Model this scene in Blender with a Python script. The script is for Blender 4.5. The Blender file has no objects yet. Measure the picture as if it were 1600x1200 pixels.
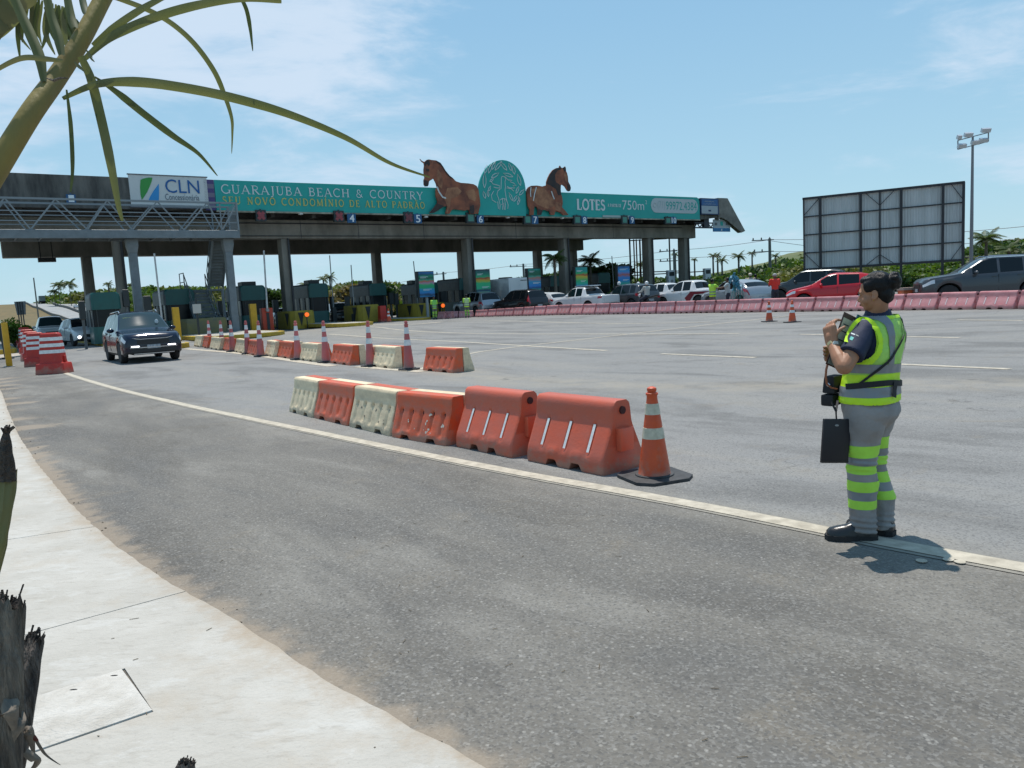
import bpy, bmesh, math, random
import numpy as np
from mathutils import Vector, Matrix, noise
rnd = random.Random(7)
sc = bpy.context.scene
col = sc.collection
R = math.radians

# ---------------------------------------------------------------- camera
FOC, HC, ROLL, PITCH = 1200.0, 1.5, math.atan(0.055), math.atan(135.8/1200)
_F = Vector((0, math.cos(PITCH), -math.sin(PITCH)))
_U0 = Vector((0, math.sin(PITCH), math.cos(PITCH)))
_R0 = Vector((1, 0, 0))
_R = math.cos(ROLL)*_R0 - math.sin(ROLL)*_U0
_U = math.sin(ROLL)*_R0 + math.cos(ROLL)*_U0
CAM = Vector((0, 0, HC))
cd = bpy.data.cameras.new("camera"); cam = bpy.data.objects.new("camera", cd); col.objects.link(cam)
cd.sensor_width = 36; cd.lens = 36*FOC/1600; cd.clip_end = 3000; cd.clip_start = 0.05
M = Matrix((( _R.x, _U.x, -_F.x, 0), (_R.y, _U.y, -_F.y, 0), (_R.z, _U.z, -_F.z, HC), (0, 0, 0, 1)))
cam.matrix_world = M
sc.camera = cam
# ---------------------------------------------------------------- light
SUN_EL, SUN_AZ = R(72), R(-7)          # azimuth from +Y, clockwise
sc.view_settings.view_transform = 'Standard'; sc.view_settings.look = 'None'
sc.view_settings.exposure = 0.10; sc.view_settings.gamma = 1
sd = bpy.data.lights.new("sun", 'SUN'); sun = bpy.data.objects.new("sun", sd); col.objects.link(sun)
sd.energy = 4.35; sd.angle = R(0.55); sd.color = (1, .945, .865)
_sv = Vector((math.sin(SUN_AZ)*math.cos(SUN_EL), math.cos(SUN_AZ)*math.cos(SUN_EL), math.sin(SUN_EL)))
sun.rotation_euler = _sv.to_track_quat('Z', 'Y').to_euler()
w = bpy.data.worlds.new("World"); sc.world = w; w.use_nodes = True
nt = w.node_tree; nt.nodes.clear()
def N(nt, t, **k):
    n = nt.nodes.new(t)
    for a, b in k.items():
        if isinstance(a, str) and hasattr(n, a): setattr(n, a, b)
    return n
sky = N(nt, 'ShaderNodeTexSky', sky_type='NISHITA', sun_disc=False, sun_elevation=SUN_EL, sun_rotation=SUN_AZ, air_density=1.0, dust_density=0.6, ozone_density=1.5)
bg = N(nt, 'ShaderNodeBackground'); bg.inputs['Strength'].default_value = 0.125
out = N(nt, 'ShaderNodeOutputWorld')
tc = N(nt, 'ShaderNodeTexCoord')
# thin cirrus: stretched noise on the direction vector
mp = N(nt, 'ShaderNodeMapping'); mp.inputs['Scale'].default_value = (1.6, 1.6, 6.5); mp.inputs['Rotation'].default_value = (0.25, 0.18, 0.3)
nt.links.new(tc.outputs['Generated'], mp.inputs['Vector'])
nz = N(nt, 'ShaderNodeTexNoise'); nz.inputs['Scale'].default_value = 2.1; nz.inputs['Detail'].default_value = 9; nz.inputs['Roughness'].default_value = .62; nz.inputs['Distortion'].default_value = .35
nt.links.new(mp.outputs['Vector'], nz.inputs['Vector'])
def skyspot(px, py, c0, c1):
    d = (_F + _R*((px-800)/FOC) + _U*((600-py)/FOC)).normalized()
    dp = N(nt, 'ShaderNodeVectorMath', operation='DOT_PRODUCT'); nt.links.new(tc.outputs['Generated'], dp.inputs[0]); dp.inputs[1].default_value = d
    mr = N(nt, 'ShaderNodeMapRange', interpolation_type='SMOOTHSTEP'); nt.links.new(dp.outputs['Value'], mr.inputs['Value'])
    mr.inputs['From Min'].default_value = math.cos(R(c1)); mr.inputs['From Max'].default_value = math.cos(R(c0)); 
    return mr.outputs['Result']
def mth(op, a, b):
    m = N(nt, 'ShaderNodeMath', operation=op)
    for i, v in enumerate((a, b)):
        if isinstance(v, (int, float)): m.inputs[i].default_value = v
        else: nt.links.new(v, m.inputs[i])
    return m.outputs[0]
base = mth('MULTIPLY', mth('SUBTRACT', nz.outputs['Fac'], .56), 2.4)
spots = mth('ADD', mth('MULTIPLY', skyspot(330, 70, 0, 27), .36), mth('MULTIPLY', skyspot(560, 85, 0, 9), .13))
spots = mth('ADD', spots, mth('MULTIPLY', skyspot(1100, 268, 0, 4.0), .27))
spots = mth('ADD', spots, mth('MULTIPLY', skyspot(1585, 240, .0, 5), .2))
cl = mth('ADD', mth('SUBTRACT', mth('MULTIPLY', nz.outputs['Fac'], 1.9), .42), spots)
mr = N(nt, 'ShaderNodeMapRange', interpolation_type='SMOOTHSTEP'); nt.links.new(cl, mr.inputs['Value'])
mr.inputs['From Min'].default_value = .62; mr.inputs['From Max'].default_value = 1.12; mr.inputs['To Max'].default_value = .85
tint = N(nt, 'ShaderNodeMix', data_type='RGBA', blend_type='MULTIPLY'); tint.inputs[0].default_value = 1
nt.links.new(sky.outputs[0], tint.inputs[6]); tint.inputs[7].default_value = (1.12, 1.13, 1.0, 1)
mxh = N(nt, 'ShaderNodeMix', data_type='RGBA'); nt.links.new(tint.outputs[2], mxh.inputs[6]); mxh.inputs[0].default_value = .85
sxz = N(nt, 'ShaderNodeSeparateXYZ'); nt.links.new(tc.outputs['Generated'], sxz.inputs[0])
gr = N(nt, 'ShaderNodeValToRGB'); nt.links.new(sxz.outputs['Z'], gr.inputs[0]); ge = gr.color_ramp.elements
ge[0].position = 0; ge[0].color = (.430, .655, .790, 1); ge[1].position = .9; ge[1].color = (.170, .370, .640, 1)
for p_, c_ in ((.10, (.375, .615, .775, 1)), (.32, (.275, .510, .735, 1))): q_ = ge.new(p_); q_.color = c_
gs = N(nt, 'ShaderNodeVectorMath', operation='SCALE'); nt.links.new(gr.outputs[0], gs.inputs[0]); gs.inputs['Scale'].default_value = 8.0; nt.links.new(gs.outputs[0], mxh.inputs[7])
mx = N(nt, 'ShaderNodeMix', data_type='RGBA'); nt.links.new(mxh.outputs[2], mx.inputs[6]); mx.inputs[7].default_value = (5.0, 5.9, 7.0, 1)
nt.links.new(mr.outputs[0], mx.inputs[0]); nt.links.new(mx.outputs[2], bg.inputs[0]); nt.links.new(bg.outputs[0], out.inputs[0])

# ---------------------------------------------------------------- geometry of the place
def sm(t): t = max(0.0, min(1.0, t)); return t*t*(3-2*t)
def G(x, y):
    """height of the ground: the plaza rises gently to the right and towards the left booths"""
    g = 0.0
    if x > 0: g += .00125*x*x if x < 17 else .00125*17*17 + .012*(x-17)
    g += .15*sm((y-30)/14)*sm((-x-4)/8)
    g += .24*sm((y-33)/11)*sm((x+14)/8)*(1-.6*sm((x-4)/8))
    return g
def ray(px, py): return (_F + _R*((px-800)/FOC) + _U*((600-py)/FOC))
def gp(px, py, z=0.0):
    d = ray(px, py); t = 5.0
    zz = z
    for _ in range(30):
        t = (zz-HC)/d.z
        if t <= 0: t = 400; break
        zz = z + G(d.x*t, d.y*t)
    p = CAM + d*t
    return Vector((p.x, p.y, zz))
def at(px, py, Y):
    d = ray(px, py); return CAM + d*(Y/d.y)
def xat(px, Y, py=450): 
    d = ray(px, py); return d.x*Y/d.y

# ---------------------------------------------------------------- materials
MATS = {}
def mat(name, c, rough=.6, metal=0, noise_amt=0.0, nscale=3.0, bump=0.0, bscale=40.0, coat=0.0, spec=.5, c2=None, emit=None, trans=0, island=0.0, stretch=None, detail=6, orand=0.0):
    if name in MATS: return MATS[name]
    m = bpy.data.materials.new(name); m.use_nodes = True; t = m.node_tree
    b = t.nodes['Principled BSDF']
    b.inputs['Roughness'].default_value = rough; b.inputs['Metallic'].default_value = metal
    b.inputs['Coat Weight'].default_value = coat; b.inputs['Coat Roughness'].default_value = .04
    b.inputs['Specular IOR Level'].default_value = spec
    b.inputs['Transmission Weight'].default_value = trans
    c = tuple(c)+(1,)
    b.inputs['Base Color'].default_value = c
    m.diffuse_color = c
    co = t.nodes.new('ShaderNodeTexCoord'); vec = co.outputs['Object']
    if stretch:
        mpp = t.nodes.new('ShaderNodeMapping'); mpp.inputs['Scale'].default_value = stretch
        t.links.new(vec, mpp.inputs['Vector']); vec = mpp.outputs['Vector']
    if noise_amt or c2:
        n = t.nodes.new('ShaderNodeTexNoise'); n.inputs['Scale'].default_value = nscale; n.inputs['Detail'].default_value = detail; n.inputs['Roughness'].default_value = .65
        t.links.new(vec, n.inputs['Vector'])
        r = t.nodes.new('ShaderNodeValToRGB'); t.links.new(n.outputs['Fac'], r.inputs['Fac'])
        if c2: a, bb = c, tuple(c2)+(1,)
        else:
            a = tuple(v*(1-noise_amt) for v in c[:3])+(1,); bb = tuple(min(1, v*(1+noise_amt)) for v in c[:3])+(1,)
        r.color_ramp.elements[0].color = a; r.color_ramp.elements[1].color = bb
        r.color_ramp.elements[0].position = .36; r.color_ramp.elements[1].position = .66
        src = r.outputs['Color']
    else: src = None
    if island:
        g = t.nodes.new('ShaderNodeNewGeometry'); mr_ = t.nodes.new('ShaderNodeMapRange')
        t.links.new(g.outputs['Random Per Island'], mr_.inputs['Value']); mr_.inputs['To Min'].default_value = 1-island; mr_.inputs['To Max'].default_value = 1+island
        x = t.nodes.new('ShaderNodeMix'); x.data_type = 'RGBA'; x.blend_type = 'MULTIPLY'; x.inputs[0].default_value = 1
        if src: t.links.new(src, x.inputs[6])
        else: x.inputs[6].default_value = c
        t.links.new(mr_.outputs[0], x.inputs[7]); src = x.outputs[2]
    if orand:
        oi = t.nodes.new('ShaderNodeObjectInfo'); mo = t.nodes.new('ShaderNodeMapRange'); t.links.new(oi.outputs['Random'], mo.inputs['Value']); mo.inputs['To Min'].default_value = 1-orand; mo.inputs['To Max'].default_value = 1+orand
        x = t.nodes.new('ShaderNodeMix'); x.data_type = 'RGBA'; x.blend_type = 'MULTIPLY'; x.inputs[0].default_value = 1
        t.links.new(src, x.inputs[6]); t.links.new(mo.outputs[0], x.inputs[7]); src = x.outputs[2]
    if src: t.links.new(src, b.inputs['Base Color'])
    if bump:
        n2 = t.nodes.new('ShaderNodeTexNoise'); n2.inputs['Scale'].default_value = bscale; n2.inputs['Detail'].default_value = 5
        t.links.new(vec, n2.inputs['Vector'])
        bp = t.nodes.new('ShaderNodeBump'); bp.inputs['Strength'].default_value = bump; bp.inputs['Distance'].default_value = .02
        t.links.new(n2.outputs['Fac'], bp.inputs['Height']); t.links.new(bp.outputs['Normal'], b.inputs['Normal'])
    if emit:
        b.inputs['Emission Color'].default_value = tuple(emit[0])+(1,); b.inputs['Emission Strength'].default_value = emit[1]
    MATS[name] = m
    return m
def leafmat(name, c, c2, transl=.35, nscale=.6):
    m = mat(name, c, rough=.55, c2=c2, nscale=nscale, island=.38, spec=.35)
    t = m.node_tree; b = t.nodes['Principled BSDF']; o = t.nodes['Material Output']
    tr = t.nodes.new('ShaderNodeBsdfTranslucent'); mxs = t.nodes.new('ShaderNodeMixShader'); mxs.inputs[0].default_value = transl
    src = b.inputs['Base Color'].links[0].from_socket
    x = t.nodes.new('ShaderNodeMix'); x.data_type = 'RGBA'; x.blend_type = 'MULTIPLY'; x.inputs[0].default_value = 1
    t.links.new(src, x.inputs[6]); x.inputs[7].default_value = (1.4, 1.55, .7, 1); t.links.new(x.outputs[2], tr.inputs['Color'])
    t.links.new(b.outputs[0], mxs.inputs[1]); t.links.new(tr.outputs[0], mxs.inputs[2]); t.links.new(mxs.outputs[0], o.inputs['Surface'])
    return m

# ---------------------------------------------------------------- mesh building
class MB:
    def __init__(s): s.v = []; s.f = []; s.mi = []; s.cur = 0
    def add(s, vs, fs, mi=None):
        o = len(s.v); s.v += [tuple(v) for v in vs]
        for f in fs: s.f.append(tuple(i+o for i in f)); s.mi.append(s.cur if mi is None else mi)
        return s
    def box(s, x0, x1, y0, y1, z0, z1, mtx=None, taper=None):
        vs = [(x, y, z) for z in (z0, z1) for y in (y0, y1) for x in (x0, x1)]
        if taper:
            cx, cy = (x0+x1)/2, (y0+y1)/2
            vs = vs[:4] + [(cx+(x-cx)*taper[0], cy+(y-cy)*taper[1], z) for x, y, z in vs[4:]]
        if mtx: vs = [mtx @ Vector(v) for v in vs]
        return s.add(vs, [(0,2,3,1),(4,5,7,6),(0,1,5,4),(2,6,7,3),(0,4,6,2),(1,3,7,5)])
    def beam(s, a, b, w, h=None, up=(0,0,1)):
        a, b = Vector(a), Vector(b); h = h or w
        d = (b-a).normalized(); u = Vector(up)
        if abs(d.dot(u)) > .98: u = Vector((0, 1, 0))
        r = d.cross(u).normalized(); u = r.cross(d)
        vs = [p + r*(i*w/2) + u*(j*h/2) for p in (a, b) for i, j in ((-1,-1),(1,-1),(1,1),(-1,1))]
        return s.add(vs, [(0,1,2,3),(7,6,5,4),(0,4,5,1),(1,5,6,2),(2,6,7,3),(3,7,4,0)])
    def tube(s, pts, r, n=8, cap=True, flat=1.0):
        pts = [Vector(p) for p in pts]; L = len(pts)
        if not hasattr(r, '__len__'): r = [r]*L
        vs = []; prev = None
        for i, p in enumerate(pts):
            d = (pts[min(i+1, L-1)] - pts[max(i-1, 0)]).normalized()
            if prev is None:
                u = Vector((0, 0, 1)) if abs(d.z) < .9 else Vector((1, 0, 0))
                a = d.cross(u).normalized()
            else: a = (prev - d*prev.dot(d)).normalized()
            prev = a; b = d.cross(a)
            for k in range(n):
                t = 2*math.pi*k/n; vs.append(p + a*(math.cos(t)*r[i]) + b*(math.sin(t)*r[i]*flat))
        fs = [(i*n+k, i*n+(k+1) % n, (i+1)*n+(k+1) % n, (i+1)*n+k) for i in range(L-1) for k in range(n)]
        if cap: fs += [tuple(range(n-1, -1, -1)), tuple((L-1)*n+k for k in range(n))]
        return s.add(vs, fs)
    def lathe(s, prof, c=(0,0,0), n=20, axis='z', mtx=None):
        vs = []
        for r, z in prof:
            for k in range(n):
                t = 2*math.pi*k/n; p = (r*math.cos(t), r*math.sin(t), z)
                if axis == 'x': p = (p[2], p[0], p[1])
                if axis == 'y': p = (p[0], p[2], p[1])
                v = Vector(p)+Vector(c)
                if mtx: v = mtx @ v
                vs.append(v)
        L = len(prof)
        fs = [(i*n+k, i*n+(k+1) % n, (i+1)*n+(k+1) % n, (i+1)*n+k) for i in range(L-1) for k in range(n)]
        fs += [tuple(range(n-1, -1, -1)), tuple((L-1)*n+k for k in range(n))]
        return s.add(vs, fs)
    def loft(s, rings, cap=True, closed=True):
        n = len(rings[0]); vs = [p for r in rings for p in r]; L = len(rings)
        fs = [(i*n+k, i*n+(k+1) % n, (i+1)*n+(k+1) % n, (i+1)*n+k) for i in range(L-1) for k in range(n if closed else n-1)]
        if cap: fs += [tuple(range(n-1, -1, -1)), tuple((L-1)*n+k for k in range(n))]
        return s.add(vs, fs)
    def poly(s, pts2, d, plane='xz', y=0.0):
        """extruded polygon: pts2 (a,b) in plane xz at y..y+d (front at y) or xy"""
        n = len(pts2)
        if plane == 'xz': A = [(a, y, b) for a, b in pts2]; B = [(a, y+d, b) for a, b in pts2]
        elif plane == 'yz': A = [(y, a, b) for a, b in pts2]; B = [(y+d, a, b) for a, b in pts2]
        else: A = [(a, b, y) for a, b in pts2]; B = [(a, b, y+d) for a, b in pts2]
        fs = [tuple(range(n)), tuple(range(2*n-1, n-1, -1))] + [(i, i+n, (i+1) % n+n, (i+1) % n) for i in range(n)]
        return s.add(A+B, fs)
    def ell(s, c, r, n=16, m=10, mtx=None):
        vs = []; 
        for i in range(1, m):
            ph = math.pi*i/m
            for k in range(n):
                t = 2*math.pi*k/n; vs.append((c[0]+r[0]*math.sin(ph)*math.cos(t), c[1]+r[1]*math.sin(ph)*math.sin(t), c[2]+r[2]*math.cos(ph)))
        vs += [(c[0], c[1], c[2]+r[2]), (c[0], c[1], c[2]-r[2])]
        if mtx: vs = [mtx @ Vector(v) for v in vs]
        T, B = (m-1)*n, (m-1)*n+1
        fs = [(i*n+k, (i+1)*n+k, (i+1)*n+(k+1) % n, i*n+(k+1) % n) for i in range(m-2) for k in range(n)]
        fs += [(T, k, (k+1) % n) for k in range(n)] + [(B, (m-2)*n+(k+1) % n, (m-2)*n+k) for k in range(n)]
        return s.add(vs, fs)
    def cap2(s, a, ra, b, rb, n=14):
        """tapered capsule"""
        a, b = Vector(a), Vector(b); d = (b-a); L = d.length or 1e-6; d = d/L
        u = Vector((0, 0, 1)) if abs(d.z) < .9 else Vector((1, 0, 0))
        x = d.cross(u).normalized(); y = d.cross(x)
        rings = []
        for t in (-88, -60, -30, 0): rings.append((a + d*(ra*math.sin(R(t))), ra*math.cos(R(t))))
        for t in (0, 30, 60, 88): rings.append((b + d*(rb*math.sin(R(t))), rb*math.cos(R(t))))
        return s.loft([[p + x*(math.cos(2*math.pi*k/n)*r) + y*(math.sin(2*math.pi*k/n)*r) for k in range(n)] for p, r in rings])
    def build(s, name, mats, parent=None, smooth=False, fix=True, loc=None, autosm=None):
        me = bpy.data.meshes.new(name); me.from_pydata(s.v, [], s.f)
        mats = mats if isinstance(mats, (list, tuple)) else [mats]
        for m in mats: me.materials.append(m)
        if len(mats) > 1: me.polygons.foreach_set('material_index', s.mi)
        if fix:
            bm = bmesh.new(); bm.from_mesh(me)
            bmesh.ops.recalc_face_normals(bm, faces=bm.faces)
            ng = [f for f in bm.faces if len(f.verts) > 6]
            if ng: bmesh.ops.triangulate(bm, faces=ng)
            bm.to_mesh(me); bm.free()
        if smooth:
            me.polygons.foreach_set('use_smooth', [True]*len(me.polygons))
            me.set_sharp_from_angle(angle=R(autosm or 40))
        o = bpy.data.objects.new(name, me); col.objects.link(o)
        if parent: o.parent = parent
        if loc is not None: o.location = loc
        return o
LABELS = {}
def tag(o, label=None, cat=None, group=None, kind=None):
    if label: o['label'] = label
    if cat: o['category'] = cat
    if group: o['group'] = group
    if kind: o['kind'] = kind
    return o
def empty(name, loc=(0,0,0), rz=0.0, label=None, cat=None, group=None, kind=None):
    o = bpy.data.objects.new(name, None); col.objects.link(o); o.empty_display_size = .2
    o.location = loc; o.rotation_euler = (0, 0, rz)
    return tag(o, label, cat, group, kind)
def dup(o, loc=None, rz=None, label=None, group=None, parent=None, scale=None):
    c = o.copy(); col.objects.link(c)
    if parent is not None: c.parent = parent
    if loc is not None: c.location = loc
    if rz is not None: c.rotation_euler = (0, 0, rz)
    if scale is not None: c.scale = scale if hasattr(scale, '__len__') else (scale,)*3
    if label: c['label'] = label
    if group: c['group'] = group
    for ch in KIDS(o):
        k = ch.copy(); col.objects.link(k); k.parent = c
        for g in KIDS(ch):
            q = g.copy(); col.objects.link(q); q.parent = k
    return c
def KIDS(o): return list(o.children)
def bevel(o, w=.01, seg=2, ang=30):
    me = o.data; bm = bmesh.new(); bm.from_mesh(me)
    es = [e for e in bm.edges if len(e.link_faces) == 2 and e.calc_face_angle(0) > R(ang)]
    bmesh.ops.bevel(bm, geom=es, offset=w, segments=seg, profile=.6, affect='EDGES', clamp_overlap=True)
    bm.to_mesh(me); bm.free()
    me.polygons.foreach_set('use_smooth', [True]*len(me.polygons)); me.set_sharp_from_angle(angle=R(35))
    return o
def remesh(o, vox, smooth_it=4, fac=.5):
    m = o.modifiers.new('r', 'REMESH'); m.mode = 'VOXEL'; m.voxel_size = vox; m.use_smooth_shade = True
    if smooth_it:
        k = o.modifiers.new('s', 'SMOOTH'); k.iterations = smooth_it; k.factor = fac
    dg = bpy.context.evaluated_depsgraph_get(); dg.update()
    me = bpy.data.meshes.new_from_object(o.evaluated_get(dg)); me.name = o.name
    o.modifiers.clear(); o.data = me
    me.polygons.foreach_set('use_smooth', [True]*len(me.polygons))
    return o
def bend_noise(o, amp, scale, seed=0):
    me = o.data; n = len(me.vertices); c = np.empty(3*n, np.float32); q = np.empty(3*n, np.float32)
    me.vertices.foreach_get('co', c); me.vertices.foreach_get('normal', q); c = c.reshape(-1, 3); q = q.reshape(-1, 3)
    k = np.array([noise.noise((a*scale+seed, b*scale, d*scale)) for a, b, d in c.tolist()], np.float32)*amp
    me.vertices.foreach_set('co', (c+q*k[:, None]).ravel()); me.update()
def text_mesh(s, name='lettering'):
    cu = bpy.data.curves.new(name, 'FONT'); cu.body = s; cu.resolution_u = 3
    o = bpy.data.objects.new(name, cu); col.objects.link(o)
    dg = bpy.context.evaluated_depsgraph_get(); dg.update()
    me = bpy.data.meshes.new_from_object(o.evaluated_get(dg)); bpy.data.objects.remove(o)
    vs = [(v.co.x, v.co.y) for v in me.vertices]; fs = [tuple(p.vertices) for p in me.polygons]
    bpy.data.meshes.remove(me)
    return vs, fs
def add_text(mb, s, a0, a1, b0, b1, fn, shear=0, mi=None):
    """fit plain text to box; fn(a,b)->3D point"""
    vs, fs = text_mesh(s)
    xs = [v[0] for v in vs]; ys = [v[1] for v in vs]
    X0, X1, Y0, Y1 = min(xs), max(xs), min(ys), max(ys)
    mb.add([fn(a0+(a1-a0)*(x-X0)/(X1-X0)+shear*(y-Y0)/(Y1-Y0), b0+(b1-b0)*(y-Y0)/(Y1-Y0)) for x, y in vs], fs, mi)
# ================================================================= SETTING
def grid_mesh(name, xs, ys, zf, m, kind='structure', keep=None, attrs=None):
    idx = {}; vs = []; fs = []
    for j, y in enumerate(ys):
        for i, x in enumerate(xs): idx[i, j] = len(vs); vs.append((x, y, zf(x, y)))
    for j in range(len(ys)-1):
        for i in range(len(xs)-1):
            if keep and not keep((xs[i]+xs[i+1])/2, (ys[j]+ys[j+1])/2): continue
            fs.append((idx[i, j], idx[i+1, j], idx[i+1, j+1], idx[i, j+1]))
    me = bpy.data.meshes.new(name); me.from_pydata(vs, [], fs); me.materials.append(m)
    me.polygons.foreach_set('use_smooth', [True]*len(me.polygons))
    for k, fn in (attrs or {}).items():
        a = me.attributes.new(k, 'FLOAT', 'POINT'); a.data.foreach_set('value', [fn(v[0], v[1]) for v in vs])
    o = bpy.data.objects.new(name, me); col.objects.link(o); tag(o, kind=kind)
    return o
def frange(segs):
    r = []
    for a, b, st in segs:
        x = a
        while x < b-1e-6: r.append(x); x += st
    r.append(segs[-1][1]); return r
KERB = [gp(x, y, .1) for x, y in [(-110,535),(-40,575),(-8,596),(3,614),(12,640),(30,682),(60,727),(110,787),(180,852),(260,908),(340,952),(420,1003),(500,1058),(600,1112),(700,1166),(790,1215),(900,1290)]]
LINE = [gp(x, y) for x, y in [(52,562),(78,573),(108,586),(180,608),(300,636),(420,661),(560,690),(700,719),(850,748),(1000,774),(1200,812),(1300,833),(1450,864),(1600,888),(1800,925)]]
def seg_dist(pts, x, y):
    best = 1e9; sgn = 0
    for a, b in zip(pts, pts[1:]):
        dx, dy = b.x-a.x, b.y-a.y; L = dx*dx+dy*dy
        t = max(0, min(1, ((x-a.x)*dx+(y-a.y)*dy)/L)); qx, qy = a.x+dx*t, a.y+dy*t
        d = math.hypot(x-qx, y-qy)
        if d < best: best = d; sgn = dx*(y-qy)-dy*(x-qx)
    return best, sgn

# asphalt --------------------------------------------------------
def asphalt_mat():
    m = bpy.data.materials.new('asphalt'); m.use_nodes = True; t = m.node_tree; L = t.links.new
    b = t.nodes['Principled BSDF']; b.inputs['Roughness'].default_value = .86; b.inputs['Specular IOR Level'].default_value = .3
    co = t.nodes.new('ShaderNodeTexCoord'); V = co.outputs['Object']
    def noi(sc, det=5, ro=.6, vec=V, dist=0):
        n = t.nodes.new('ShaderNodeTexNoise'); n.inputs['Scale'].default_value = sc; n.inputs['Detail'].default_value = det; n.inputs['Roughness'].default_value = ro; n.inputs['Distortion'].default_value = dist
        L(vec, n.inputs['Vector']); return n.outputs['Fac']
    def mr(v, a, bb, c=0, d=1, sm=True):
        n = t.nodes.new('ShaderNodeMapRange'); n.interpolation_type = 'SMOOTHSTEP' if sm else 'LINEAR'
        L(v, n.inputs['Value']); n.inputs['From Min'].default_value = a; n.inputs['From Max'].default_value = bb; n.inputs['To Min'].default_value = c; n.inputs['To Max'].default_value = d; return n.outputs[0]
    def mix(f, a, bb, bt='MIX'):
        n = t.nodes.new('ShaderNodeMix'); n.data_type = 'RGBA'; n.blend_type = bt
        if isinstance(f, (int, float)): n.inputs[0].default_value = f
        else: L(f, n.inputs[0])
        for k, v in ((6, a), (7, bb)):
            if isinstance(v, tuple): n.inputs[k].default_value = v+(1,)
            else: L(v, n.inputs[k])
        return n.outputs[2]
    def mm(op, a, bb):
        n = t.nodes.new('ShaderNodeMath'); n.operation = op; n.use_clamp = True
        for i, v in enumerate((a, bb)):
            if isinstance(v, (int, float)): n.inputs[i].default_value = v
            else: L(v, n.inputs[i])
        return n.outputs[0]
    def attr(nm):
        n = t.nodes.new('ShaderNodeAttribute'); n.attribute_name = nm; return n.outputs['Fac']
    near = attr('near_lane'); dirt = attr('dirt')
    basec = mix(near, (.218, .216, .209), (.150, .139, .121))
    # broad wear: tracks and patches
    mp = t.nodes.new('ShaderNodeMapping'); mp.vector_type = 'TEXTURE'; mp.inputs['Rotation'].default_value = (0, 0, R(-50)); mp.inputs['Scale'].default_value = (3.2, 1.1, 1); L(V, mp.inputs['Vector'])
    big = noi(.9, 5, .6, mp.outputs[0], .6)
    c1 = mix(mr(big, .48, .66, 0, .62), basec, (.10, .098, .094))
    c2 = mix(mr(big, .36, .5, .42, 0), c1, (.27, .255, .225))
    c3 = mix(mr(noi(3.1, 6, .65), .52, .75, 0, .32), c2, (.085, .082, .078))
    c3 = mix(mr(noi(1.3, 7, .7, V, 1.0), .55, .68, 0, .42), c3, (.2, .17, .128))
    c3 = mix(mm('MULTIPLY', near, mr(noi(.75, 8, .72, mp.outputs[0], .3), .50, .60, 0, .45)), c3, (.082, .074, .062))
    # dark tyre and oil marks along the near lane
    mp2 = t.nodes.new('ShaderNodeMapping'); mp2.vector_type = 'TEXTURE'; mp2.inputs['Rotation'].default_value = (0, 0, R(-47)); mp2.inputs['Scale'].default_value = (3.0, .9, 1); L(V, mp2.inputs['Vector'])
    c3 = mix(mm('MULTIPLY', near, mr(noi(1.15, 4, .6, mp2.outputs[0], .4), .47, .70, 0, .6)), c3, (.085, .081, .076))
    # aggregate
    vo = t.nodes.new('ShaderNodeTexVoronoi'); vo.inputs['Scale'].default_value = 95; L(V, vo.inputs['Vector'])
    sx = t.nodes.new('ShaderNodeSeparateColor'); L(vo.outputs['Color'], sx.inputs[0])
    c4 = mix(mr(sx.outputs[0], .55, 1.0, 0, .45, False), c3, (.27, .262, .245))
    c4 = mix(mr(sx.outputs[1], .6, 1.0, 0, .5, False), c4, (.06, .06, .06))
    fleck = t.nodes.new('ShaderNodeTexVoronoi'); fleck.inputs['Scale'].default_value = 48; L(V, fleck.inputs['Vector'])
    sf = t.nodes.new('ShaderNodeSeparateColor'); L(fleck.outputs['Color'], sf.inputs[0])
    fm = mm('MULTIPLY', mr(sf.outputs[2], .92, .98, 0, .32), mr(fleck.outputs['Distance'], .2, .45, 1, 0))
    c4 = mix(fm, c4, (.46, .44, .4))
    # pale band of sand drifted across the plaza
    sand = attr('sand')
    c4 = mix(mm('MULTIPLY', sand, mr(noi(2.0, 6, .7), .36, .6, .2, .75)), c4, (.29, .262, .215))
    # fine cracks and a few oil drips
    vc = t.nodes.new('ShaderNodeTexVoronoi'); vc.feature = 'DISTANCE_TO_EDGE'; vc.inputs['Scale'].default_value = .42
    va = t.nodes.new('ShaderNodeVectorMath'); va.operation = 'ADD'; nn = t.nodes.new('ShaderNodeTexNoise'); nn.inputs['Scale'].default_value = 2.2; nn.inputs['Detail'].default_value = 6; L(V, nn.inputs['Vector'])
    vs_ = t.nodes.new('ShaderNodeVectorMath'); vs_.operation = 'SCALE'; vs_.inputs['Scale'].default_value = .9; L(nn.outputs['Color'], vs_.inputs[0]); L(V, va.inputs[0]); L(vs_.outputs[0], va.inputs[1]); L(va.outputs[0], vc.inputs['Vector'])
    ck = mm('MULTIPLY', mr(vc.outputs['Distance'], .0, .006, 1, 0), mr(noi(.55, 3), .5, .62, 0, .6))
    c4 = mix(ck, c4, (.05, .048, .045))
    vd = t.nodes.new('ShaderNodeTexVoronoi'); vd.inputs['Scale'].default_value = 1.1; vd.inputs['Randomness'].default_value = 1; L(V, vd.inputs['Vector']); sd_ = t.nodes.new('ShaderNodeSeparateColor'); L(vd.outputs['Color'], sd_.inputs[0])
    c4 = mix(mm('MULTIPLY', mr(sd_.outputs[0], .72, .8, 0, .45), mr(vd.outputs['Distance'], .02, .11, 1, 0)), c4, (.06, .056, .05))
    # sand by the kerb
    dn = mm('ADD', dirt, mm('MULTIPLY', mm('SUBTRACT', noi(5, 7, .7), .5), 1.0))
    c5 = mix(mr(mm('SUBTRACT', mm('ADD', dirt, noi(4.5, 8, .72)), .55), .12, .62, 0, .9), c4, (.3, .245, .185))
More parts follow.
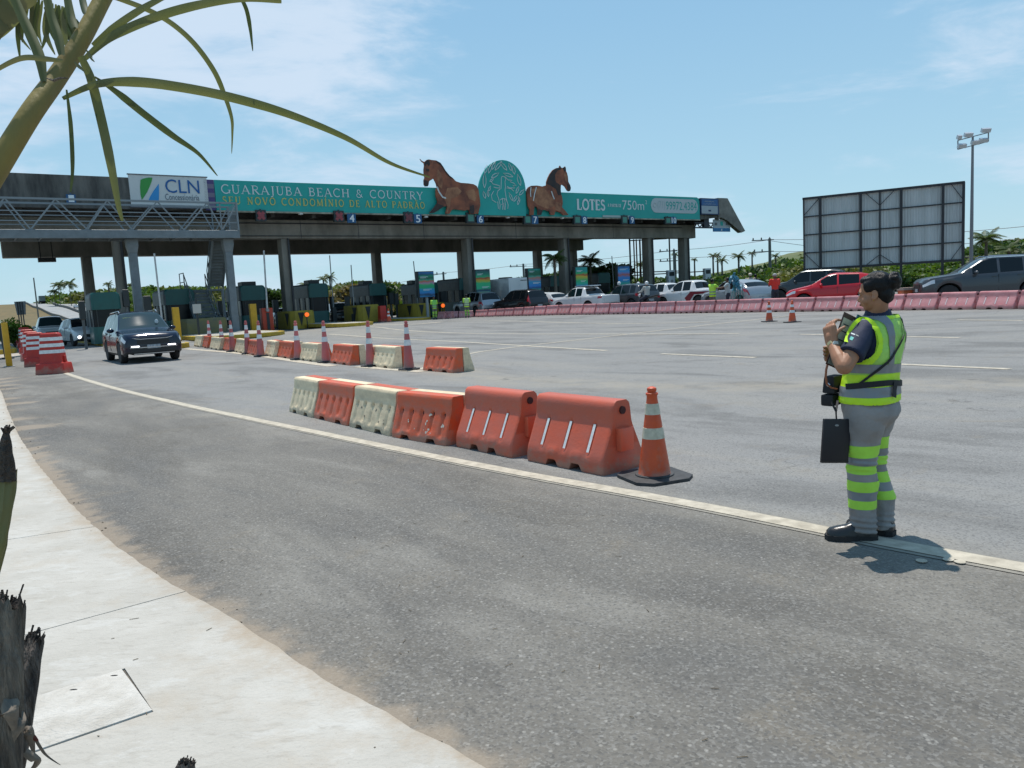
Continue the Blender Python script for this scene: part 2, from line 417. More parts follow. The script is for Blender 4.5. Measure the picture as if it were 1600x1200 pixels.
    L(c5, b.inputs['Base Color'])
    bp = t.nodes.new('ShaderNodeBump'); bp.inputs['Strength'].default_value = .55; bp.inputs['Distance'].default_value = .006
    L(mm('ADD', mm('MULTIPLY', vo.outputs['Distance'], .9), noi(130, 3)), bp.inputs['Height']); L(bp.outputs['Normal'], b.inputs['Normal'])
    return m
ASPH = asphalt_mat(); MATS['asphalt'] = ASPH
def near_lane(x, y):
    d, s = seg_dist(LINE, x, y)
    s_ = 1 if s < 0 else -1
    return sm(.5 + s_*d/.5) if y < 40 else 0
def dirt_f(x, y):
    d, s = seg_dist(KERB, x, y); return max(0.0, 1-d/.40)*.52 + max(0.0, 1-d/.12)*.55
SANDB = [gp(x, y) for x, y in [(560,560),(760,590),(950,602),(1150,606),(1290,600),(1600,600)]]
SANDC = [gp(x, y) for x, y in [(440,512),(520,518),(600,524)]]
def sand_f(x, y):
    d, s = seg_dist(SANDB, x, y); e, _ = seg_dist(SANDC, x, y)
    return max(math.exp(-(d/.55)**2), .8*math.exp(-(e/2.2)**2), .5*math.exp(-(seg_dist(LINE, x, y)[0]/.22)**2))
xs = frange([(-75,-20,2.5),(-20,-6,.8),(-6,5,.16),(5,14,.6),(14,70,2.5)])
ys = frange([(-3,8,.16),(8,20,.5),(20,60,1.2),(60,120,3)])
def onroad(x, y): return True
road = grid_mesh('road', xs, ys, lambda x, y: G(x, y), ASPH, attrs={'near_lane': near_lane, 'dirt': dirt_f, 'sand': sand_f})
# earth and grass sheet out to the horizon
earth = mat('earth', (.16,.15,.08), .95, c2=(.09,.12,.035), nscale=.15, detail=10)
gxs = frange([(-1500,-300,300),(-300,-90,30),(-90,90,10),(90,300,30),(300,1500,300)]); gys = frange([(-60,-20,20),(-20,140,10),(140,400,26),(400,1800,200)])
grid_mesh('ground', gxs, gys, lambda x, y: G(x, y)-.06-(.3 if math.hypot(x, y-40) < 60 else 0), earth)

# pavement (fresh pale concrete) --------------------------------
conc = mat('fresh_concrete', (.455,.432,.388), .85, c2=(.38,.357,.313), nscale=1.7, bump=.35, bscale=60, detail=10)
def conc_detail(m):
    t = m.node_tree; b = t.nodes['Principled BSDF']; src = b.inputs['Base Color'].links[0].from_socket
    co = t.nodes.new('ShaderNodeTexCoord')
    def layer(src, scale, lo, hi, amt, c, det=8, stretch=(1,1,1)):
        mp = t.nodes.new('ShaderNodeMapping'); mp.inputs['Scale'].default_value = stretch; mp.inputs['Rotation'].default_value = (0,0,R(35)); t.links.new(co.outputs['Object'], mp.inputs[0])
        n = t.nodes.new('ShaderNodeTexNoise'); n.inputs['Scale'].default_value = scale; n.inputs['Detail'].default_value = det; n.inputs['Roughness'].default_value = .72
        t.links.new(mp.outputs[0], n.inputs['Vector'])
        r = t.nodes.new('ShaderNodeMapRange'); r.inputs['From Min'].default_value = lo; r.inputs['From Max'].default_value = hi; r.inputs['To Max'].default_value = amt; t.links.new(n.outputs['Fac'], r.inputs['Value'])
        x = t.nodes.new('ShaderNodeMix'); x.data_type = 'RGBA'; t.links.new(r.outputs[0], x.inputs[0]); t.links.new(src, x.inputs[6]); x.inputs[7].default_value = c+(1,)
        return x.outputs[2]
    s = layer(src, 90, .62, .72, .55, (.2, .19, .17), 3)
    s = layer(s, 9, .52, .72, .7, (.30, .275, .235), 9, (1, 3, 1)); s = layer(s, 3.5, .56, .62, .35, (.53, .52, .49), 12, (1, 2.2, 1)); s = layer(s, 33, .66, .74, .5, (.22, .19, .16), 4)
    s = layer(s, 1.6, .50, .70, .75, (.37, .315, .245))
    a = t.nodes.new('ShaderNodeAttribute'); a.attribute_name = 'edge'
    n = t.nodes.new('ShaderNodeTexNoise'); n.inputs['Scale'].default_value = 7; n.inputs['Detail'].default_value = 9; n.inputs['Roughness'].default_value = .75; t.links.new(co.outputs['Object'], n.inputs['Vector'])
    ad = t.nodes.new('ShaderNodeMath'); ad.operation = 'ADD'; t.links.new(a.outputs['Fac'], ad.inputs[0]); t.links.new(n.outputs['Fac'], ad.inputs[1])
    r = t.nodes.new('ShaderNodeMapRange'); r.inputs['From Min'].default_value = .88; r.inputs['From Max'].default_value = 1.22; r.inputs['To Max'].default_value = .8; t.links.new(ad.outputs[0], r.inputs['Value'])
    x = t.nodes.new('ShaderNodeMix'); x.data_type = 'RGBA'; t.links.new(r.outputs[0], x.inputs[0]); t.links.new(s, x.inputs[6]); x.inputs[7].default_value = (.33, .26, .185, 1)
    t.links.new(x.outputs[2], b.inputs['Base Color'])
conc_detail(conc)
groove = mat('joint_dirt', (.13,.115,.095), .95, noise_amt=.4, nscale=20)
pave = empty('pavement'); tag(pave, kind='structure')
# the pavement follows the kerb; slabs between sawn joints, butted with a 6 mm gap over a darker bed
KX = []
_f = []
for a, b in zip(KERB, KERB[1:]):
    n = max(1, int((b-a).length/.07))
    for i in range(n): _f.append(a.lerp(b, i/n))
_f.append(KERB[-1])
EDGE = [Vector((p.x + .012*noise.noise(Vector((p.x*9, p.y*9, 0))), p.y + .012*noise.noise(Vector((p.x*9, p.y*9, 5))), 0)) for p in _f]
JOINTS = [gp(100, 830, .1).y, gp(275, 928, .1).y]      # depth of the joints at the kerb side
JS = -.28                                                # joints run slightly skewed
def joint_y(k, x, x0): return k + JS*(x-x0)
SL = [((gp(100,830,.1)), (gp(0,845,.1))), ((gp(275,928,.1)), (gp(65,985,.1))), ((gp(120,1500,.1)), (gp(-100,1530,.1)))]
def jl(i, x):
    a, b = SL[i]; m_ = (a.y-b.y)/(a.x-b.x); return a.y + m_*(x-a.x)
HOLE = [gp(-60,1125,.1), gp(195,1044,.1), gp(240,1112,.1), gp(-30,1205,.1)]
def inhole(x, y):
    c = 0
    for i in range(4):
        a, b = HOLE[i], HOLE[(i+1) % 4]
        c += 1 if (b.x-a.x)*(y-a.y)-(b.y-a.y)*(x-a.x) < 0 else 0
    return c == 4
def pave_z(x, y): return .1 + .004*noise.noise(Vector((x*1.1, y*1.1, 0)))
def slab_mesh(ylo, yhi, name):
    mb = MB(); rows = []
    for p in EDGE:
        rows.append(p)
    # strips from kerb edge to the left, each strip between consecutive edge points
    cols = [0, .05, .12, .25, .5, .9, 1.4, 2.0, 3.0, 5.0]
    vid = {}
    pts = []; zs = []
    def V(i, j):
        p = EDGE[i]; x = p.x - cols[j]; y = p.y - .25*cols[j]*0
        return (x, y)
    return V
# a fine grid clipped by functions is simplest and stays real geometry: quads whose centre is left of the kerb line
def build_pave():
    bm = bmesh.new()
    poly = [(p.x, p.y) for p in EDGE]
    pl = [Vector((p[0], p[1], .1)) for p in poly] + [Vector((EDGE[-1].x, -3, .1)), Vector((-22, -3, .1)), Vector((-22, EDGE[0].y+.0, .1))]
    vs = [bm.verts.new(v) for v in pl]
    f = bm.faces.new(vs)
    if f.normal.z < 0: f.normal_flip()
    # cut joints and hatch outline
    def cut(a, b, w):
        d = (b-a).normalized(); nrm = Vector((-d.y, d.x, 0))
        for s in (-1, 1):
            bmesh.ops.bisect_plane(bm, geom=bm.verts[:]+bm.edges[:]+bm.faces[:], plane_co=Vector((a.x, a.y, .1))+nrm*(s*w/2), plane_no=nrm)
    for a, b in SL[:2]: cut(a, b, .008)
    for i in range(4): cut(HOLE[i], HOLE[(i+1) % 4], .0008)
    kill = []
    for f in bm.faces:
        c = f.calc_center_median()
        for a, b in SL[:2]:
            d = (b-a).normalized(); dist = abs((c.x-a.x)*-d.y + (c.y-a.y)*d.x)
            if dist < .0035: kill.append(f)
        if inhole(c.x, c.y): kill.append(f)
    bmesh.ops.delete(bm, geom=list(set(kill)), context='FACES')
    # merge the strips cut by extended hatch lines back: not needed, same plane and material
    bmesh.ops.remove_doubles(bm, verts=bm.verts, dist=.0005)
    # refine with square cuts so that the edge attribute and relief have vertices
    for k in range(-60, 14): bmesh.ops.bisect_plane(bm, geom=bm.verts[:]+bm.edges[:]+bm.faces[:], plane_co=(k*.3, 0, 0), plane_no=(1, 0, 0))
    for k in range(-3, 80): bmesh.ops.bisect_plane(bm, geom=bm.verts[:]+bm.edges[:]+bm.faces[:], plane_co=(0, k*.3, 0), plane_no=(0, 1, 0))
    # split into slabs by joints
    groups = {}
    def key(c):
        k = 0
        for i, (a, b) in enumerate(SL[:2]):
            if c.y < jl(i, c.x): k = i+1
        return k
    for f in bm.faces: groups.setdefault(key(f.calc_center_median()), []).append(f)
    objs = []
    for k, fs in groups.items():
        mb = MB(); idx = {}
        for f in fs:
            ids = []
            for v in f.verts:
                if v not in idx: idx[v] = len(mb.v); mb.v.append((v.co.x, v.co.y, .1))
                ids.append(idx[v])
            mb.f.append(tuple(ids)); mb.mi.append(0)
        # skirts on open edges
        es = {}
        for f in mb.f:
            for a, b in zip(f, f[1:]+f[:1]): es[(a, b)] = es.get((a, b), 0)+1
        for (a, b) in list(es):
            if (b, a) not in es:
                A, B = mb.v[a], mb.v[b]; o_ = len(mb.v)
                mb.v += [(A[0]+.0, A[1], -.02), (B[0], B[1], -.02)]; mb.f.append((b, a, o_, o_+1)); mb.mi.append(0)
        o = mb.build('slab', conc, pave)
        at_ = o.data.attributes.new('edge', 'FLOAT', 'POINT')
        at_.data.foreach_set('value', [max(0, 1-seg_dist(KERB, v.co.x, v.co.y)[0]/.22)*.62 for v in o.data.vertices])
        objs.append(o)
    bm.free(); return objs
build_pave()
mb = MB()
for (a, b) in SL[:2]:
    d = (b-a).normalized(); n_ = Vector((-d.y, d.x, 0)); A = a-d*.0; B = a+d*4
    mb.add([(A+n_*.01)*1.0+Vector((0,0,-.006)), A-n_*.01+Vector((0,0,-.006)), B-n_*.01+Vector((0,0,-.006)), B+n_*.01+Vector((0,0,-.006))], [(0,1,2,3)])
mb.build('joint', groove, pave)
# recessed hatch slab with its dark rim
hole_c = sum(HOLE, Vector())/4
mb = MB(); mb.add([(p.x, p.y, .0935) for p in HOLE], [(0,1,2,3)]); tag(mb.build('hatch_bed', groove, pave))
cov = empty('inspection_cover', (hole_c.x, hole_c.y, .085), label='square pale concrete inspection cover let into the pavement', cat='manhole cover')
HI = [HOLE[0]+Vector((0,-.013,0)), HOLE[1]+Vector((-.006,-.012,0)), HOLE[2]+Vector((-.006,.005,0)), HOLE[3]+Vector((0,.005,0))]
white_c = mat('hatch_concrete', (.56,.535,.49), .88, c2=(.42,.39,.34), nscale=7, bump=.6, bscale=70, detail=10)
mb = MB(); mb.poly([(p.x-hole_c.x, p.y-hole_c.y) for p in HI], .018, 'xy', 0.002); tag(bevel(mb.build('cover_slab', white_c, cov), .004, 2))
mb = MB()
for t_, u_ in ((.93,.1),(.66,.12)):
    p = HI[0].lerp(HI[1], t_).lerp(HI[3].lerp(HI[2], t_), u_); mb.ell((p.x-hole_c.x, p.y-hole_c.y, .019), (.017,.006,.003), 10, 6)
mb.build('lifting_hole', mat('black_hole', (.02,.02,.02), .9), cov)

# road markings --------------------------------------------------
white_p = mat('road_paint', (.52,.465,.37), .8, c2=(.33,.29,.225), nscale=9, detail=10)
worn_p = mat('worn_paint', (.30,.275,.225), .88, c2=(.20,.185,.16), nscale=7, detail=10)
def ribbon(pts, w, z, name, m, kind='structure', jag=0):
    P = []
    for a, b in zip(pts, pts[1:]):
        n = max(1, int((b-a).length/(.25 if a.y < 15 else 1.2)))
        for i in range(n): P.append(a.lerp(b, i/n))
    P.append(pts[-1])
    # smooth
    for _ in range(3): P = [P[0]]+[(P[i-1]+P[i]*2+P[i+1])/4 for i in range(1, len(P)-1)]+[P[-1]]
    vs = []; 
    for i, p in enumerate(P):
        d = (P[min(i+1, len(P)-1)]-P[max(i-1, 0)]); d.z = 0; d.normalize(); n = Vector((-d.y, d.x, 0))
        for s in (-1, 1):
            ww = w/2*(1+jag*noise.noise(Vector((p.x*6, p.y*6, s*9))))
            q = p+n*(s*ww); vs.append((q.x, q.y, G(q.x, q.y)+z))
    fs = [(2*i, 2*i+1, 2*i+3, 2*i+2) for i in range(len(P)-1)]
    me = bpy.data.meshes.new(name); me.from_pydata(vs, [], fs); me.materials.append(m)
    o = bpy.data.objects.new(name, me); col.objects.link(o); tag(o, kind=kind); return o
ribbon(LINE, .19, .004, 'edge_line', worn_p, jag=.12)
ribbon([p+Vector((.0,.010,0)) for p in LINE], .135, .008, 'edge_line', white_p, jag=.1)
for pts, w in [([(514,522),(560,525),(700,533),(948,548)], .16), ([(470,509),(620,513),(1155,521.5)], .16), ([(1033,553),(1180,559)], .15), ([(1375,568),(1578,577)], .14),
               ([(1250,522.5),(1500,528)], .13), ([(655,578),(723,551),(850,537),(1100,508),(1230,494)], .15), ([(700,502),(1110,503.5)], .14),
               ([(1495,500),(1600,501)], .12), ([(500,512),(640,508),(690,503)], .5), ([(290,545),(345,549),(410,556),(470,566),(520,572)], .3), ([(560,573),(660,581)], .3)]:
    ribbon([gp(*p) for p in pts], w, .006, 'lane_line', white_p, jag=.12)
ribbon([gp(x, y) for x, y in [(0,492),(22,510),(45,540),(62,566)]], .3, .005, 'edge_line', white_p)
for p in [(1482,876),(1500,880),(1440,878)]:
    q = gp(*p); mb = MB(); mb.lathe([(.028,0),(.028,.003)], (q.x, q.y, q.z+.006), 10)
    tag(mb.build('paint_spot', white_p), kind='structure')

# ----------------------------------------------- left ramp / viaduct
RN = Vector((-.574, .819, 0)); RU = Vector((.819, .574, 0))
def ramp_z(t):
    K = [(0,.05),(130,.15),(175,1.2),(217,3.1),(300,7.4),(357,10.6),(420,11.8),(520,12)]
    for (a, za), (b, zb) in zip(K, K[1:]):
        if t <= b: return za+(zb-za)*sm((t-a)/(b-a))*.5+(zb-za)*((t-a)/(b-a))*.5
    return 12.0
B0 = Vector((-15, 62, 0))
conc_old = mat('weathered_concrete', (.20,.19,.17), .9, c2=(.11,.105,.095), nscale=.8, bump=.3, bscale=12, detail=10)
road_far = mat('pale_asphalt', (.27,.275,.27), .9, noise_amt=.15, nscale=.4)
def strip(off0, off1, zoff, name, m, z2=None, t0=0, t1=520, step=10, parent=None, solid=0):
    mb = MB(); n = int((t1-t0)/step); vs = []
    for i in range(n+1):
        t = t0+i*step; c = B0+RN*t
        for o_, zo in ((off0, zoff), (off1, zoff if z2 is None else z2)):
            p = c+RU*o_; vs.append((p.x, p.y, ramp_z(t)+zo if zo > -90 else -.3))
    mb.add(vs, [(2*i, 2*i+1, 2*i+3, 2*i+2) for i in range(n)])
    return mb.build(name, m, parent)
def wall_strip(off, h, thick, name, m, t0=0, t1=520, step=10, parent=None, z0=0):
    mb = MB(); n = int((t1-t0)/step); rings = []
    for i in range(n+1):
        t = t0+i*step; c = B0+RN*t; z = ramp_z(t)+z0
        a, b = c+RU*off, c+RU*(off+thick)
        rings.append([(a.x, a.y, z), (b.x, b.y, z), (b.x, b.y, z+h), (a.x, a.y, z+h)])
    mb.loft(rings); return mb.build(name, m, parent)
tag(strip(0, 8.4, .02, 'highway', road_far), kind='structure'); tag(strip(9.6, 17.5, .02, 'highway', road_far), kind='structure')
via = empty('viaduct', tuple(B0+RN*120), label='concrete viaduct parapets climbing away behind the toll booths at the left', cat='bridge')
for off, h in ((-.3, .8), (8.7, .85), (17.6, .8)):
    o = wall_strip(off, h, .3, 'parapet', conc_old, t0=140); o.parent = via; o.matrix_parent_inverse = Matrix.Translation(-Vector(via.location))
soil = mat('embankment_soil', (.17,.115,.042), .95, c2=(.085,.075,.03), nscale=.5, bump=.3, bscale=6, detail=10)
tag(strip(-15, -26, .02, 'highway', road_far, t0=150), kind='structure'); tag(strip(-.3, -15, .0, 'embankment', soil, z2=0, t0=150), kind='structure'); tag(strip(-26, -46, 0, 'embankment', soil, z2=-99, t0=150), kind='structure'); tag(strip(17.9, 30, 0, 'embankment', soil, z2=-99, t0=150), kind='structure')
for off in (2.8, 5.6, 12.2, 14.8):
    mb = MB()
    for t in range(150, 420, 9):
        a = B0+RN*t+RU*off; b = B0+RN*(t+3.5)+RU*off
        for q in (0,):
            mb.add([(a.x-.08, a.y, ramp_z(t)+.05), (a.x+.08, a.y, ramp_z(t)+.05), (b.x+.08, b.y, ramp_z(t+3.5)+.05), (b.x-.08, b.y, ramp_z(t+3.5)+.05)], [(0,1,2,3)])
    tag(mb.build('lane_line', white_p), kind='structure')

# ----------------------------------------------- yellow kerbed islands
yel = mat('kerb_yellow', (.50,.33,.025), .7, c2=(.33,.23,.03), nscale=3, detail=8)
pale = mat('island_top', (.42,.40,.35), .9, c2=(.33,.31,.26), nscale=2, detail=8)
def island(px, py, width, length, h=.17, lbl='', ang=None, ztop=0):
    nose = gp(px, py); a = ang if ang is not None else math.atan2(.574, .819)
    o = empty('traffic_island', (nose.x, nose.y, nose.z), a, label=lbl, cat='traffic island', group='yellow kerbed islands')
    # local +y runs away along the lanes; the nose is rounded, its right front corner at the origin
    pts = []
    r = width/2
    for k in range(9):
        t = math.pi*k/8; pts.append((-r+r*math.cos(t), r*.9-r*.9*math.sin(t)))
    pts += [(-width, length), (0, length)]
    mb = MB(); mb.poly(pts, h, 'xy', -.02); bevel(mb.build('kerb', yel, o), .02, 2)
    mb = MB(); mb.poly([(-r+(x+r)*.88, y*1.0+(.12 if y < length else -.02)) for x, y in pts], .012, 'xy', h-.02); mb.build('island_top', pale, o)
    return o
island(30, 553, 3.4, 14, .26, 'yellow kerbed island at the far left, behind the red barrier row')
island(306, 543, 2.6, 26, .24, 'yellow kerbed island right beside the dark blue SUV')
island(463, 522, 4.6, 22, .2, 'yellow kerbed island carrying the orange barrier gate machine')
for i, (x, y, w_) in enumerate([(592,507,2.2),(682,499,2.2)]):
    island(x, y, w_, 14, .2, ['yellow kerbed island under the booth near lane four', 'yellow kerbed island below the leftmost poster totem'][i])
# ================================================================= TOLL CANOPY
GA = math.atan2(.574, .819)
_o = at(375, 487, 50); GO = Vector((_o.x, _o.y, 0))
GU = Vector((math.cos(GA), math.sin(GA), 0)); GN = Vector((-math.sin(GA), math.cos(GA), 0))
def gl(px, py, d=0.0):
    r = ray(px, py); t = (d - (CAM-GO).dot(GN))/r.dot(GN); p = CAM + r*t - GO
    return p.dot(GU), p.z
def gbase(px, d):        # s at plane d for a pixel column near the ground
    return gl(px, 500-.057*(px-440), d)[0]
def gworld(s, d, z=0): return GO + GU*s + GN*d + Vector((0, 0, z))
concg = mat('gantry_concrete', (.27,.25,.215), .92, c2=(.14,.13,.11), nscale=.7, bump=.35, bscale=9, detail=12, stretch=(1,1,.45))
concb = mat('stained_concrete', (.15,.14,.125), .93, c2=(.035,.033,.032), nscale=.9, bump=.35, bscale=9, detail=12, stretch=(1.6,1,.35))
concr = mat('roof_end_concrete', (.26,.23,.20), .92, c2=(.13,.115,.10), nscale=1.1, bump=.3, bscale=9, detail=12)
dark_pipe = mat('drain_pipe', (.03,.03,.035), .5)
can = empty('toll_canopy', tuple(GO), GA, label='long weathered concrete toll plaza canopy on tall slender columns spanning the road', cat='toll canopy')
ZB = gl(700, 372.5, 0)[1]; ZT = gl(700, 346.5, 0)[1]
s_end = gl(1087, 360, 0)[0]; s_l = gl(-60, 380, 0)[0]
mb = MB(); mb.box(s_l, s_end, 0, 1.0, ZB, ZT)
bevel(mb.build('front_beam', concg, can), .04, 1)
for px in (470, 560, 662, 806, 958):   # recessed joints between beam segments, 25 mm dark reveals
    mb = MB(); s = gl(px, 360, 0)[0]; mb.box(s-.02, s+.02, -.004, .02, ZB+.02, ZT-.02); mb.build('beam_joint', dark_pipe, can)
DB = 14.0
ZB2 = gl(700, 393.5, DB)[1]
mb = MB(); mb.box(gl(4, 400, DB)[0], gl(912, 385, DB)[0], DB, DB+1.0, ZB2, ZB2+1.45); bevel(mb.build('back_beam', concg, can), .04, 1)
# columns: slightly tapered, with a groove and a drain pipe
def column(s, d, ztop, w=.85, pipe=True):
    mb = MB(); mb.box(s-w/2, s+w/2, d+.05, d+.95, -.1, ztop, taper=(.86, .95)); o = bevel(mb.build('column', concg, can), .05, 2)
    if pipe:
        mb = MB(); mb.tube([(s+w*.31, d-.06, .3), (s+w*.27, d-.06, ztop+.0)], .075, 8); mb.build('drain_pipe', dark_pipe, can, smooth=True)
    return o
for px, w_ in ((196,.56),(454,.62),(738,.58),(888,.56),(1019,.60),(1075,.64)):
    column(gl(px, 470-.057*(px-440) if px < 700 else 440, 0)[0], 0, ZB, w_, pipe=px not in (1018,))
for px in (140, 594, 728, 846, 901):
    column(gl(px, 440, DB)[0], DB, ZB2, .75, pipe=False)
# roof: coffered slab and the deep edge fascia
DF = -1.6
ZF0 = gl(700, 336, DF)[1]; ZF1 = gl(190, 276.5, DF)[1]
print('Z', ZB, ZT, ZB2, ZF0, ZF1, 's_end', s_end, 's_l', s_l)
s_re = gl(1092, 330, DF)[0]
def L2(px, py, d=DF): return gl(px, py, d)
tail = [L2(1136, 310.5), L2(1163.5, 361), L2(1158, 363.5), L2(1135, 344), L2(1125, 339.5)]
mb = MB(); mb.poly([(s_l, ZF0)] + [(s_l, ZF1)] + [L2(205, 277.5)] + [(L2(205,277)[0]+.05, ZF1-.25)] + [(s_re, L2(1094,310)[1])] + tail + [(s_re, ZF0)], .35, 'xz', DF)
mb.build('roof_fascia', concb, can)
mb = MB(); mb.poly([(L2(1121, 309.5)[0], L2(1121,309.5)[1]+.01), (L2(1136, 310)[0], L2(1136,310)[1]+.01)] + [(a+.02, b) for a, b in tail[1:]] + [(L2(1122,339)[0], ZF0-.01)], .5, 'xz', DF-.06)
mb.build('roof_end', concr, can)
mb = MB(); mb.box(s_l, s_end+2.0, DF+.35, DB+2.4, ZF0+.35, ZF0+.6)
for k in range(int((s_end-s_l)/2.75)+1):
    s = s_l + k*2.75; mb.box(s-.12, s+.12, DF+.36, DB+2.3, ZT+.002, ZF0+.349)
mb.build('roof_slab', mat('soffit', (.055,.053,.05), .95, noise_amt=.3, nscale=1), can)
# streetlight hanging at left under the back beam
mb = MB(); s, z = gl(73, 404, DB-.5); mb.box(s-.55, s+.55, DB-.8, DB-.3, z-.25, z+.05); mb.box(s-.4, s-.34, DB-.6, DB-.54, z, z+1.3); mb.box(s+.34, s+.4, DB-.6, DB-.54, z, z+1.3)
lamp = mb.build('hanging_floodlight', mat('black_metal', (.02,.021,.024), .45), None); lamp.location = GO; lamp.rotation_euler = (0,0,GA)
tag(lamp, 'dark floodlight hanging below the back beam at the far left', 'floodlight')

for i, (px, py) in enumerate([(471,333),(667,338),(795,339),(880,340)]):
    mb = MB(); s, z = gl(px, py, DF-.2); mb.lathe([(.05,0),(.16,.03),(.17,.10),(.1,.16),(.04,.2)], (s, DF-.05, z-.1), 12); q = mb.build('soffit_lamp', mat('lamp_white', (.6,.6,.58), .4), can, smooth=True)
mb = MB(); mb.tube([(s_l, -.06, ZT-.25), (s_end-2, -.06, ZT-.28)], .035, 6); mb.tube([(s_l, -.05, ZB+.18), (s_end*.6, -.05, ZB+.16)], .025, 6); mb.build('conduit', dark_pipe, can)
# ------------------------------------------------------------ serif stroke lettering
def _arc(cx, cy, rx, ry, a0, a1, n=10): return [(cx+rx*math.cos(R(a0+(a1-a0)*i/n)), cy+ry*math.sin(R(a0+(a1-a0)*i/n))) for i in range(n+1)]
TH, TN = .125, .06
def _st(x, y0=0, y1=1, w=TH, s0=True, s1=True):
    r = [([(x, y0), (x, y1)], w)]
    if s0: r.append(([(x-.15, y0+.025), (x+.15, y0+.025)], .05))
    if s1: r.append(([(x-.15, y1-.025), (x+.15, y1-.025)], .05))
    return r
GLY = {
 'G': (.86, [(_arc(.46,.5,.40,.48,48,312,16), .10)] + _st(.80,.03,.42,TH,False,True)),
 'U': (.82, _st(.16,.3,1,TH,False,True)+[(_arc(.42,.32,.26,.30,180,360,10), .085)]+_st(.68,.3,1,TN,False,True)),
 'A': (.86, [([(.08,0),(.42,1)], TN), ([(.42,1),(.78,0)], TH), ([(.2,.34),(.66,.34)], TN), ([(-.04,.025),(.2,.025)], .05), ([(.64,.025),(.92,.025)], .05)]),
 'R': (.80, _st(.16)+[([(.16,.97),(.4,.97)]+_arc(.4,.74,.24,.23,90,-90,8)+[(.16,.51)], .075), ([(.36,.5),(.74,.0)], TH), ([(.66,.025),(.88,.025)], .05)]),
 'J': (.42, _st(.24,.0,1,TH,False,True)+[(_arc(.06,.0,.18,.22,0,-110,6), .08)]),
 'B': (.74, _st(.16)+[([(.16,.97),(.36,.97)]+_arc(.36,.75,.22,.22,90,-90,8)+[(.16,.53)], .075), ([(.16,.53),(.38,.53)]+_arc(.38,.28,.26,.255,90,-90,8)+[(.16,.025)], .08)]),
 'E': (.70, _st(.16)+[([(.16,.975),(.62,.975)], .055), ([(.16,.52),(.5,.52)], .055), ([(.16,.025),(.66,.025)], .055), ([(.62,.98),(.62,.82)], .045), ([(.5,.62),(.5,.42)], .045), ([(.66,.02),(.66,.2)], .045)]),
 'C': (.82, [(_arc(.46,.5,.40,.48,48,312,16), .10), ([(.74,.98),(.74,.76)], .05)]),
 'H': (.90, _st(.16)+_st(.74)+[([(.16,.52),(.74,.52)], .055)]),
 '&': (.90, [(_arc(.36,.74,.17,.22,-40,220,10)+[(.78,.04)], .085), (_arc(.36,.26,.27,.25,120,330,10)+[(.72,.45)], .075)]),
 'O': (.92, [(_arc(.46,.5,.39,.48,0,360,22), .095)]),
 'N': (.90, _st(.16,0,1,TN,True,False)+[([(.14,.98),(.74,.02)], TH)]+_st(.74,0,1,TN,False,True)+[([(0.02,.975),(.2,.975)], .05)]),
 'T': (.76, _st(.38,0,1,TH,True,False)+[([(.04,.975),(.72,.975)], .055), ([(.05,.98),(.05,.8)], .045), ([(.71,.98),(.71,.8)], .045)]),
 'Y': (.80, _st(.40,0,.45,TH,True,False)+[([(.08,.98),(.40,.44)], TH), ([(.72,.98),(.40,.44)], TN), ([(-.04,.975),(.2,.975)], .05), ([(.62,.975),(.84,.975)], .05)]),
 'S': (.62, [(_arc(.3,.75,.2,.23,30,270,10)+_arc(.3,.27,.22,.25,90,-150,10), .09), ([(.5,.95),(.5,.78)], .045), ([(.08,.04),(.08,.24)], .045)]),
 'V': (.84, [([(.08,.98),(.42,0)], TH), ([(.42,0),(.76,.98)], TN), ([(-.04,.975),(.22,.975)], .05), ([(.62,.975),(.88,.975)], .05)]),
 'D': (.86, _st(.16)+[([(.16,.97),(.38,.97)]+_arc(.38,.5,.4,.47,90,-90,12)+[(.16,.03)], .085)]),
 'M': (1.06, _st(.14,0,1,TN,True,False)+[([(.14,.98),(.52,.05)], TH), ([(.52,.05),(.88,.98)], TN)]+_st(.90,0,1,TH,True,True)),
 'I': (.36, _st(.18)), 'Í': (.36, _st(.18)+[([(.16,1.1),(.32,1.3)], .08)]),
 'L': (.68, _st(.16)+[([(.16,.025),(.62,.025)], .055), ([(.62,.02),(.62,.24)], .045)]),
 'P': (.72, _st(.16)+[([(.16,.97),(.38,.97)]+_arc(.38,.72,.26,.25,90,-90,8)+[(.16,.47)], .08)]),
 'Ã': (.86, []), ' ': (.46, []),
}
GLY['Ã'] = (.86, GLY['A'][1]+[([(.2,1.14),(.33,1.22),(.5,1.14),(.64,1.22)], .07)])
def stroke_text(mb, s, a0, a1, b0, b1, fn, track=.16, bold=1.0, mi=None):
    words = mb if isinstance(mb, list) else None
    if words is not None: words.append(MB()); mb = words[-1]
    W = sum(GLY[c][0]+track for c in s)-track; sx, sy = (a1-a0)/W, (b1-b0); x = 0; k = 0
    for c in s:
        w_, st = GLY[c]
        if c == ' ' and words is not None: words.append(MB()); mb = words[-1]
        for pts, th in st:
            k += 1; P = []; th *= bold
            pv = [Vector((x*sx+p[0]*sx, p[1]*sy)) for p in pts]; hw = th*sy/2
            vs = []
            for i, p in enumerate(pv):
                d = pv[min(i+1, len(pv)-1)]-pv[max(i-1, 0)]
                if d.length < 1e-9: d = Vector((1, 0))
                d.normalize(); n_ = Vector((-d.y, d.x))
                for sg in (-1, 1):
                    q = p+n_*(hw*sg); vs.append(fn(a0+q.x, b0+q.y, (k % 5)*.003))
            mb.add(vs, [(2*i, 2*i+1, 2*i+3, 2*i+2) for i in range(len(pv)-1)], mi)
        x += w_+track

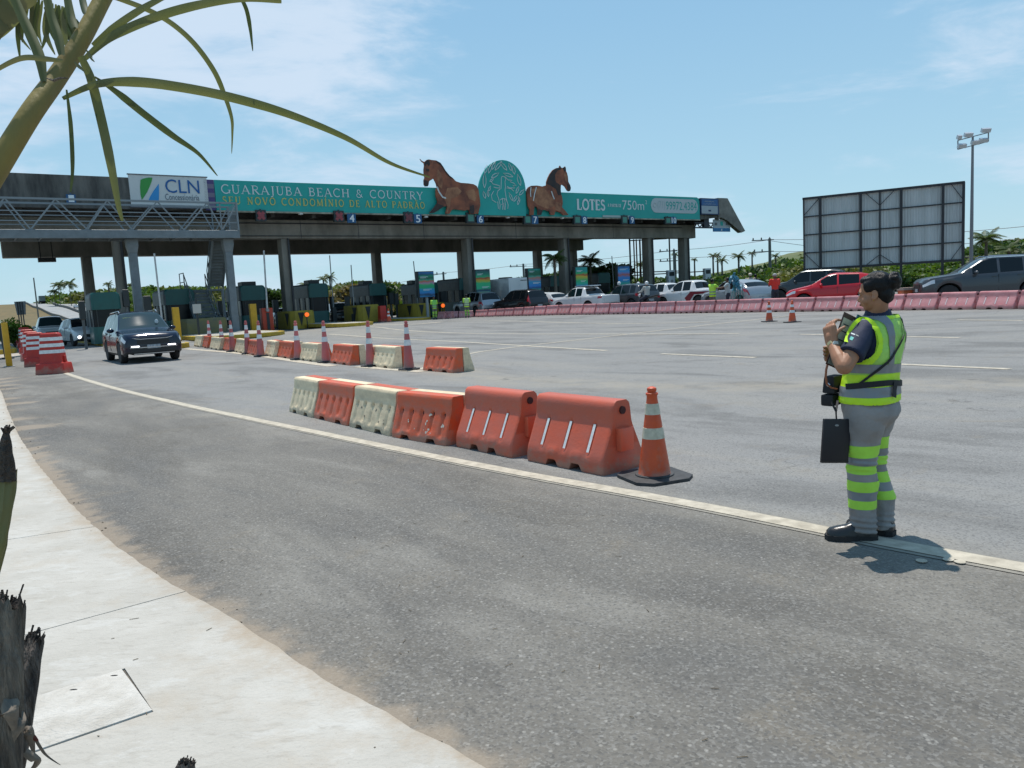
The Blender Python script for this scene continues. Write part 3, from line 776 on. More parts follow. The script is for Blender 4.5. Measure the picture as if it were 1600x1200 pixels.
# ------------------------------------------------------------ sign boards
teal = mat('teal_banner', (.008,.325,.285), .5, noise_amt=.08, nscale=.4)
greyframe = mat('sign_frame', (.12,.125,.14), .6)
white_pr = mat('white_print', (.60,.64,.64), .6); gold = mat('gold_print', (.46,.44,.13), .6)
SD = DF-.14
sg = empty('advert_banner', tuple(GO+GN*SD), GA, label='long teal advertising banner along the canopy edge with white and gold lettering', cat='banner')
def SL2(px, py, d=SD): return gl(px, py, d)
def Lp(s, z, off=0.0): return (s, -off, z)          # local point in front of the sign plane
tl, bl = SL2(336, 281), SL2(336, 328.5); 
zb = SL2(700, 335.5)[1]; zt = SL2(620, 292.5)[1]
s0, s1 = SL2(336, 300)[0], SL2(1093, 320)[0]
ztR = SL2(1080, 308)[1]
mb = MB(); mb.poly([(s0, zb), (s0, zt), (SL2(760,300)[0], (zt+ztR)/2), (s1-.35, ztR), (s1-.1, ztR-.12), (s1, ztR-.4), (s1, zb)], .12, 'xz', 0); mb.build('banner_sheet', teal, sg)
mb = MB(); mb.box(s0-.02, s1, -.05, .1, zb-.1, zb-.002); mb.build('lower_rail', mat('rail_pale', (.30,.27,.21), .7, noise_amt=.5, nscale=1.5), sg)
mb = MB()
for i in range(7):
    a = zb+(zt-zb)*i/7; mb.cur = i % 2; mb.box(s0-.62, s0-.03, 0, .1, a, a+(zt-zb)/7-.002)
mb.build('striped_end', [mat('purple_print', (.07,.05,.16), .6), mat('mauve_print', (.16,.14,.2), .6)], sg)
print('banner z', zb, zt, ztR, 's', s0, s1)
def fnS(a, b, k=0): return (a, -.03-k, b)
# letters follow the perspective, so their boxes are constant in s and z
mb = MB(); a0, a1 = SL2(345.5, 300)[0], SL2(660.5, 310)[0]; zt1 = SL2(520, 292)[1]; zb1 = SL2(520, 306.5)[1]
zA = SL2(346, 287.5)[1]; zB = SL2(346, 302)[1]; zC = SL2(655, 300.5)[1]; zD = SL2(655, 312)[1]
print('text', zA, zB, zC, zD)
zt1 = (zA+zC)/2; zb1 = (zB+zD)/2
wl_ = []; stroke_text(wl_, 'GUARAJUBA BEACH & COUNTRY', a0, a1, zb1, zt1, fnS, bold=1.15)
for mb in wl_: mb.build('headline_lettering', white_pr, sg, fix=False)
zA, zB = SL2(349, 307)[1], SL2(349, 318.5)[1]; zC, zD = SL2(660, 316)[1], SL2(660, 326)[1]
wl_ = []; stroke_text(wl_, 'SEU NOVO CONDOMÍNIO DE ALTO PADRÃO', SL2(347.5, 313)[0], SL2(663, 320)[0], (zB+zD)/2, (zA+zC)/2, fnS, track=.26, bold=1.5)
for mb in wl_: mb.build('slogan_lettering', gold, sg, fix=False)
mb = MB()
def bt(mb, s, pxa, pxb, pya, pyb, mi=None, off=.03):
    a = SL2(pxa, (pya+pyb)/2)[0]; b = SL2(pxb, (pya+pyb)/2)[0]; xm = (pxa+pxb)/2
    add_text(mb, s, a, b, SL2(xm, pyb)[1], SL2(xm, pya)[1], lambda x, y: (x, -off, y), mi=mi)
stroke_text(mb, 'LOTES', SL2(901, 320)[0], SL2(945, 320)[0], SL2(923, 328)[1], SL2(923, 312)[1], fnS, track=.08, bold=2.0)
stroke_text(mb, 'A PARTIR DE', SL2(949, 320)[0], SL2(970, 320)[0], SL2(960, 323.5)[1], SL2(960, 318.7)[1], fnS, track=.08, bold=1.4)
bt(mb, '750m', 972, 1006, 313.5, 328); bt(mb, '2', 1008, 1010.5, 313, 319)
mb.build('price_lettering', white_pr, sg, fix=False)
pill = mat('pill_grey', (.46,.49,.50), .6)
mb = MB(); z0, z1 = SL2(1050, 333)[1], SL2(1050, 310.5)[1]; a, b = SL2(1017, 321)[0], SL2(1090, 322)[0]; r = (z1-z0)/2
pp = [(a+r+r*math.cos(R(90+180*i/12)), (z0+z1)/2+r*math.sin(R(90+180*i/12))) for i in range(13)] + [(b-r+r*math.cos(R(-90+180*i/12)), (z0+z1)/2+r*math.sin(R(-90+180*i/12))) for i in range(13)]
mb.poly(pp, .025, 'xz', -.03); mb.build('phone_panel', pill, sg)
mb = MB(); bt(mb, '99972.4384', 1040, 1088, 315.5, 328.5, off=.04); mb.build('phone_lettering', teal, sg, fix=False)
mb = MB(); bt(mb, '(71)', 1027, 1038.5, 314, 328.5, off=.04)
s, z = SL2(1022.5, 321); mb.tube([(s+.2*math.cos(R(i*30)), -.04, z+.2*math.sin(R(i*30))) for i in range(13)], .02, 4)
mb.build('phone_lettering', mat('pale_teal', (.30,.40,.40), .6), sg, fix=False)
mb = MB(); a, b = SL2(941, 334)[0], SL2(984, 334)[0]; mb.box(a, b, -.05, -.031, zb+.03, zb+.2); mb.build('small_print', mat('print_grey', (.36,.42,.40), .6), sg)

# cut-out horses (flat printed boards) and domed emblem ------------------------
bay = mat('horse_print', (.33,.10,.042), .6, c2=(.095,.026,.015), nscale=1.0, detail=9)
bay_hi = mat('horse_print_highlight', (.40,.18,.085), .6, c2=(.15,.046,.022), nscale=1.2, detail=9)
bay_dk = mat('horse_print_dark', (.018,.012,.014), .6, c2=(.045,.022,.016), nscale=2); 
def Pz(ox, oy, pts, d): return [gl(ox+x/8, oy+y/8, d) for x, y in pts]
HD = SD-.28
def horse(ox, oy, outline, darks, highs, lines, label):
    o = empty('horse_cutout', tuple(GO+GN*HD), GA, label=label, cat='advertising cutout', group='horse cutouts on the banner')
    mb = MB(); mb.poly(Pz(ox, oy, outline, HD), .09, 'xz', 0); mb.build('printed_board', bay, o)
    for i, p in enumerate(highs):
        mb = MB(); mb.poly(Pz(ox, oy, p, HD), .004, 'xz', -.008-.001*i); mb.build('coat_print', bay_hi, o)
    for i, p in enumerate(darks):
        mb = MB(); mb.poly(Pz(ox, oy, p, HD), .004, 'xz', -.016-.001*i); mb.build('dark_print', bay_dk, o)
    mb = MB()
    for p, w_ in lines:
        q = Pz(ox, oy, p, HD); mb.tube([(a, -.022, b) for a, b in q], w_, 5)
    if lines: mb.build('pale_print', white_pr, o)
    return o
h1 = [(130,65),(152,88),(185,105),(215,78),(240,72),(270,78),(330,85),(385,115),(420,165),(450,215),(500,275),(545,310),(580,345),(640,365),(740,372),(800,382),(840,405),(862,450),(870,520),(880,580),(885,650),(870,700),(858,752),(755,752),(745,710),(735,700),(690,712),(640,705),(560,695),(530,700),(500,752),(452,752),(452,735),(465,680),(470,655),(430,660),(400,680),(350,715),(300,742),(248,744),(262,725),(310,670),(345,620),(350,590),(330,540),(328,460),(345,420),(330,370),(300,310),(270,330),(245,345),(238,390),(228,408),(195,410),(180,385),(178,330),(190,300),(180,250),(178,200),(185,150),(180,120),(150,97)]
horse(640, 240, h1,
      [[(185,105),(215,78),(245,85),(255,130),(240,160),(215,130),(195,160),(186,150)], [(178,330),(205,335),(235,350),(236,390),(228,408),(195,410),(180,385)], [(205,190),(245,195),(240,225),(210,220)],
       [(345,622),(430,655),(400,680),(350,715),(300,742),(248,744),(262,725),(310,670)], [(755,655),(800,640),(810,700),(800,750),(757,750),(745,710)], [(330,85),(385,115),(420,165),(450,215),(500,275),(545,310),(520,310),(470,270),(430,210),(390,150),(340,110)]],
      [[(470,430),(600,420),(650,470),(600,540),(520,560),(500,680),(470,740),(455,735),(470,655),(430,560)], [(700,470),(800,440),(840,520),(820,600),(740,560)], [(350,190),(400,260),(420,340),(400,440),(360,400),(340,280)]],
      [([(340,415),(365,480),(410,545),(450,560)], .06)], 'flat cut-out of a brown horse facing left beside the dome emblem')
h2 = [(345,450),(365,420),(400,402),(470,398),(540,410),(590,395),(592,350),(610,300),(635,250),(670,205),(710,182),(750,175),(758,150),(775,175),(800,180),(822,160),(832,180),(835,215),(850,245),(860,290),(865,350),(885,390),(895,430),(888,465),(870,472),(850,460),(820,410),(785,385),(770,400),(768,450),(775,500),(790,560),(795,620),(785,670),(830,720),(868,768),(800,769),(770,740),(720,720),(700,722),(690,767),(645,767),(625,720),(600,715),(560,700),(540,710),(525,767),(485,767),(485,700),(470,665),(445,660),(435,700),(430,767),(380,767),(385,700),(360,650),(350,560),(345,500)]
horse(780, 240, h2,
      [[(610,300),(635,250),(670,205),(710,182),(750,175),(758,150),(775,175),(770,200),(730,210),(700,260),(700,330),(740,430),(700,440),(640,400),(595,380)], [(700,350),(770,400),(768,450),(775,520),(735,520),(705,440)], [(850,380),(885,390),(895,430),(888,465),(870,472),(850,460)], [(485,690),(540,712),(525,767),(485,767)], [(790,180),(822,160),(832,180),(835,215),(815,230)]],
      [[(400,440),(560,430),(640,520),(700,600),(690,660),(600,690),(480,640),(400,580)], [(810,240),(850,260),(860,330),(850,370),(820,330)], [(700,600),(770,620),(770,690),(830,740),(780,735),(700,700)]],
      [([(395,420),(388,480),(392,540)], .04), ([(462,420),(440,500),(425,590)], .04), ([(650,470),(670,530),(686,570)], .05)], 'flat cut-out of a brown horse facing right between dome emblem and the word on lots')
ED = SD-.16
em = empty('dome_emblem', tuple(GO+GN*ED), GA, label='teal dome-topped emblem board with white line drawing between two horse cut-outs', cat='emblem board')
cx, cy = 784.5, 301
dome = [gl(cx+37*math.cos(R(t)), cy-51*math.sin(R(t)), ED) for t in range(0, 181, 8)]
zbl = zb
mb = MB(); mb.poly([(gl(821.5,330,ED)[0], zbl)] + dome + [(gl(747.5,330,ED)[0], zbl)], .14, 'xz', 0); mb.build('emblem_sheet', teal, em)
mb = MB()
def eline(pts, w_=.035):
    q = [gl(640+x/8, 240+y/8, ED) for x, y in pts]; mb.tube([(a, -.02, b) for a, b in q], w_, 4)
def eleaf(x, y, dx, dy, wd):
    dx *= 1.3; dy *= 1.3; wd *= 1.25
    n = math.hypot(dx, dy); ux, uy = -dy/n*wd, dx/n*wd
    eline([(x,y),(x+dx*.3+ux*.8,y+dy*.3+uy*.8),(x+dx*.6+ux*.8,y+dy*.6+uy*.8),(x+dx,y+dy),(x+dx*.6-ux*.8,y+dy*.6-uy*.8),(x+dx*.3-ux*.8,y+dy*.3-uy*.8),(x,y)], .028)
for x, y, dx, dy, wd in [(1065,210,65,-85,16),(1030,200,30,-75,14),(985,245,30,-90,15),(940,245,20,-80,14),(1020,300,75,-45,18),(1000,350,40,-30,10),(935,430,0,-150,18),(985,470,20,-50,10),
                         (1215,210,-65,-85,16),(1270,215,-25,-75,14),(1310,260,-15,-85,15),(1290,290,-95,-35,16),(1385,400,-30,-110,18),(1330,500,25,-70,12),(1370,520,45,-55,14),(945,560,-20,-70,14),(985,540,-10,-60,10),(1300,600,30,-60,12),(1350,640,10,-50,10),(1285,590,-35,-80,12),(1375,600,-15,-50,8)]: eleaf(x, y, dx, dy, wd)
for p in [[(1020,350),(1040,380),(1080,390),(1120,400),(1125,430),(1090,430),(1050,420)],[(1140,440),(1145,300),(1155,285),(1185,290),(1200,320),(1190,350),(1195,420),(1190,460)],[(1190,290),(1230,330),(1280,335),(1250,350),(1300,370),(1330,400),(1290,400),(1310,430),(1250,430),(1215,410)],
          [(1130,440),(1100,470),(1090,510),(1110,560),(1130,640),(1125,700)],[(1190,460),(1200,520),(1210,580),(1230,640),(1225,690)],[(1160,560),(1165,640),(1160,700)],[(1185,560),(1195,640),(1190,705)],[(1050,470),(1020,520),(1030,580),(1080,610)],[(1210,430),(1270,440),(1300,470)],[(1130,580),(1160,560),(1200,570),(1215,600)],[(1145,640),(1175,620),(1180,700)],[(1100,600),(1108,690)]]: eline(p, .028)
mb.build('line_drawing', white_pr, em)

# CLN board ------------------------------------------------------------
cb = empty('operator_sign', tuple(GO+GN*SD), GA, label='white board with blue letters CLN and green and blue swoosh logo on the concrete fascia', cat='sign')
q = [SL2(204, 273), SL2(323, 277.5), SL2(327, 325.5), SL2(208.5, 322.5)]
a0 = q[3][0]; a1 = q[2][0]; z0 = q[3][1]; z1 = (q[0][1]+q[1][1])/2
mb = MB(); mb.poly([(a0-.1, z0), (a0-.1, z1), (a1, z1), (a1, z0)], .14, 'xz', 0); mb.build('board', mat('white_board', (.56,.57,.56), .6, noise_amt=.06, nscale=.5), cb)
mb = MB(); mb.box(a0-.16, a1+.06, -.03, .1, z1+.002, z1+.06); mb.box(a0-.16, a1+.06, -.03, .1, z0-.06, z0-.002); mb.build('board_frame', greyframe, cb)
blu = mat('logo_blue', (.012,.10,.30), .6)
mb = MB(); bt(mb, 'CLN', 258, 311, 281, 302); mb.build('logo_lettering', blu, cb, fix=False)
mb = MB(); bt(mb, 'Concessionária', 258, 311, 303.5, 313); mb.build('logo_lettering', mat('logo_grey', (.10,.13,.17), .6), cb, fix=False)
def lg(pts): return [SL2(x, y) for x, y in pts]
mb = MB(); mb.poly(lg([(219.5,281),(224,279),(231,277.5),(238,277.5),(237,283),(234,291),(230,300),(225,308),(221.5,312.5),(219.5,304),(218.7,292)]), .01, 'xz', -.02); mb.build('logo_mark', mat('logo_green', (.04,.27,.05), .6), cb)
mb = MB(); mb.poly(lg([(231.5,315),(234,308),(240,298),(248,287),(248.5,300),(248,316)]), .01, 'xz', -.02); mb.build('logo_mark', mat('logo_sky', (.03,.25,.55), .6), cb)
print('cln', a0, a1, z0, z1)
# small blue information board near the right end
ib = empty('tariff_sign', tuple(GO+GN*SD), GA, label='small blue and grey tariff board at the right end of the banner', cat='sign')
def rect(pxa, pxb, pya, pyb, mb, off, th=.02, d=SD):
    xm, ym = (pxa+pxb)/2, (pya+pyb)/2
    mb.box(gl(pxa, ym, d)[0], gl(pxb, ym, d)[0], -off, -off+th, gl(xm, pyb, d)[1], gl(xm, pya, d)[1])
navy = mat('sign_navy', (.012,.03,.10), .5); blue_s = mat('sign_blue', (.02,.10,.27), .5); greyp = mat('sign_greyprint', (.36,.39,.42), .6)
mb = MB(); rect(1094.5, 1122.5, 310, 335.5, mb, .05, .16); mb.build('frame', navy, ib)
mb = MB(); rect(1095.5, 1120.5, 311.5, 321.3, mb, .075, .02); mb.build('blue_panel', blue_s, ib)
mb = MB(); rect(1095.5, 1120.5, 321.8, 334, mb, .075, .02); mb.build('grey_panel', greyp, ib)
mb = MB(); bt(mb, 'FEDERAL', 1100, 1115, 314, 316, off=.085); bt(mb, 'AUTOMÁTICA', 1098, 1117, 317.8, 320, off=.085); mb.build('lettering', greyp, ib, fix=False)
mb = MB(); rect(1106, 1110, 328, 330.5, mb, .085, .01); mb.build('small_mark', navy, ib)
hs = empty('hanging_sign', tuple(GO+GN*(SD+.4)), GA, label='white sign with blue bottom strip hanging below the right end of the canopy', cat='sign')
D2 = SD+.4
mb = MB(); rect(1114.5, 1141, 343, 356, mb, .0, .06, D2); mb.build('white_panel', greyp, hs)
mb = MB(); rect(1114.5, 1141, 356.2, 362, mb, .0, .06, D2); mb.build('blue_panel', mat('sign_brightblue', (.01,.14,.33), .5), hs)
mb = MB(); rect(1125.5, 1129.5, 346, 352.5, mb, .015, .01, D2); mb.build('teal_mark', teal, hs)
mb = MB(); rect(1126.6, 1128.4, 357.5, 360.5, mb, .015, .01, D2); mb.build('arrow_mark', white_pr, hs)
mb = MB(); [rect(a, b, 348, 352, mb, .015, .01, D2) for a, b in ((1116.5,1120.5),(1134,1139))]; mb.build('small_print', greyframe, hs)
mb = MB(); s0_, z0_ = gl(1086, 348, D2); s1_, z1_ = gl(1116, 347.5, D2); zl_ = gl(1086, 355.5, D2)[1]
mb.beam((s0_, .1, z0_), (s1_, .1, z0_), .12); mb.beam((s0_, .1, zl_), (s1_, .1, zl_), .12)
n = 7
for i in range(n):
    x0_, x1_ = s0_+(s1_-s0_)*i/n, s0_+(s1_-s0_)*(i+1)/n
    mb.beam((x0_, .1, z0_ if i % 2 else zl_), (x1_, .1, zl_ if i % 2 else z0_), .08)
sh, zh = gl(1104, 341, D2); mb.box(sh-.35, sh+.35, .0, .3, zl_, gl(1104, 336, D2)[1])
mb.build('support_truss', mat('truss_black', (.02,.022,.035), .5), hs)
# lane number plates and signals ---------------------------------------
ND = DF-.28
plate_blue = mat('plate_blue', (.015,.085,.20), .5); red_x = mat('signal_red', (.26,.045,.055), .5, noise_amt=.2, nscale=6); grn_x = mat('signal_green', (.06,.22,.17), .5); boxdk = mat('signal_box', (.022,.03,.032), .5)
for n_, xa, xb, ya, yb in [('1',103.5,118.5,303.6,317),('4',543,556,334,348),('5',647,659,334.5,349),('6',745.5,756,336,349),('7',831,841,337,350),('8',909,917.5,338,350),('9',984,991.5,338,349.5),('10',1048.5,1057,339,349.5)]:
    sa, sb = gl(xa, (ya+yb)/2, ND)[0], gl(xb, (ya+yb)/2, ND)[0]; z_0, z_1 = gl((xa+xb)/2, yb, ND)[1], gl((xa+xb)/2, ya, ND)[1]
    c = (sa+sb)/2
    o = empty('lane_sign', tuple(gworld(c, ND, 0)), GA, label='blue number plate '+{'1':'at the far left above the footbridge rail','4':'under the banner word BEACH','5':'under the end of the banner word PADRÃO','6':'under the left foot of the dome emblem','7':'under the rear legs of the right horse','8':'under the banner word LOTES','9':'under the banner figure with square metres','10':'under the banner phone number'}[n_], cat='sign', group='blue lane number plates')
    mb = MB(); mb.box(sa-c, sb-c, 0, .1, z_0, z_1); mb.box(-.03, .03, .02, .08, z_1, z_1+.06); mb.build('plate', plate_blue, o)
    mb = MB(); w_ = (sb-sa); k = .24 if len(n_) == 1 else .10; add_text(mb, n_, sa-c+w_*k, sb-c-w_*k, z_0+(z_1-z_0)*.10, z_1-(z_1-z_0)*.10, lambda x, y: (x, -.012, y)); add_text(mb, n_, sa-c+w_*k+.03, sb-c-w_*k+.03, z_0+(z_1-z_0)*.10, z_1-(z_1-z_0)*.10, lambda x, y: (x, -.016, y)); mb.build('lane_number', mat('number_white', (.75,.77,.78), .5), o, fix=False)
for i, (xa, xb, ya, yb, m_) in enumerate([(402,414,330,344,'x'),(524,536,331,345,'x'),(633,644.5,333,347,'d'),(730.5,741,334,347,'g'),(820,829.5,337,349,'g'),(898,907,338,349,'g'),(972.5,980,338,349,'g'),(1040.5,1048,340,349,'g')]):
    sa, sb = gl(xa, (ya+yb)/2, ND)[0], gl(xb, (ya+yb)/2, ND)[0]; z_0, z_1 = gl((xa+xb)/2, yb, ND)[1], gl((xa+xb)/2, ya, ND)[1]; c = (sa+sb)/2
    near_ = ['above the orange barrier gate','under the banner word BEACH','under the banner word PADRÃO','below the hind legs of the left horse','below the right foot of the dome emblem','under the banner word LOTES','under the banner area figure','under the banner phone number'][i]
    o = empty('lane_signal', tuple(gworld(c, ND, 0)), GA, label={'x':'square lane signal showing a red cross, ','d':'dim lane signal with faint red cross, ','g':'dark lane signal box with dull green face, '}[m_]+near_, cat='lane signal', group='lane signals under the canopy edge')
    mb = MB(); mb.box(sa-c-.08, sb-c+.08, 0, .25, z_0-.06, z_1+.08); mb.box(-.04, .04, .05, .12, z_1+.081, z_1+.14); mb.build('signal_housing', boxdk, o)
    mb = MB(); u, v = (sb-sa)*.4, (z_1-z_0)*.4; zc = (z_0+z_1)/2
    if m_ == 'g': mb.box(-u, u, -.012, -.002, zc-v, zc+v)
    else: mb.beam((-u, -.01, zc-v), (u, -.01, zc+v), .02, .2, (0,0,1)); mb.beam((-u, -.025, zc+v), (u, -.025, zc-v), .02, .2, (0,0,1)); mb.beam((-u, -.04, zc), (u, -.04, zc), .02, .1)
    mb.build('signal_face', red_x if m_ == 'x' else (mat('signal_dim', (.16,.04,.05), .5) if m_ == 'd' else grn_x), o)

# ------------------------------------------------------------ footbridge
gst = mat('bridge_grey_paint', (.15,.175,.19), .5, noise_amt=.15, nscale=2); galv = mat('galvanised_rail', (.20,.225,.24), .5, metal=.2)
FD = -4.4
fb = empty('footbridge', tuple(GO+GN*FD), GA, label='grey steel truss footbridge with stairs in front of the canopy at the left', cat='footbridge')
zd0, zd1 = gl(330, 372, FD)[1], gl(330, 359.5, FD)[1]; zr = gl(330, 316.5, FD)[1]
fs0, fs1 = gl(-60, 365, FD)[0], gl(375, 365, FD)[0]; FW = 1.9
print('bridge', zd0, zd1, zr, fs0, fs1)
mb = MB(); mb.box(fs0, fs1, 0, .12, zd0, zd1); mb.box(fs0, fs1, FW-.12, FW, zd0, zd1); bevel(mb.build('deck_beam', gst, fb), .015, 1)
mb = MB(); mb.box(fs0, fs1, .121, FW-.121, zd0+.2, zd0+.26)
k = fs0
while k < fs1: mb.box(k, k+.08, .122, FW-.122, zd0+.02, zd0+.198); k += 1.1
mb.build('deck_plate', gst, fb)
def trs(y):
    mb = MB(); mb.beam((fs0, y, zr), (fs1, y, zr), .1)
    for f in (.28, .6): mb.beam((fs0, y, zd1+(zr-zd1)*f), (fs1, y, zd1+(zr-zd1)*f), .05)
    mb.build('handrail', galv, fb)
    nodes = [gl(px, 359 if i % 2 == 0 else 317, FD) for i, px in enumerate([-30, 8, 48, 87, 137, 168, 207, 246, 288, 324, 348, 370])]
    for (a, za), (b, zb_) in zip(nodes, nodes[1:]):
        zz = [zd1 if abs(v-zd1) < abs(v-zr) else zr for v in (za, zb_)]
        mb = MB(); mb.beam((a, y, zz[0]), (b, y, zz[1]), .068); mb.build('diagonal', galv, fb)
trs(.05); trs(FW-.05)
mb = MB()
for y in (.03, FW-.03): mb.beam((fs1-.05, y, zd1), (fs1-.05, y, zr+.05), .09); mb.beam((fs1-1.0, y, zd1), (fs1-1.0, y, zr), .06)
for k in range(8): mb.beam((fs1-.05, .1+k*.22, zd1+.05), (fs1-.05, .1+k*.22, zr), .03)
mb.build('end_railing', galv, fb)
for pa, pb, wd in ((210, 222, .42), (361, 372, .42)):
    sa = gl(pa, 375, FD)[0]; mb = MB()
    s_ = gl((pa+pb)/2, 440, FD)[0]
    mb.box(s_-.21, s_+.21, .55, .97, -.05, zd0-.75); bevel(mb.build('support_post', gst, fb), .02, 1)
    mb = MB(); mb.loft([[(s_-a, .76-a, z), (s_+a, .76-a, z), (s_+a, .76+a, z), (s_-a, .76+a, z)] for a, z in ((.215, zd0-.75), (.29, zd0-.35), (.29, zd0-.002))]); mb.build('post_head', gst, fb)
# stairs: upper flight drops away from the deck, landing, lower flight comes back beside it
dsk = mat('stair_steel', (.10,.12,.125), .55, noise_amt=.2, nscale=2)
sx0, sx1 = gl(334, 375, FD+FW)[0], gl(357, 375, FD+FW)[0]
zl = gl(335, 452, FD+4.5)[1]; topy, boty = FW, FW+2.3
def flight(x0, x1, ya, za, yb, zb_, n):
    for i in range(n):
        t = (i+.5)/n; y = ya+(yb-ya)*t; z = za+(zb_-za)*t
        mb = MB(); mb.box(x0+.04, x1-.04, y-.11, y+.15, z-.03, z+.02); mb.box(x0+.04, x1-.04, y-.11, y-.09, z+.0201, z+.16); mb.build('stair_tread', dsk, fb)
    mb = MB(); mb.beam((x0, ya, za), (x0, yb, zb_), .06, .3); mb.beam((x1, ya, za), (x1, yb, zb_), .06, .3)
    mb.build('stringer', gst, fb)
    mb = MB()
    for x in (x0, x1):
        for h in (.55, 1.05): mb.beam((x, ya, za+h), (x, yb, zb_+h), .045)
        for i in range(6):
            t = i/5; y, z = ya+(yb-ya)*t, za+(zb_-za)*t; mb.beam((x, y, z), (x, y, z+1.05), .045)
    mb.build('stair_railing', dsk, fb)
flight(sx0, sx1, topy, zd1-.1, boty, zl+.1, 17)
mb = MB(); mb.box(sx0-1.45, sx1+.1, boty, boty+1.2, zl-.1, zl); mb.build('landing', gst, fb)
flight(sx0-1.4, sx0-.15, boty, zl-.1, boty-2.6, .35, 12)
for x, y in ((sx1, boty+.1), (sx0-1.3, boty+1.1)): mb = MB(); mb.beam((x, y, -.1), (x, y, zl-.1), .16); mb.build('landing_post', gst, fb)
mb = MB()
for x in (sx0-1.4, sx1+.05):
    for h in (.5, 1.05): mb.beam((x, boty, zl+h), (x, boty+1.2, zl+h), .045)
    for y in (boty+.05, boty+1.15): mb.beam((x, y, zl), (x, y, zl+1.05), .045)
mb.build('landing_frame', dsk, fb)
# ================================================================= BARRIERS AND CONES
def plastic(name, c, c2, rough=.42, scr=None, nscale=5):
    m = mat(name, c, rough, c2=c2, nscale=nscale, bump=.12, bscale=25, detail=9, spec=.4, orand=.13)
    t = m.node_tree; b = t.nodes['Principled BSDF']; src = b.inputs['Base Color'].links[0].from_socket; L = t.links.new
    co = t.nodes.new('ShaderNodeTexCoord')
    for sc_, st_, lo, hi, amt, c_, zk in ((6, (1,1,1), .60, .80, .6, (.26,.21,.16,1), .30), (9, (1,1,6), .66, .74, .45, (.16,.12,.10,1), .04), (5, (5,1,1), .68, .75, .4, tuple(min(1, v*1.25+.08) for v in c)+(1,), 0)):
        mp = t.nodes.new('ShaderNodeMapping'); mp.inputs['Scale'].default_value = st_; L(co.outputs['Object'], mp.inputs[0])
        n = t.nodes.new('ShaderNodeTexNoise'); n.noise_dimensions = '4D'; n.inputs['Scale'].default_value = sc_; n.inputs['Detail'].default_value = 9; n.inputs['Roughness'].default_value = .7; L(mp.outputs[0], n.inputs['Vector'])
        oi = t.nodes.new('ShaderNodeObjectInfo'); ml = t.nodes.new('ShaderNodeMath'); ml.operation = 'MULTIPLY'; ml.inputs[1].default_value = 40; L(oi.outputs['Random'], ml.inputs[0]); L(ml.outputs[0], n.inputs['W'])
        sp = t.nodes.new('ShaderNodeSeparateXYZ'); L(co.outputs['Object'], sp.inputs[0])
        zz = t.nodes.new('ShaderNodeMapRange'); L(sp.outputs['Z'], zz.inputs['Value']); zz.inputs['From Max'].default_value = .3; zz.inputs['To Min'].default_value = zk; zz.inputs['To Max'].default_value = 0
        ad = t.nodes.new('ShaderNodeMath'); ad.operation = 'ADD'; L(zz.outputs[0], ad.inputs[0]); L(n.outputs['Fac'], ad.inputs[1])
        r = t.nodes.new('ShaderNodeMapRange'); L(ad.outputs[0], r.inputs['Value']); r.inputs['From Min'].default_value = lo; r.inputs['From Max'].default_value = hi; r.inputs['To Max'].default_value = amt
        x = t.nodes.new('ShaderNodeMix'); x.data_type = 'RGBA'; L(r.outputs[0], x.inputs[0]); L(src, x.inputs[6]); x.inputs[7].default_value = c_; src = x.outputs[2]
    L(src, b.inputs['Base Color']); return m
P_or = plastic('orange_plastic', (.62,.085,.022), (.46,.115,.060)); P_wh = plastic('cream_plastic', (.82,.665,.44), (.60,.475,.31), .6)
P_big = plastic('red_plastic', (.62,.108,.048), (.50,.125,.078), .4, nscale=2.2); P_pk = plastic('faded_red_plastic', (.56,.27,.27), (.46,.17,.175), .3, nscale=3)
P_red = plastic('channeliser_red', (.52,.03,.018), (.40,.03,.02), .45)
refl_w = mat('reflective_white', (.66,.67,.66), .45, noise_amt=.12, nscale=12)
hole_m = mat('moulded_hole', (.05,.012,.01), .8)
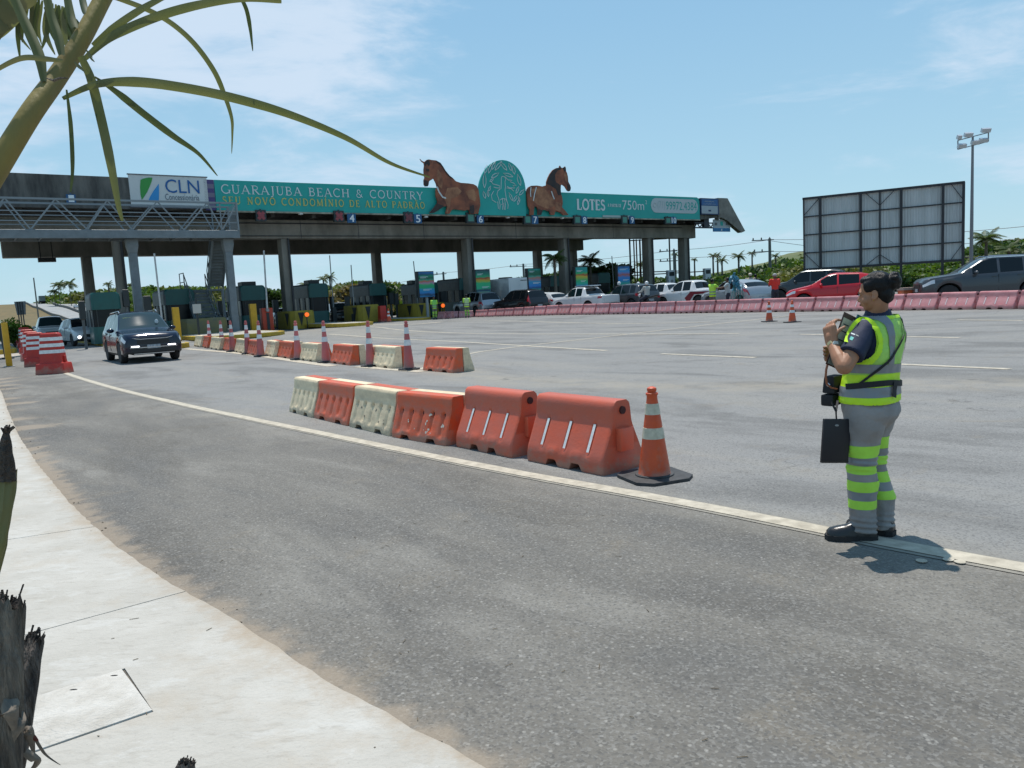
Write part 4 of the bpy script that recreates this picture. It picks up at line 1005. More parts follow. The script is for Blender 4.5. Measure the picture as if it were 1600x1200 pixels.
def barrier_mesh(small=True):
    """moulded water barrier, unit length 1 along x, unit height 1, base half width .4 of height"""
    mb = MB(); 
    if small:
        prof = [(0,.40),(.06,.40),(.12,.39),(.26,.345),(.40,.30),(.55,.25),(.66,.215),(.72,.195),(.78,.185),(.9,.175),(.97,.165),(1,.13)]
        feats = [.12,.31,.5,.69,.88]; notch = [(.17,.35),(.64,.82)]
    else:
        prof = [(0,.42),(.05,.43),(.16,.42),(.24,.40),(.38,.335),(.52,.27),(.64,.215),(.70,.195),(.78,.185),(.9,.175),(.97,.15),(1,.10)]
        feats = [.2,.5,.8]; notch = [(.27,.43),(.58,.74)]
    # resample profile
    zz = [i/26 for i in range(27)]
    def w_(z):
        for (a, wa), (b, wb) in zip(prof, prof[1:]):
            if z <= b: return wa+(wb-wa)*(z-a)/(b-a)
        return prof[-1][1]
    xsn = sorted(set([0,.008,.02,.04,.96,.98,.992,1]+[i/64 for i in range(2,63)]))
    rings = []
    for x in xsn:
        e = min(x, 1-x); k = 1 - .06*max(0, 1-e/.025)**2     # rounded ends
        zb_ = 0
        for a, b in notch:
            if a < x < b: zb_ = .10*min(1, min(x-a, b-x)/.03)
        ring = []
        for sgn in (-1, 1):
            side = []
            for z in zz:
                z2 = zb_ + z*(1-zb_) if z < .3 else z
                if z < .3: z2 = max(z, zb_*(1-z/.3)+z)
                dent = 0
                for f in feats:
                    dx = abs(x-f)
                    if small:
                        if dx < .05:
                            kx = sm(1-dx/.045)
                            dent = max(dent, kx*(.085*sm(1-abs(z-.60)/.085) + (.035 if .12 < z < .6 else 0)*sm((z-.12)/.08)))
                    else:
                        if dx < .04 and .22 < z < .70: dent = max(dent, .03*sm(1-dx/.035)*sm((z-.22)/.05)*sm((.70-z)/.05))
                y = (w_(z)*k - dent)*sgn if (sgn < 0 or not small) else .15*k
                side.append((x-.5, y, z2))
            ring += side if sgn < 0 else side[::-1]
        rings.append(ring)
    mb.loft(rings); return mb
def make_barrier(name, m, small, label, group, m2=None):
    o = empty(name, label=label, cat='barrier', group=group)
    barrier_mesh(small).build('body', m, o, smooth=True, autosm=38)
    if small:
        for f in (-.38,-.19,0,.19,.38):
            for s in (-1,):
                mb = MB(); mb.ell((f, s*.156, .605), (.024,.022,.062), 10, 6); mb.build('moulded_hole', hole_m, o)
    else:
        for f in (-.3, 0, .3):
            for s in (-1, 1):
                mb = MB(); y0, y1 = .385, .212
                mb.add([(f-.015, s*y0, .285), (f+.015, s*y0, .285), (f+.015, s*y1, .66), (f-.015, s*y1, .66)], [(0,1,2,3)]); 
                q = mb.build('reflective_strip', refl_w if m is P_big else mat('worn_strip', (.62,.50,.50), .4), o)
        mb = MB(); mb.lathe([(.055,-.515),(.055,-.47)], (0,0,.86), 12, 'x'); mb.lathe([(.055,.47),(.055,.515)], (0,0,.86), 12, 'x')
        mb.build('filler_hole', hole_m, o, smooth=True)
        mb = MB(); mb.box(.49, .555, -.13, .13, .30, .62); bevel(mb.build('coupling', m, o), .012, 2); mb = MB(); mb.box(-.555, -.49, -.10, .10, .22, .5); bevel(mb.build('coupling', m, o), .012, 2)
    return o
PROTO = {}
def place_barrier(kind, pL, pR, label, group, height, back=0.0, zrot=0):
    if back: back = height*.30+.012; zrot = math.pi
    A, B = gp(*pL), gp(*pR); d = B-A; d.z = 0; L = d.length; d.normalize(); nb = Vector((-d.y, d.x, 0))
    nm, m, small = {'o': ('orange_barrier', P_or, True), 'w': ('white_barrier', P_wh, True), 'b': ('red_water_barrier', P_big, False), 'p': ('red_row_barrier', P_pk, False)}[kind]
    if kind not in PROTO: PROTO[kind] = o = make_barrier(nm, m, small, label, group)
    else: o = dup(PROTO[kind], label=label, group=group)
    c = (A+B)/2 + nb*(height*.41+back); 
    o.location = (c.x, c.y, G(c.x, c.y)); o.rotation_euler = (0, 0, math.atan2(d.y, d.x)+zrot); o.scale = (L, height, height)
    return o
g1 = 'small plastic barriers in the near line'
n4 = [((451,643),(487,653),'w'),((489.5,653),(542.5,666),'o'),((544.5,666.5),(608,682),'w'),((611,683),(696,697.5),'o')]
nl = ['leftmost cream small barrier of the near line','scuffed orange small barrier between two cream ones in the near line','cream barrier with scraped paint, third of the near line','worn orange small barrier with chipped white paint, next to the big red barriers']
for (a, b, k), l in zip(n4, nl): place_barrier(k, a, b, l, g1, .50)
nb_ = ['orange small barrier behind the leftmost cream one','cream small barrier behind the scuffed orange one','orange small barrier behind the scraped cream one','cream small barrier just behind the chipped orange barrier']
for (a, b, k), l in zip(n4, nb_): place_barrier('o' if k == 'w' else 'w', a, b, l, g1, .50, back=.46)
# chipped paint on the fourth barrier and scrapes on the third
chip = mat('chipped_paint', (.55,.5,.42), .8); 
def chips(o, m, n, seed):
    r = random.Random(seed); mb = MB()
    for _ in range(n):
        x = r.uniform(-.42, .42); z = r.uniform(.2, .62); w0 = .40-(z-.06)*.30
        s = r.uniform(.006, .02); pts = []
        for k in range(7):
            a = 2*math.pi*k/7; q = s*r.uniform(.5, 1.3); pts.append((x+q*math.cos(a), 0, z+q*1.9*math.sin(a)))
        mb.add([(a, -((.40-(c-.12)*.36)+.006), c) for a, _, c in pts], [tuple(range(7))])
    mb.build('paint_chips', m, o)
for o in list(col.objects):
    if o.get('label') == nl[3]: chips(o, chip, 16, 3)
    if o.get('label') == nl[2]: chips(o, mat('scrape', (.16,.14,.11), .9), 9, 5)
place_barrier('b', (713,697.5), (800.5,716), 'big red water barrier with three white strips, left of the other big one', 'big red water barriers', .60)
place_barrier('b', (824,719.5), (943,744), 'big red water barrier with white strips, right beside the near traffic cone', 'big red water barriers', .60)
Z8 = lambda x, y: (280+x/3.478, 490+y/3.478)
g2 = 'small plastic barriers in the second line'
row2 = [(78,176,112,184,'w'),(116,181,150,190,'o'),(163,190,215,201,'w'),(228,198,280,208,'o'),(298,208,350,219,'w'),(358,220,418,231,'o'),(463,226,508,238,'w'),(509,233,600,247,'o'),(652,252,737,264,'w'),(819,269,925,283,'o'),(1030,286,1155,301,'w'),(1322,310,1485,324,'o')]
nth = ['farthest','second farthest','third farthest','fourth farthest','fifth','sixth','seventh','eighth','fourth nearest','third nearest','second nearest','nearest']
for i, (a, b, c, d, k) in enumerate(row2):
    place_barrier(k, Z8(a, b), Z8(c, d), f"{'cream' if k=='w' else 'orange'} small barrier in the striped-cone line, {nth[i]} of its front row", g2, .50)
    if i >= 6: place_barrier('o' if k == 'w' else 'w', Z8(a, b), Z8(c, d), f"{'orange' if k=='w' else 'cream'} small barrier of the striped-cone line standing behind the {nth[i]} front one", g2, .50, back=.5)
# long red row ---------------------------------------------------------
def interp(K, x):
    if x <= K[0][0]: return K[0][1]
    for (a, ya), (b, yb) in zip(K, K[1:]):
        if x <= b: return ya+(yb-ya)*(x-a)/(b-a)
    a, b = K[-2], K[-1]; return b[1]+(b[1]-a[1])/(b[0]-a[0])*(x-b[0])
YB = [(700,497.5),(740,495.6),(870,492.5),(1050,490),(1220,487.5),(1300,486.7),(1440,484.8),(1660,482.5)]
YT = [(700,487),(740,485),(870,476.5),(1050,471),(1220,466),(1300,463.5),(1440,458.5),(1600,453.5)]
edges = [(705,716),(717,740),(742,761),(762,774),(774.5,787),(787.5,801),(802,816),(817,833),(834,851),(852,870.5),(871,889),(890,909),(910,929),(930,951),(952,974),(975,999),(999.5,1025),(1026,1054),(1055,1084),(1085,1116),(1117,1151),(1152,1188.5),(1189.5,1227),(1228.5,1270),(1271.5,1314),(1315.5,1360),(1362,1410),(1412,1463),(1466,1522),(1525,1587),(1590,1656)]
ordw = 'first second third fourth fifth sixth seventh eighth ninth tenth eleventh twelfth thirteenth fourteenth fifteenth sixteenth'.split()
for i, (a, b) in enumerate(edges):
    xm = (a+b)/2; A = gp(xm, interp(YB, xm)); hh = (interp(YB, xm)-interp(YT, xm))/FOC*A.y*.985
    if i < 16: lb = f'faded red barrier, {ordw[i]} from the left end of the long red row'
    else: lb = f'faded red barrier, {ordw[30-i]} from the right end of the long red row'
    k = (b-a)*.12
    place_barrier('p', (a, interp(YB, a)), (b-k*.5, interp(YB, b)), lb, 'faded red barriers in the long row before the queue', hh)
# cones -----------------------------------------------------------------
P_cone = plastic('cone_orange', (.62,.085,.02), (.50,.075,.03), .42); P_conep = plastic('cone_pink', (.55,.13,.12), (.45,.12,.12), .42); rub = mat('black_rubber', (.035,.035,.037), .7, noise_amt=.4, nscale=9); band_y = mat('cone_band', (.58,.54,.42), .5, c2=(.42,.38,.28), nscale=12)
def cone_r(z, tall): return (.142*(1-z)+.040) if not tall else (.088*(1-z)+.026)
def make_cone(name, label, tall, m, bm_, group):
    """unit height cone"""
    o = empty(name, label=label, cat='traffic cone', group=group)
    f = lambda z: cone_r(z, tall)
    mb = MB(); st = [.05,.12,.3,.5,.7,.86]
    pr = [(f(.03)+.012,.03)]+[(f(z), z) for z in st]+[(f(.9)+.002,.9),(f(.9)+.012,.915),(f(.9)+.012,.93),(f(.94)-.004,.945),(f(.95)+.006,.965),(f(.95)+.002,.985),(.022,1.0)]
    mb.lathe(pr, n=28); mb.build('cone_body', m, o, smooth=True)
    bands = [(.44,.56),(.70,.82)] if not tall else [(.50,.62),(.74,.87)]
    for a, b in bands:
        mb = MB(); mb.lathe([(f(a)-.002,a),(f(a)+.004,a+.002),(f(b)+.004,b-.002),(f(b)-.002,b)], n=28); mb.build('reflective_band', bm_, o, smooth=True)
    mb = MB(); w_ = .345 if not tall else .19; c_ = w_*.62
    oc = [(w_,c_),(c_,w_),(-c_,w_),(-w_,c_),(-w_,-c_),(-c_,-w_),(c_,-w_),(w_,-c_)]
    mb.poly(oc, .035, 'xy', 0.0); mb.lathe([(f(.03)+.035,.0351),(f(.03)+.03,.05),(f(.03)+.012,.051)], n=28); bevel(mb.build('rubber_base', rub, o), .006, 2)
    return o
CN = {}
def place_cone(px, py, h, label, group, tall=False, rz=0.0, kind='near'):
    p = gp(px, py)
    if kind not in CN: CN[kind] = o = make_cone('striped_cone' if tall else 'traffic_cone', label, tall, P_conep if tall else P_cone, refl_w if (tall or kind == 'far') else band_y, group)
    else: o = dup(CN[kind], label=label, group=group)
    o.location = p; o.scale = (h,)*3; o.rotation_euler = (0, 0, rz); return o
place_cone(1023, 746, .735, 'orange cone with two cream bands on a black base beside the big red barrier', 'orange traffic cones', rz=.35)
place_cone(1202, 502.5, .73, 'orange cone before the long red row, left one of the pair', 'orange traffic cones', kind='far')
place_cone(1238, 503.5, .74, 'orange cone before the long red row, right one of the pair', 'orange traffic cones', kind='far', rz=.2)
place_cone(608, 503.5, .9, 'small red and white cone beside the red upright barrier at the booths', 'orange traffic cones', kind='far', rz=.2)
cl_ = [(170,542),(237,546),(292,549.5),(376,553),(445,557),(648,562),(800,566.5),(1042,572.5),(1250,578)]
cw = ['farthest','second farthest','third farthest','fourth farthest','middle','fourth nearest','third nearest','second nearest','nearest']
for i, (x, y) in enumerate(cl_):
    px = 280+x/3.478; p = gp(px, y); h = (y-501.2)/FOC*p.y
    place_cone(px, y, h, f'tall slim pink and white cone in the second barrier line, {cw[i]} of nine', 'tall slim cones', True, rz=.1*i, kind='tall')
# red channelisers at the left ---------------------------------------------
def make_chan():
    o = empty('red_channeliser', label='x', cat='barrier', group='red and white channelisers at the left')
    mb = MB()
    mb.loft([[(-a, -b, z), (a, -b, z), (a, b, z), (-a, b, z)] for z, a, b in ((.30,.34,.20),(.34,.31,.17),(.62,.295,.15),(1.12,.255,.12),(1.16,.25,.115),(1.2,.2,.08))])
    bevel(mb.build('upright', P_red, o), .015, 2)
    for k in range(3):
        z = .60+.185*k; f = lambda zz: .31-(zz-.34)*.068; g_ = lambda zz: .17-(zz-.34)*.062
        mb = MB(); a, b = f(z)+.004, g_(z)+.004; a1, b1 = f(z+.1)+.004, g_(z+.1)+.004
        mb.loft([[(-a,-b,z),(a,-b,z),(a,b,z),(-a,b,z)],[(-a1,-b1,z+.1),(a1,-b1,z+.1),(a1,b1,z+.1),(-a1,b1,z+.1)]]); mb.build('reflective_band', refl_w, o)
    mb = MB(); mb.box(-.42, .42, -.28, .28, 0, .31, taper=(.93,.9)); mb.box(.30,.36,-.05,.05,.32,.52); bevel(mb.build('foot', P_red, o), .02, 2)
    return o
ch = None
for i, (x, y, s, rz) in enumerate([(86,583.5,1.0,.08),(60,572,.98,.5),(52,563,.98,.7),(46,553,.97,.6),(41,544,.97,.6),(36,539,.97,.5),(17,533,.97,.2)]):
    lb = ['front channeliser of the red row, fully visible beside the edge line','second channeliser of the red row, just behind the front one','third channeliser of the red row','fourth channeliser of the red row','fifth channeliser of the red row, near the canopy shade','sixth channeliser of the red row, in the canopy shade','lone red channeliser at the far left behind the yellow island'][i]
    if ch is None: ch = o = make_chan(); o['label'] = lb
    else: o = dup(ch, label=lb)
    o.location = gp(x, y); o.rotation_euler = (0, 0, rz); o.scale = (s,)*3
place_barrier('w', (22,524), (33,526), 'cream small barrier at the far left between red channelisers', g2, .8)
place_barrier('o', (24,532), (34,533), 'orange small barrier at the far left between red channelisers', g2, .6)
place_barrier('p', (683,498.5), (693,498.3), 'red small barrier below the worker beside the leftmost totem', g2, .5)
place_barrier('p', (694,498), (704,497.8), 'red small barrier at the left end of the long row', g2, .5)

# ================================================================= BOOTHS
b_grey = mat('booth_grey', (.075,.085,.09), .5, noise_amt=.2, nscale=2); b_teal = mat('booth_teal', (.006,.078,.072), .45, noise_amt=.12, nscale=2); b_dk = mat('booth_dark', (.016,.022,.024), .5); glassd = mat('booth_glass', (.008,.012,.014), .2, spec=.25)
bump_y = mat('bumper_yellow', (.40,.29,.03), .8, c2=(.26,.20,.035), nscale=1.6, detail=9)
steelgrey = mat('machine_grey', (.25,.26,.26), .5)
def booth(pxR, ytop, d0, width, length, label, ac=None, rounded=True, base=True):
    s1 = gl(pxR, 470, d0)[0]; z1 = gl(pxR-8, ytop, d0)[1]; g = G(*(gworld(s1, d0).xy)); c = s1-width/2
    o = empty('toll_booth', tuple(gworld(c, d0, g)), GA, label=label, cat='toll booth', group='toll booths in a row')
    w2 = width/2; H_ = z1-g; hw = H_*.30
    # body with rounded front corners
    def plan(r, off=0):
        a = w2+off; pts = []
        for cx_, cy_, t0 in ((-a+r, r-off, 180), (a-r, r-off, 270)):
            for k in range(5): t = R(t0+90*k/4); pts.append((cx_+r*math.cos(t), cy_+r*math.sin(t)))
        return pts+[(a, length+off), (-a, length+off)]
    mb = MB(); mb.poly(plan(.18), H_*.36-.12, 'xy', .12); mb.build('lower_wall', b_teal, o)
    mb = MB(); mb.poly(plan(.16, -.03), H_*.68-H_*.36, 'xy', H_*.36); mb.build('window_band', glassd, o)
    for x, y0, y1 in ((-w2-.01, .1, .16), (w2-.05, .1, .16), (-w2-.01, .9, 1.35), (-w2-.01, 2.0, 2.6), (-w2-.01, length-.2, length)):
        mb = MB(); mb.box(x, x+.06, y0, y1, H_*.36, H_*.68); mb.build('mullion', b_grey, o)
    for k in (-.33, .33):
        mb = MB(); mb.box(k*width-.025, k*width+.025, -.0, .03, H_*.36, H_*.68); mb.build('mullion', b_dk, o)
    # header: teal at the front, grey to the back, roof edge rounded
    mb = MB(); pl = plan(.18, .05); n = len(pl)
    mb.loft([[(x*k, max(-.06, y)*1.0 if y < 1 else y, z) for x, y in pl] for k, z in ((1, H_*.68), (1.0, H_*.90), (.95, H_*.96), (.80, H_))]); 
    hd = mb.build('roof', [b_teal, b_grey], o)
    for p in hd.data.polygons:
        if p.center.x < -w2*.96 or p.center.y > .4: p.material_index = 1
    if ac:
        mb = MB(); mb.box(-w2*.6, w2*.5, ac, ac+1.0, H_+.0, H_+.28); bevel(mb.build('roof_unit', b_dk, o), .03, 1)
    return o
def bumper(pxR, pyb, d0, label, width=1.5, length=2.6, H_=1.1, v=True, m=None):
    s1 = gl(pxR, pyb, d0)[0]; g = G(*gworld(s1, d0).xy); c = s1-width/2
    o = empty('concrete_bumper', tuple(gworld(c, d0, g)), GA, label=label, cat='crash barrier', group='yellow concrete bumpers before the booths')
    mb = MB(); w2 = width/2
    pl = [(-w2, .35), (-w2+.25, .0), (w2-.25, .0), (w2, .35), (w2, length), (-w2, length)]
    mb.loft([[(x, y, 0) for x, y in pl], [(x*.98, y+.03, H_*.9) for x, y in pl], [(x*.93, y+.08, H_) for x, y in pl]]); bevel(mb.build('block', m or bump_y, o), .03, 2)
    if v:
        mb = MB(); mb.poly([(-.40, H_*.9), (.0, H_*.9), (-.2, .18)], .02, 'xz', -.02); mb.build('painted_wedge', b_dk, o)
        mb = MB(); mb.add([(-w2-.006, .5, H_*.88), (-w2-.006, 1.25, H_*.88), (-w2-.006, .88, .15)], [(0,1,2)]); mb.build('painted_wedge', b_dk, o)
    return o
BT = [(187,456,-6,1.35,1.7,'teal and grey toll booth behind the white hatchback, leftmost in view',None),(304,451,-1.0,1.7,3.3,'toll booth behind the stairs, second from the left',None),(416,445.5,1.0,1.7,3.3,'toll booth with teal header behind the orange barrier gate',.5),
      (514,442.5,1.6,1.45,3.5,'dark toll booth with grey rounded roof above the amber light',.6),(605,442.5,2.4,1.4,3.5,'toll booth just left of the lane five bumper',1.6),(686,441,3,1.4,3.6,'toll booth half hidden behind the leftmost poster totem',2.2),
      (743,434,3.5,1.5,3.6,'dark toll booth beside the column left of the second totem',None),(827,436,4,1.6,3.8,'round-roofed dark toll booth between the second and third totems',1.8),(882,431,4.5,1.6,4,'dark toll booth behind the black SUV, under the palm',None),(955,426,5,1.6,4,'toll booth with bright teal header right of the fourth totem',None)]
for b in BT: booth(*b)
bumper(496, 513, -1.3, 'yellow bumper with black wedge and amber lamp in front', 1.7, 2.8, 1.2)
bumper(598, 505.5, -.6, 'yellow bumper with black wedge beside the red upright barrier', 1.7, 2.8, 1.25)
bumper(677, 499, 0.2, 'yellow bumper below the leftmost poster totem', 1.5, 2.8, 1.15)
bumper(700, 496, 2.5, 'yellow bumper behind the worker near the amber lamp', 1.0, 2.4, 1.15)
bumper(360, 523, -4.5, 'yellow and grey bumper below the footbridge stairs', 2.6, 3.0, 1.1, v=False, m=mat('bumper_dull', (.2,.17,.06), .85, c2=(.12,.12,.09), nscale=1.3))
# dark walls of cabinets between lanes
def cab(pxa, pxb, yt, yb, d, depth, name, label, m, cat='cabinet', grp=None, bev=.03):
    xm = (pxa+pxb)/2; s0_, s1_ = gl(pxa, yb, d)[0], gl(pxb, yb, d)[0]; c = (s0_+s1_)/2; g = G(*gworld(c, d).xy); zb_ = max(gl(xm, yb, d)[1], g) ; zt_ = gl(xm, yt, d)[1]
    o = empty(name, tuple(gworld(c, d, g)), GA, label=label, cat=cat, group=grp)
    return o, s0_-c, s1_-c, zb_-g, zt_-g
o, a, b, z0, z1 = cab(412, 429, 481, 515.5, -3.2, .5, 'barrier_gate', 'orange barrier gate machine with its pale arm raised upright', P_red, 'barrier gate')
mb = MB(); mb.box(a, b, 0, .5, 0, z1); bevel(mb.build('housing', plastic('gate_orange', (.50,.05,.02), (.4,.05,.02)), o), .03, 2)
mb = MB(); mb.box((a+b)/2-.09, (a+b)/2+.09, -.03, -.002, .05, z1*.8); mb.build('front_panel', b_dk, o)
sA, zA = gl(419, 482, -3.5); sB, zB = gl(413.5, 391, -3.5); mb = MB(); c = o.location; lc = (Vector(c)-GO).dot(GU); gz = c[2]
mb.beam((sA-lc, -.12, zA-gz), (sB-lc, -.12, zB-gz), .09, .05); mb.build('raised_arm', mat('arm_white', (.42,.43,.43), .5, noise_amt=.2), o)
mb = MB(); mb.lathe([(.1,-.2),(.1,-.04)], (sA-lc, 0, zA-gz-.1), 12, 'y'); mb.build('pivot', steelgrey, o)
armw = mat('arm_white', (.42,.43,.43), .5)
for xa, ya, xb, yb, d, lb in [(241,396,253,500,-7,'raised pale barrier arm above the dark SUV'),(515,399,521,480,2,'thin dark upright arm right of the amber lamp booth'),(548.5,414,553.5,490,.5,'thin raised arm left of the toll booth near lane five'),(646,408,655,492,.8,'thin raised arm left of the leftmost poster totem'),(956,400,959,450,2,'thin upright pole left of the fifth totem')]:
    sA, zA = gl(xa, ya, d); sB, zB = gl(xb, yb, d); g = G(*gworld(sB, d).xy)
    o = empty('raised_arm_barrier', tuple(gworld(sB, d, g)), GA, label=lb, cat='barrier gate', group='raised gate arms')
    mb = MB(); mb.beam((0, 0, zB-g), (sA-sB, 0, zA-g), .08 if d < 0 else .055, .05); mb.build('arm', armw if d < 0 else steelgrey, o)
    mb = MB(); mb.box(-.16, .16, -.18, .18, 0, max(.5, zB-g)); bevel(mb.build('gate_housing', b_dk, o), .02, 1)
for xa, xb, yt, yb, d, lb in [(274,284,480,523.5,-7.5,'yellow square bollard beside the dark SUV'),(394,404,474.5,516,-3.4,'yellow square bollard left of the orange gate machine'),(7,17,504,548,-18,'yellow bollard at the left edge behind the signpost')]:
    o, a, b, z0, z1 = cab(xa, xb, yt, yb, d, .3, 'yellow_bollard', lb, yel, 'bollard', 'yellow bollards')
    mb = MB(); mb.box(a, b, 0, .3, 0, z1); bevel(mb.build('post', mat('bollard_yellow', (.56,.31,.012), .55, noise_amt=.12, nscale=3), o), .02, 2)
    mb = MB(); mb.box(a-.08, b+.08, -.08, .38, 0, .02); mb.build('base_plate', steelgrey, o)
o, a, b, z0, z1 = cab(302, 315, 475, 489.5, -7, .1, 'lane_notice', 'small pale square notice on a dark post left of the stairs', greyp, 'sign')
mb = MB(); mb.box(a, b, 0, .04, z0, z1); mb.build('panel', mat('notice_pale', (.42,.41,.38), .6), o); mb = MB(); mb.box((a+b)/2-.05, (a+b)/2+.05, .045, .13, 0, z1+.3); mb.build('post', b_dk, o)
amber = mat('amber_lamp', (.9,.16,.02), .4, emit=((1,.16,.02), .9))
for px, py, d, lb in [(479,491.5,-1.8,'amber warning lamp on a short post before the yellow bumper'),(691.5,477.5,-1,'amber warning lamp near the striped channeliser at the booths')]:
    s, z = gl(px, py, d); g = G(*gworld(s, d).xy); o = empty('warning_lamp', tuple(gworld(s, d, g)), GA, label=lb, cat='warning lamp', group='amber warning lamps')
    mb = MB(); mb.lathe([(.02,-.06),(.14,-.04),(.15,.02),(.1,.06)], (0,-.06,z-g), 14, 'y'); mb.build('lens', amber, o, smooth=True)
    mb = MB(); mb.beam((0, 0, 0), (0, 0, z-g-.1), .05); mb.lathe([(.17,.0),(.17,.05)], (0,.0,z-g), 14, 'y'); mb.build('post', b_dk, o)
# red upright barrier and striped channeliser near booths
o, a, b, z0, z1 = cab(595.5, 606, 477.5, 504, -1.5, .5, 'red_upright_barrier', 'red upright water barrier between the yellow bumper and a small cone', P_red, 'barrier')
mb = MB(); mb.box(a, b, 0, .5, 0, z1, taper=(.88,.8)); bevel(mb.build('body', P_red, o), .03, 2)
q = dup(ch, loc=gp(699, 492), rz=.3, label='red and white striped channeliser behind the left end of the long red row', scale=.95)
# dark equipment in the lanes (payment cabinets, cameras on short posts)
for i, (xa, xb, yt, yb, d) in enumerate([(196,206,452,500,-6),(228,240,462,505,-6),(343,352,470,500,2),(519,524,463,490,2),(543,549,463,495,2),(610,617,457,490,3),(619,625,458,490,3),(690,700,455,485,4),(430,438,468,505,3),(128,138,470,520,-8)]):
    lb_ = ['dark camera box right of the leftmost booth','dark lane cabinet under the raised arm','dark cabinet under the stair landing','small dark reader left of the thin pole','small dark reader right of the amber lamp booth','dark reader box left of the pair behind lane five','dark reader box right of the pair behind lane five','tall dark cabinet right of the leftmost totem','dark lane cabinet right of the orange gate','dark box beside the leftmost booth'][i]
    o, a, b, z0, z1 = cab(xa, xb, yt, yb, d, .4, 'lane_cabinet', lb_, b_dk, 'cabinet', 'dark lane cabinets')
    mb = MB(); h_ = min(z1, 9); mb.box(a, b, 0, .35, max(.0, h_-.9), h_); bevel(mb.build('box', b_dk, o), .02, 1)
    mb = MB(); mb.box((a+b)/2-.06, (a+b)/2+.06, .1, .22, 0, max(.05, h_-.9)); mb.build('post', b_grey, o)

# ================================================================= POSTER TOTEMS AND KIOSKS
def poster_mat(i):
    m = bpy.data.materials.new(f'poster_{i}'); m.use_nodes = True; t = m.node_tree; b = t.nodes['Principled BSDF']; b.inputs['Roughness'].default_value = .45
    co = t.nodes.new('ShaderNodeTexCoord'); sp = t.nodes.new('ShaderNodeSeparateXYZ'); t.links.new(co.outputs['Generated'], sp.inputs[0])
    n = t.nodes.new('ShaderNodeTexNoise'); n.inputs['Scale'].default_value = 2.2+i*.3; mp = t.nodes.new('ShaderNodeMapping'); mp.inputs['Location'].default_value = (i*3.1, 0, i); mp.inputs['Scale'].default_value = (1, 1, 2.5); t.links.new(co.outputs['Generated'], mp.inputs[0]); t.links.new(mp.outputs[0], n.inputs['Vector'])
    a = t.nodes.new('ShaderNodeMath'); a.operation = 'MULTIPLY_ADD'; t.links.new(n.outputs['Fac'], a.inputs[0]); a.inputs[1].default_value = .16; t.links.new(sp.outputs['Z'], a.inputs[2])
    s = t.nodes.new('ShaderNodeMath'); s.operation = 'SUBTRACT'; t.links.new(a.outputs[0], s.inputs[0]); s.inputs[1].default_value = .08
    r = t.nodes.new('ShaderNodeValToRGB'); t.links.new(s.outputs[0], r.inputs['Fac']); e = r.color_ramp.elements
    stops = [[(0,(.02,.20,.42)),(.10,(.01,.05,.10)),(.17,(.02,.2,.5)),(.30,(.02,.28,.42)),(.38,(.01,.36,.13)),(.50,(.02,.38,.15)),(.56,(.45,.22,.32)),(.63,(.5,.13,.05)),(.68,(.05,.32,.2)),(.75,(.01,.08,.05)),(.82,(.01,.25,.12)),(.90,(.01,.09,.15)),(1,(.02,.15,.4))],
             [(0,(.01,.13,.20)),(.08,(.01,.04,.08)),(.15,(.02,.40,.20)),(.42,(.02,.42,.16)),(.50,(.35,.40,.05)),(.56,(.55,.25,.03)),(.63,(.30,.05,.02)),(.68,(.02,.36,.15)),(.85,(.01,.16,.12)),(1,(.02,.06,.09))],
             [(0,(.03,.33,.25)),(.1,(.01,.06,.2)),(.2,(.02,.20,.55)),(.38,(.02,.28,.5)),(.46,(.20,.25,.35)),(.56,(.45,.16,.12)),(.64,(.05,.32,.25)),(.72,(.01,.12,.06)),(.85,(.01,.15,.09)),(1,(.02,.28,.24))],
             [(0,(.03,.20,.5)),(.12,(.02,.38,.3)),(.3,(.02,.42,.16)),(.44,(.30,.42,.06)),(.52,(.6,.4,.04)),(.6,(.45,.05,.02)),(.68,(.04,.40,.10)),(.8,(.01,.28,.25)),(1,(.02,.26,.24))],
             [(0,(.02,.34,.14)),(.15,(.02,.3,.3)),(.3,(.02,.20,.55)),(.45,(.05,.20,.50)),(.55,(.40,.10,.08)),(.66,(.15,.20,.45)),(.75,(.02,.28,.6)),(.9,(.02,.15,.40)),(1,(.02,.05,.12))]][i]
    e[0].position = stops[0][0]; e[0].color = stops[0][1]+(1,); e[1].position = stops[-1][0]; e[1].color = stops[-1][1]+(1,)
    for p, c in stops[1:-1]: q = e.new(p); q.color = c+(1,)
    t.links.new(r.outputs[0], b.inputs['Base Color']); return m
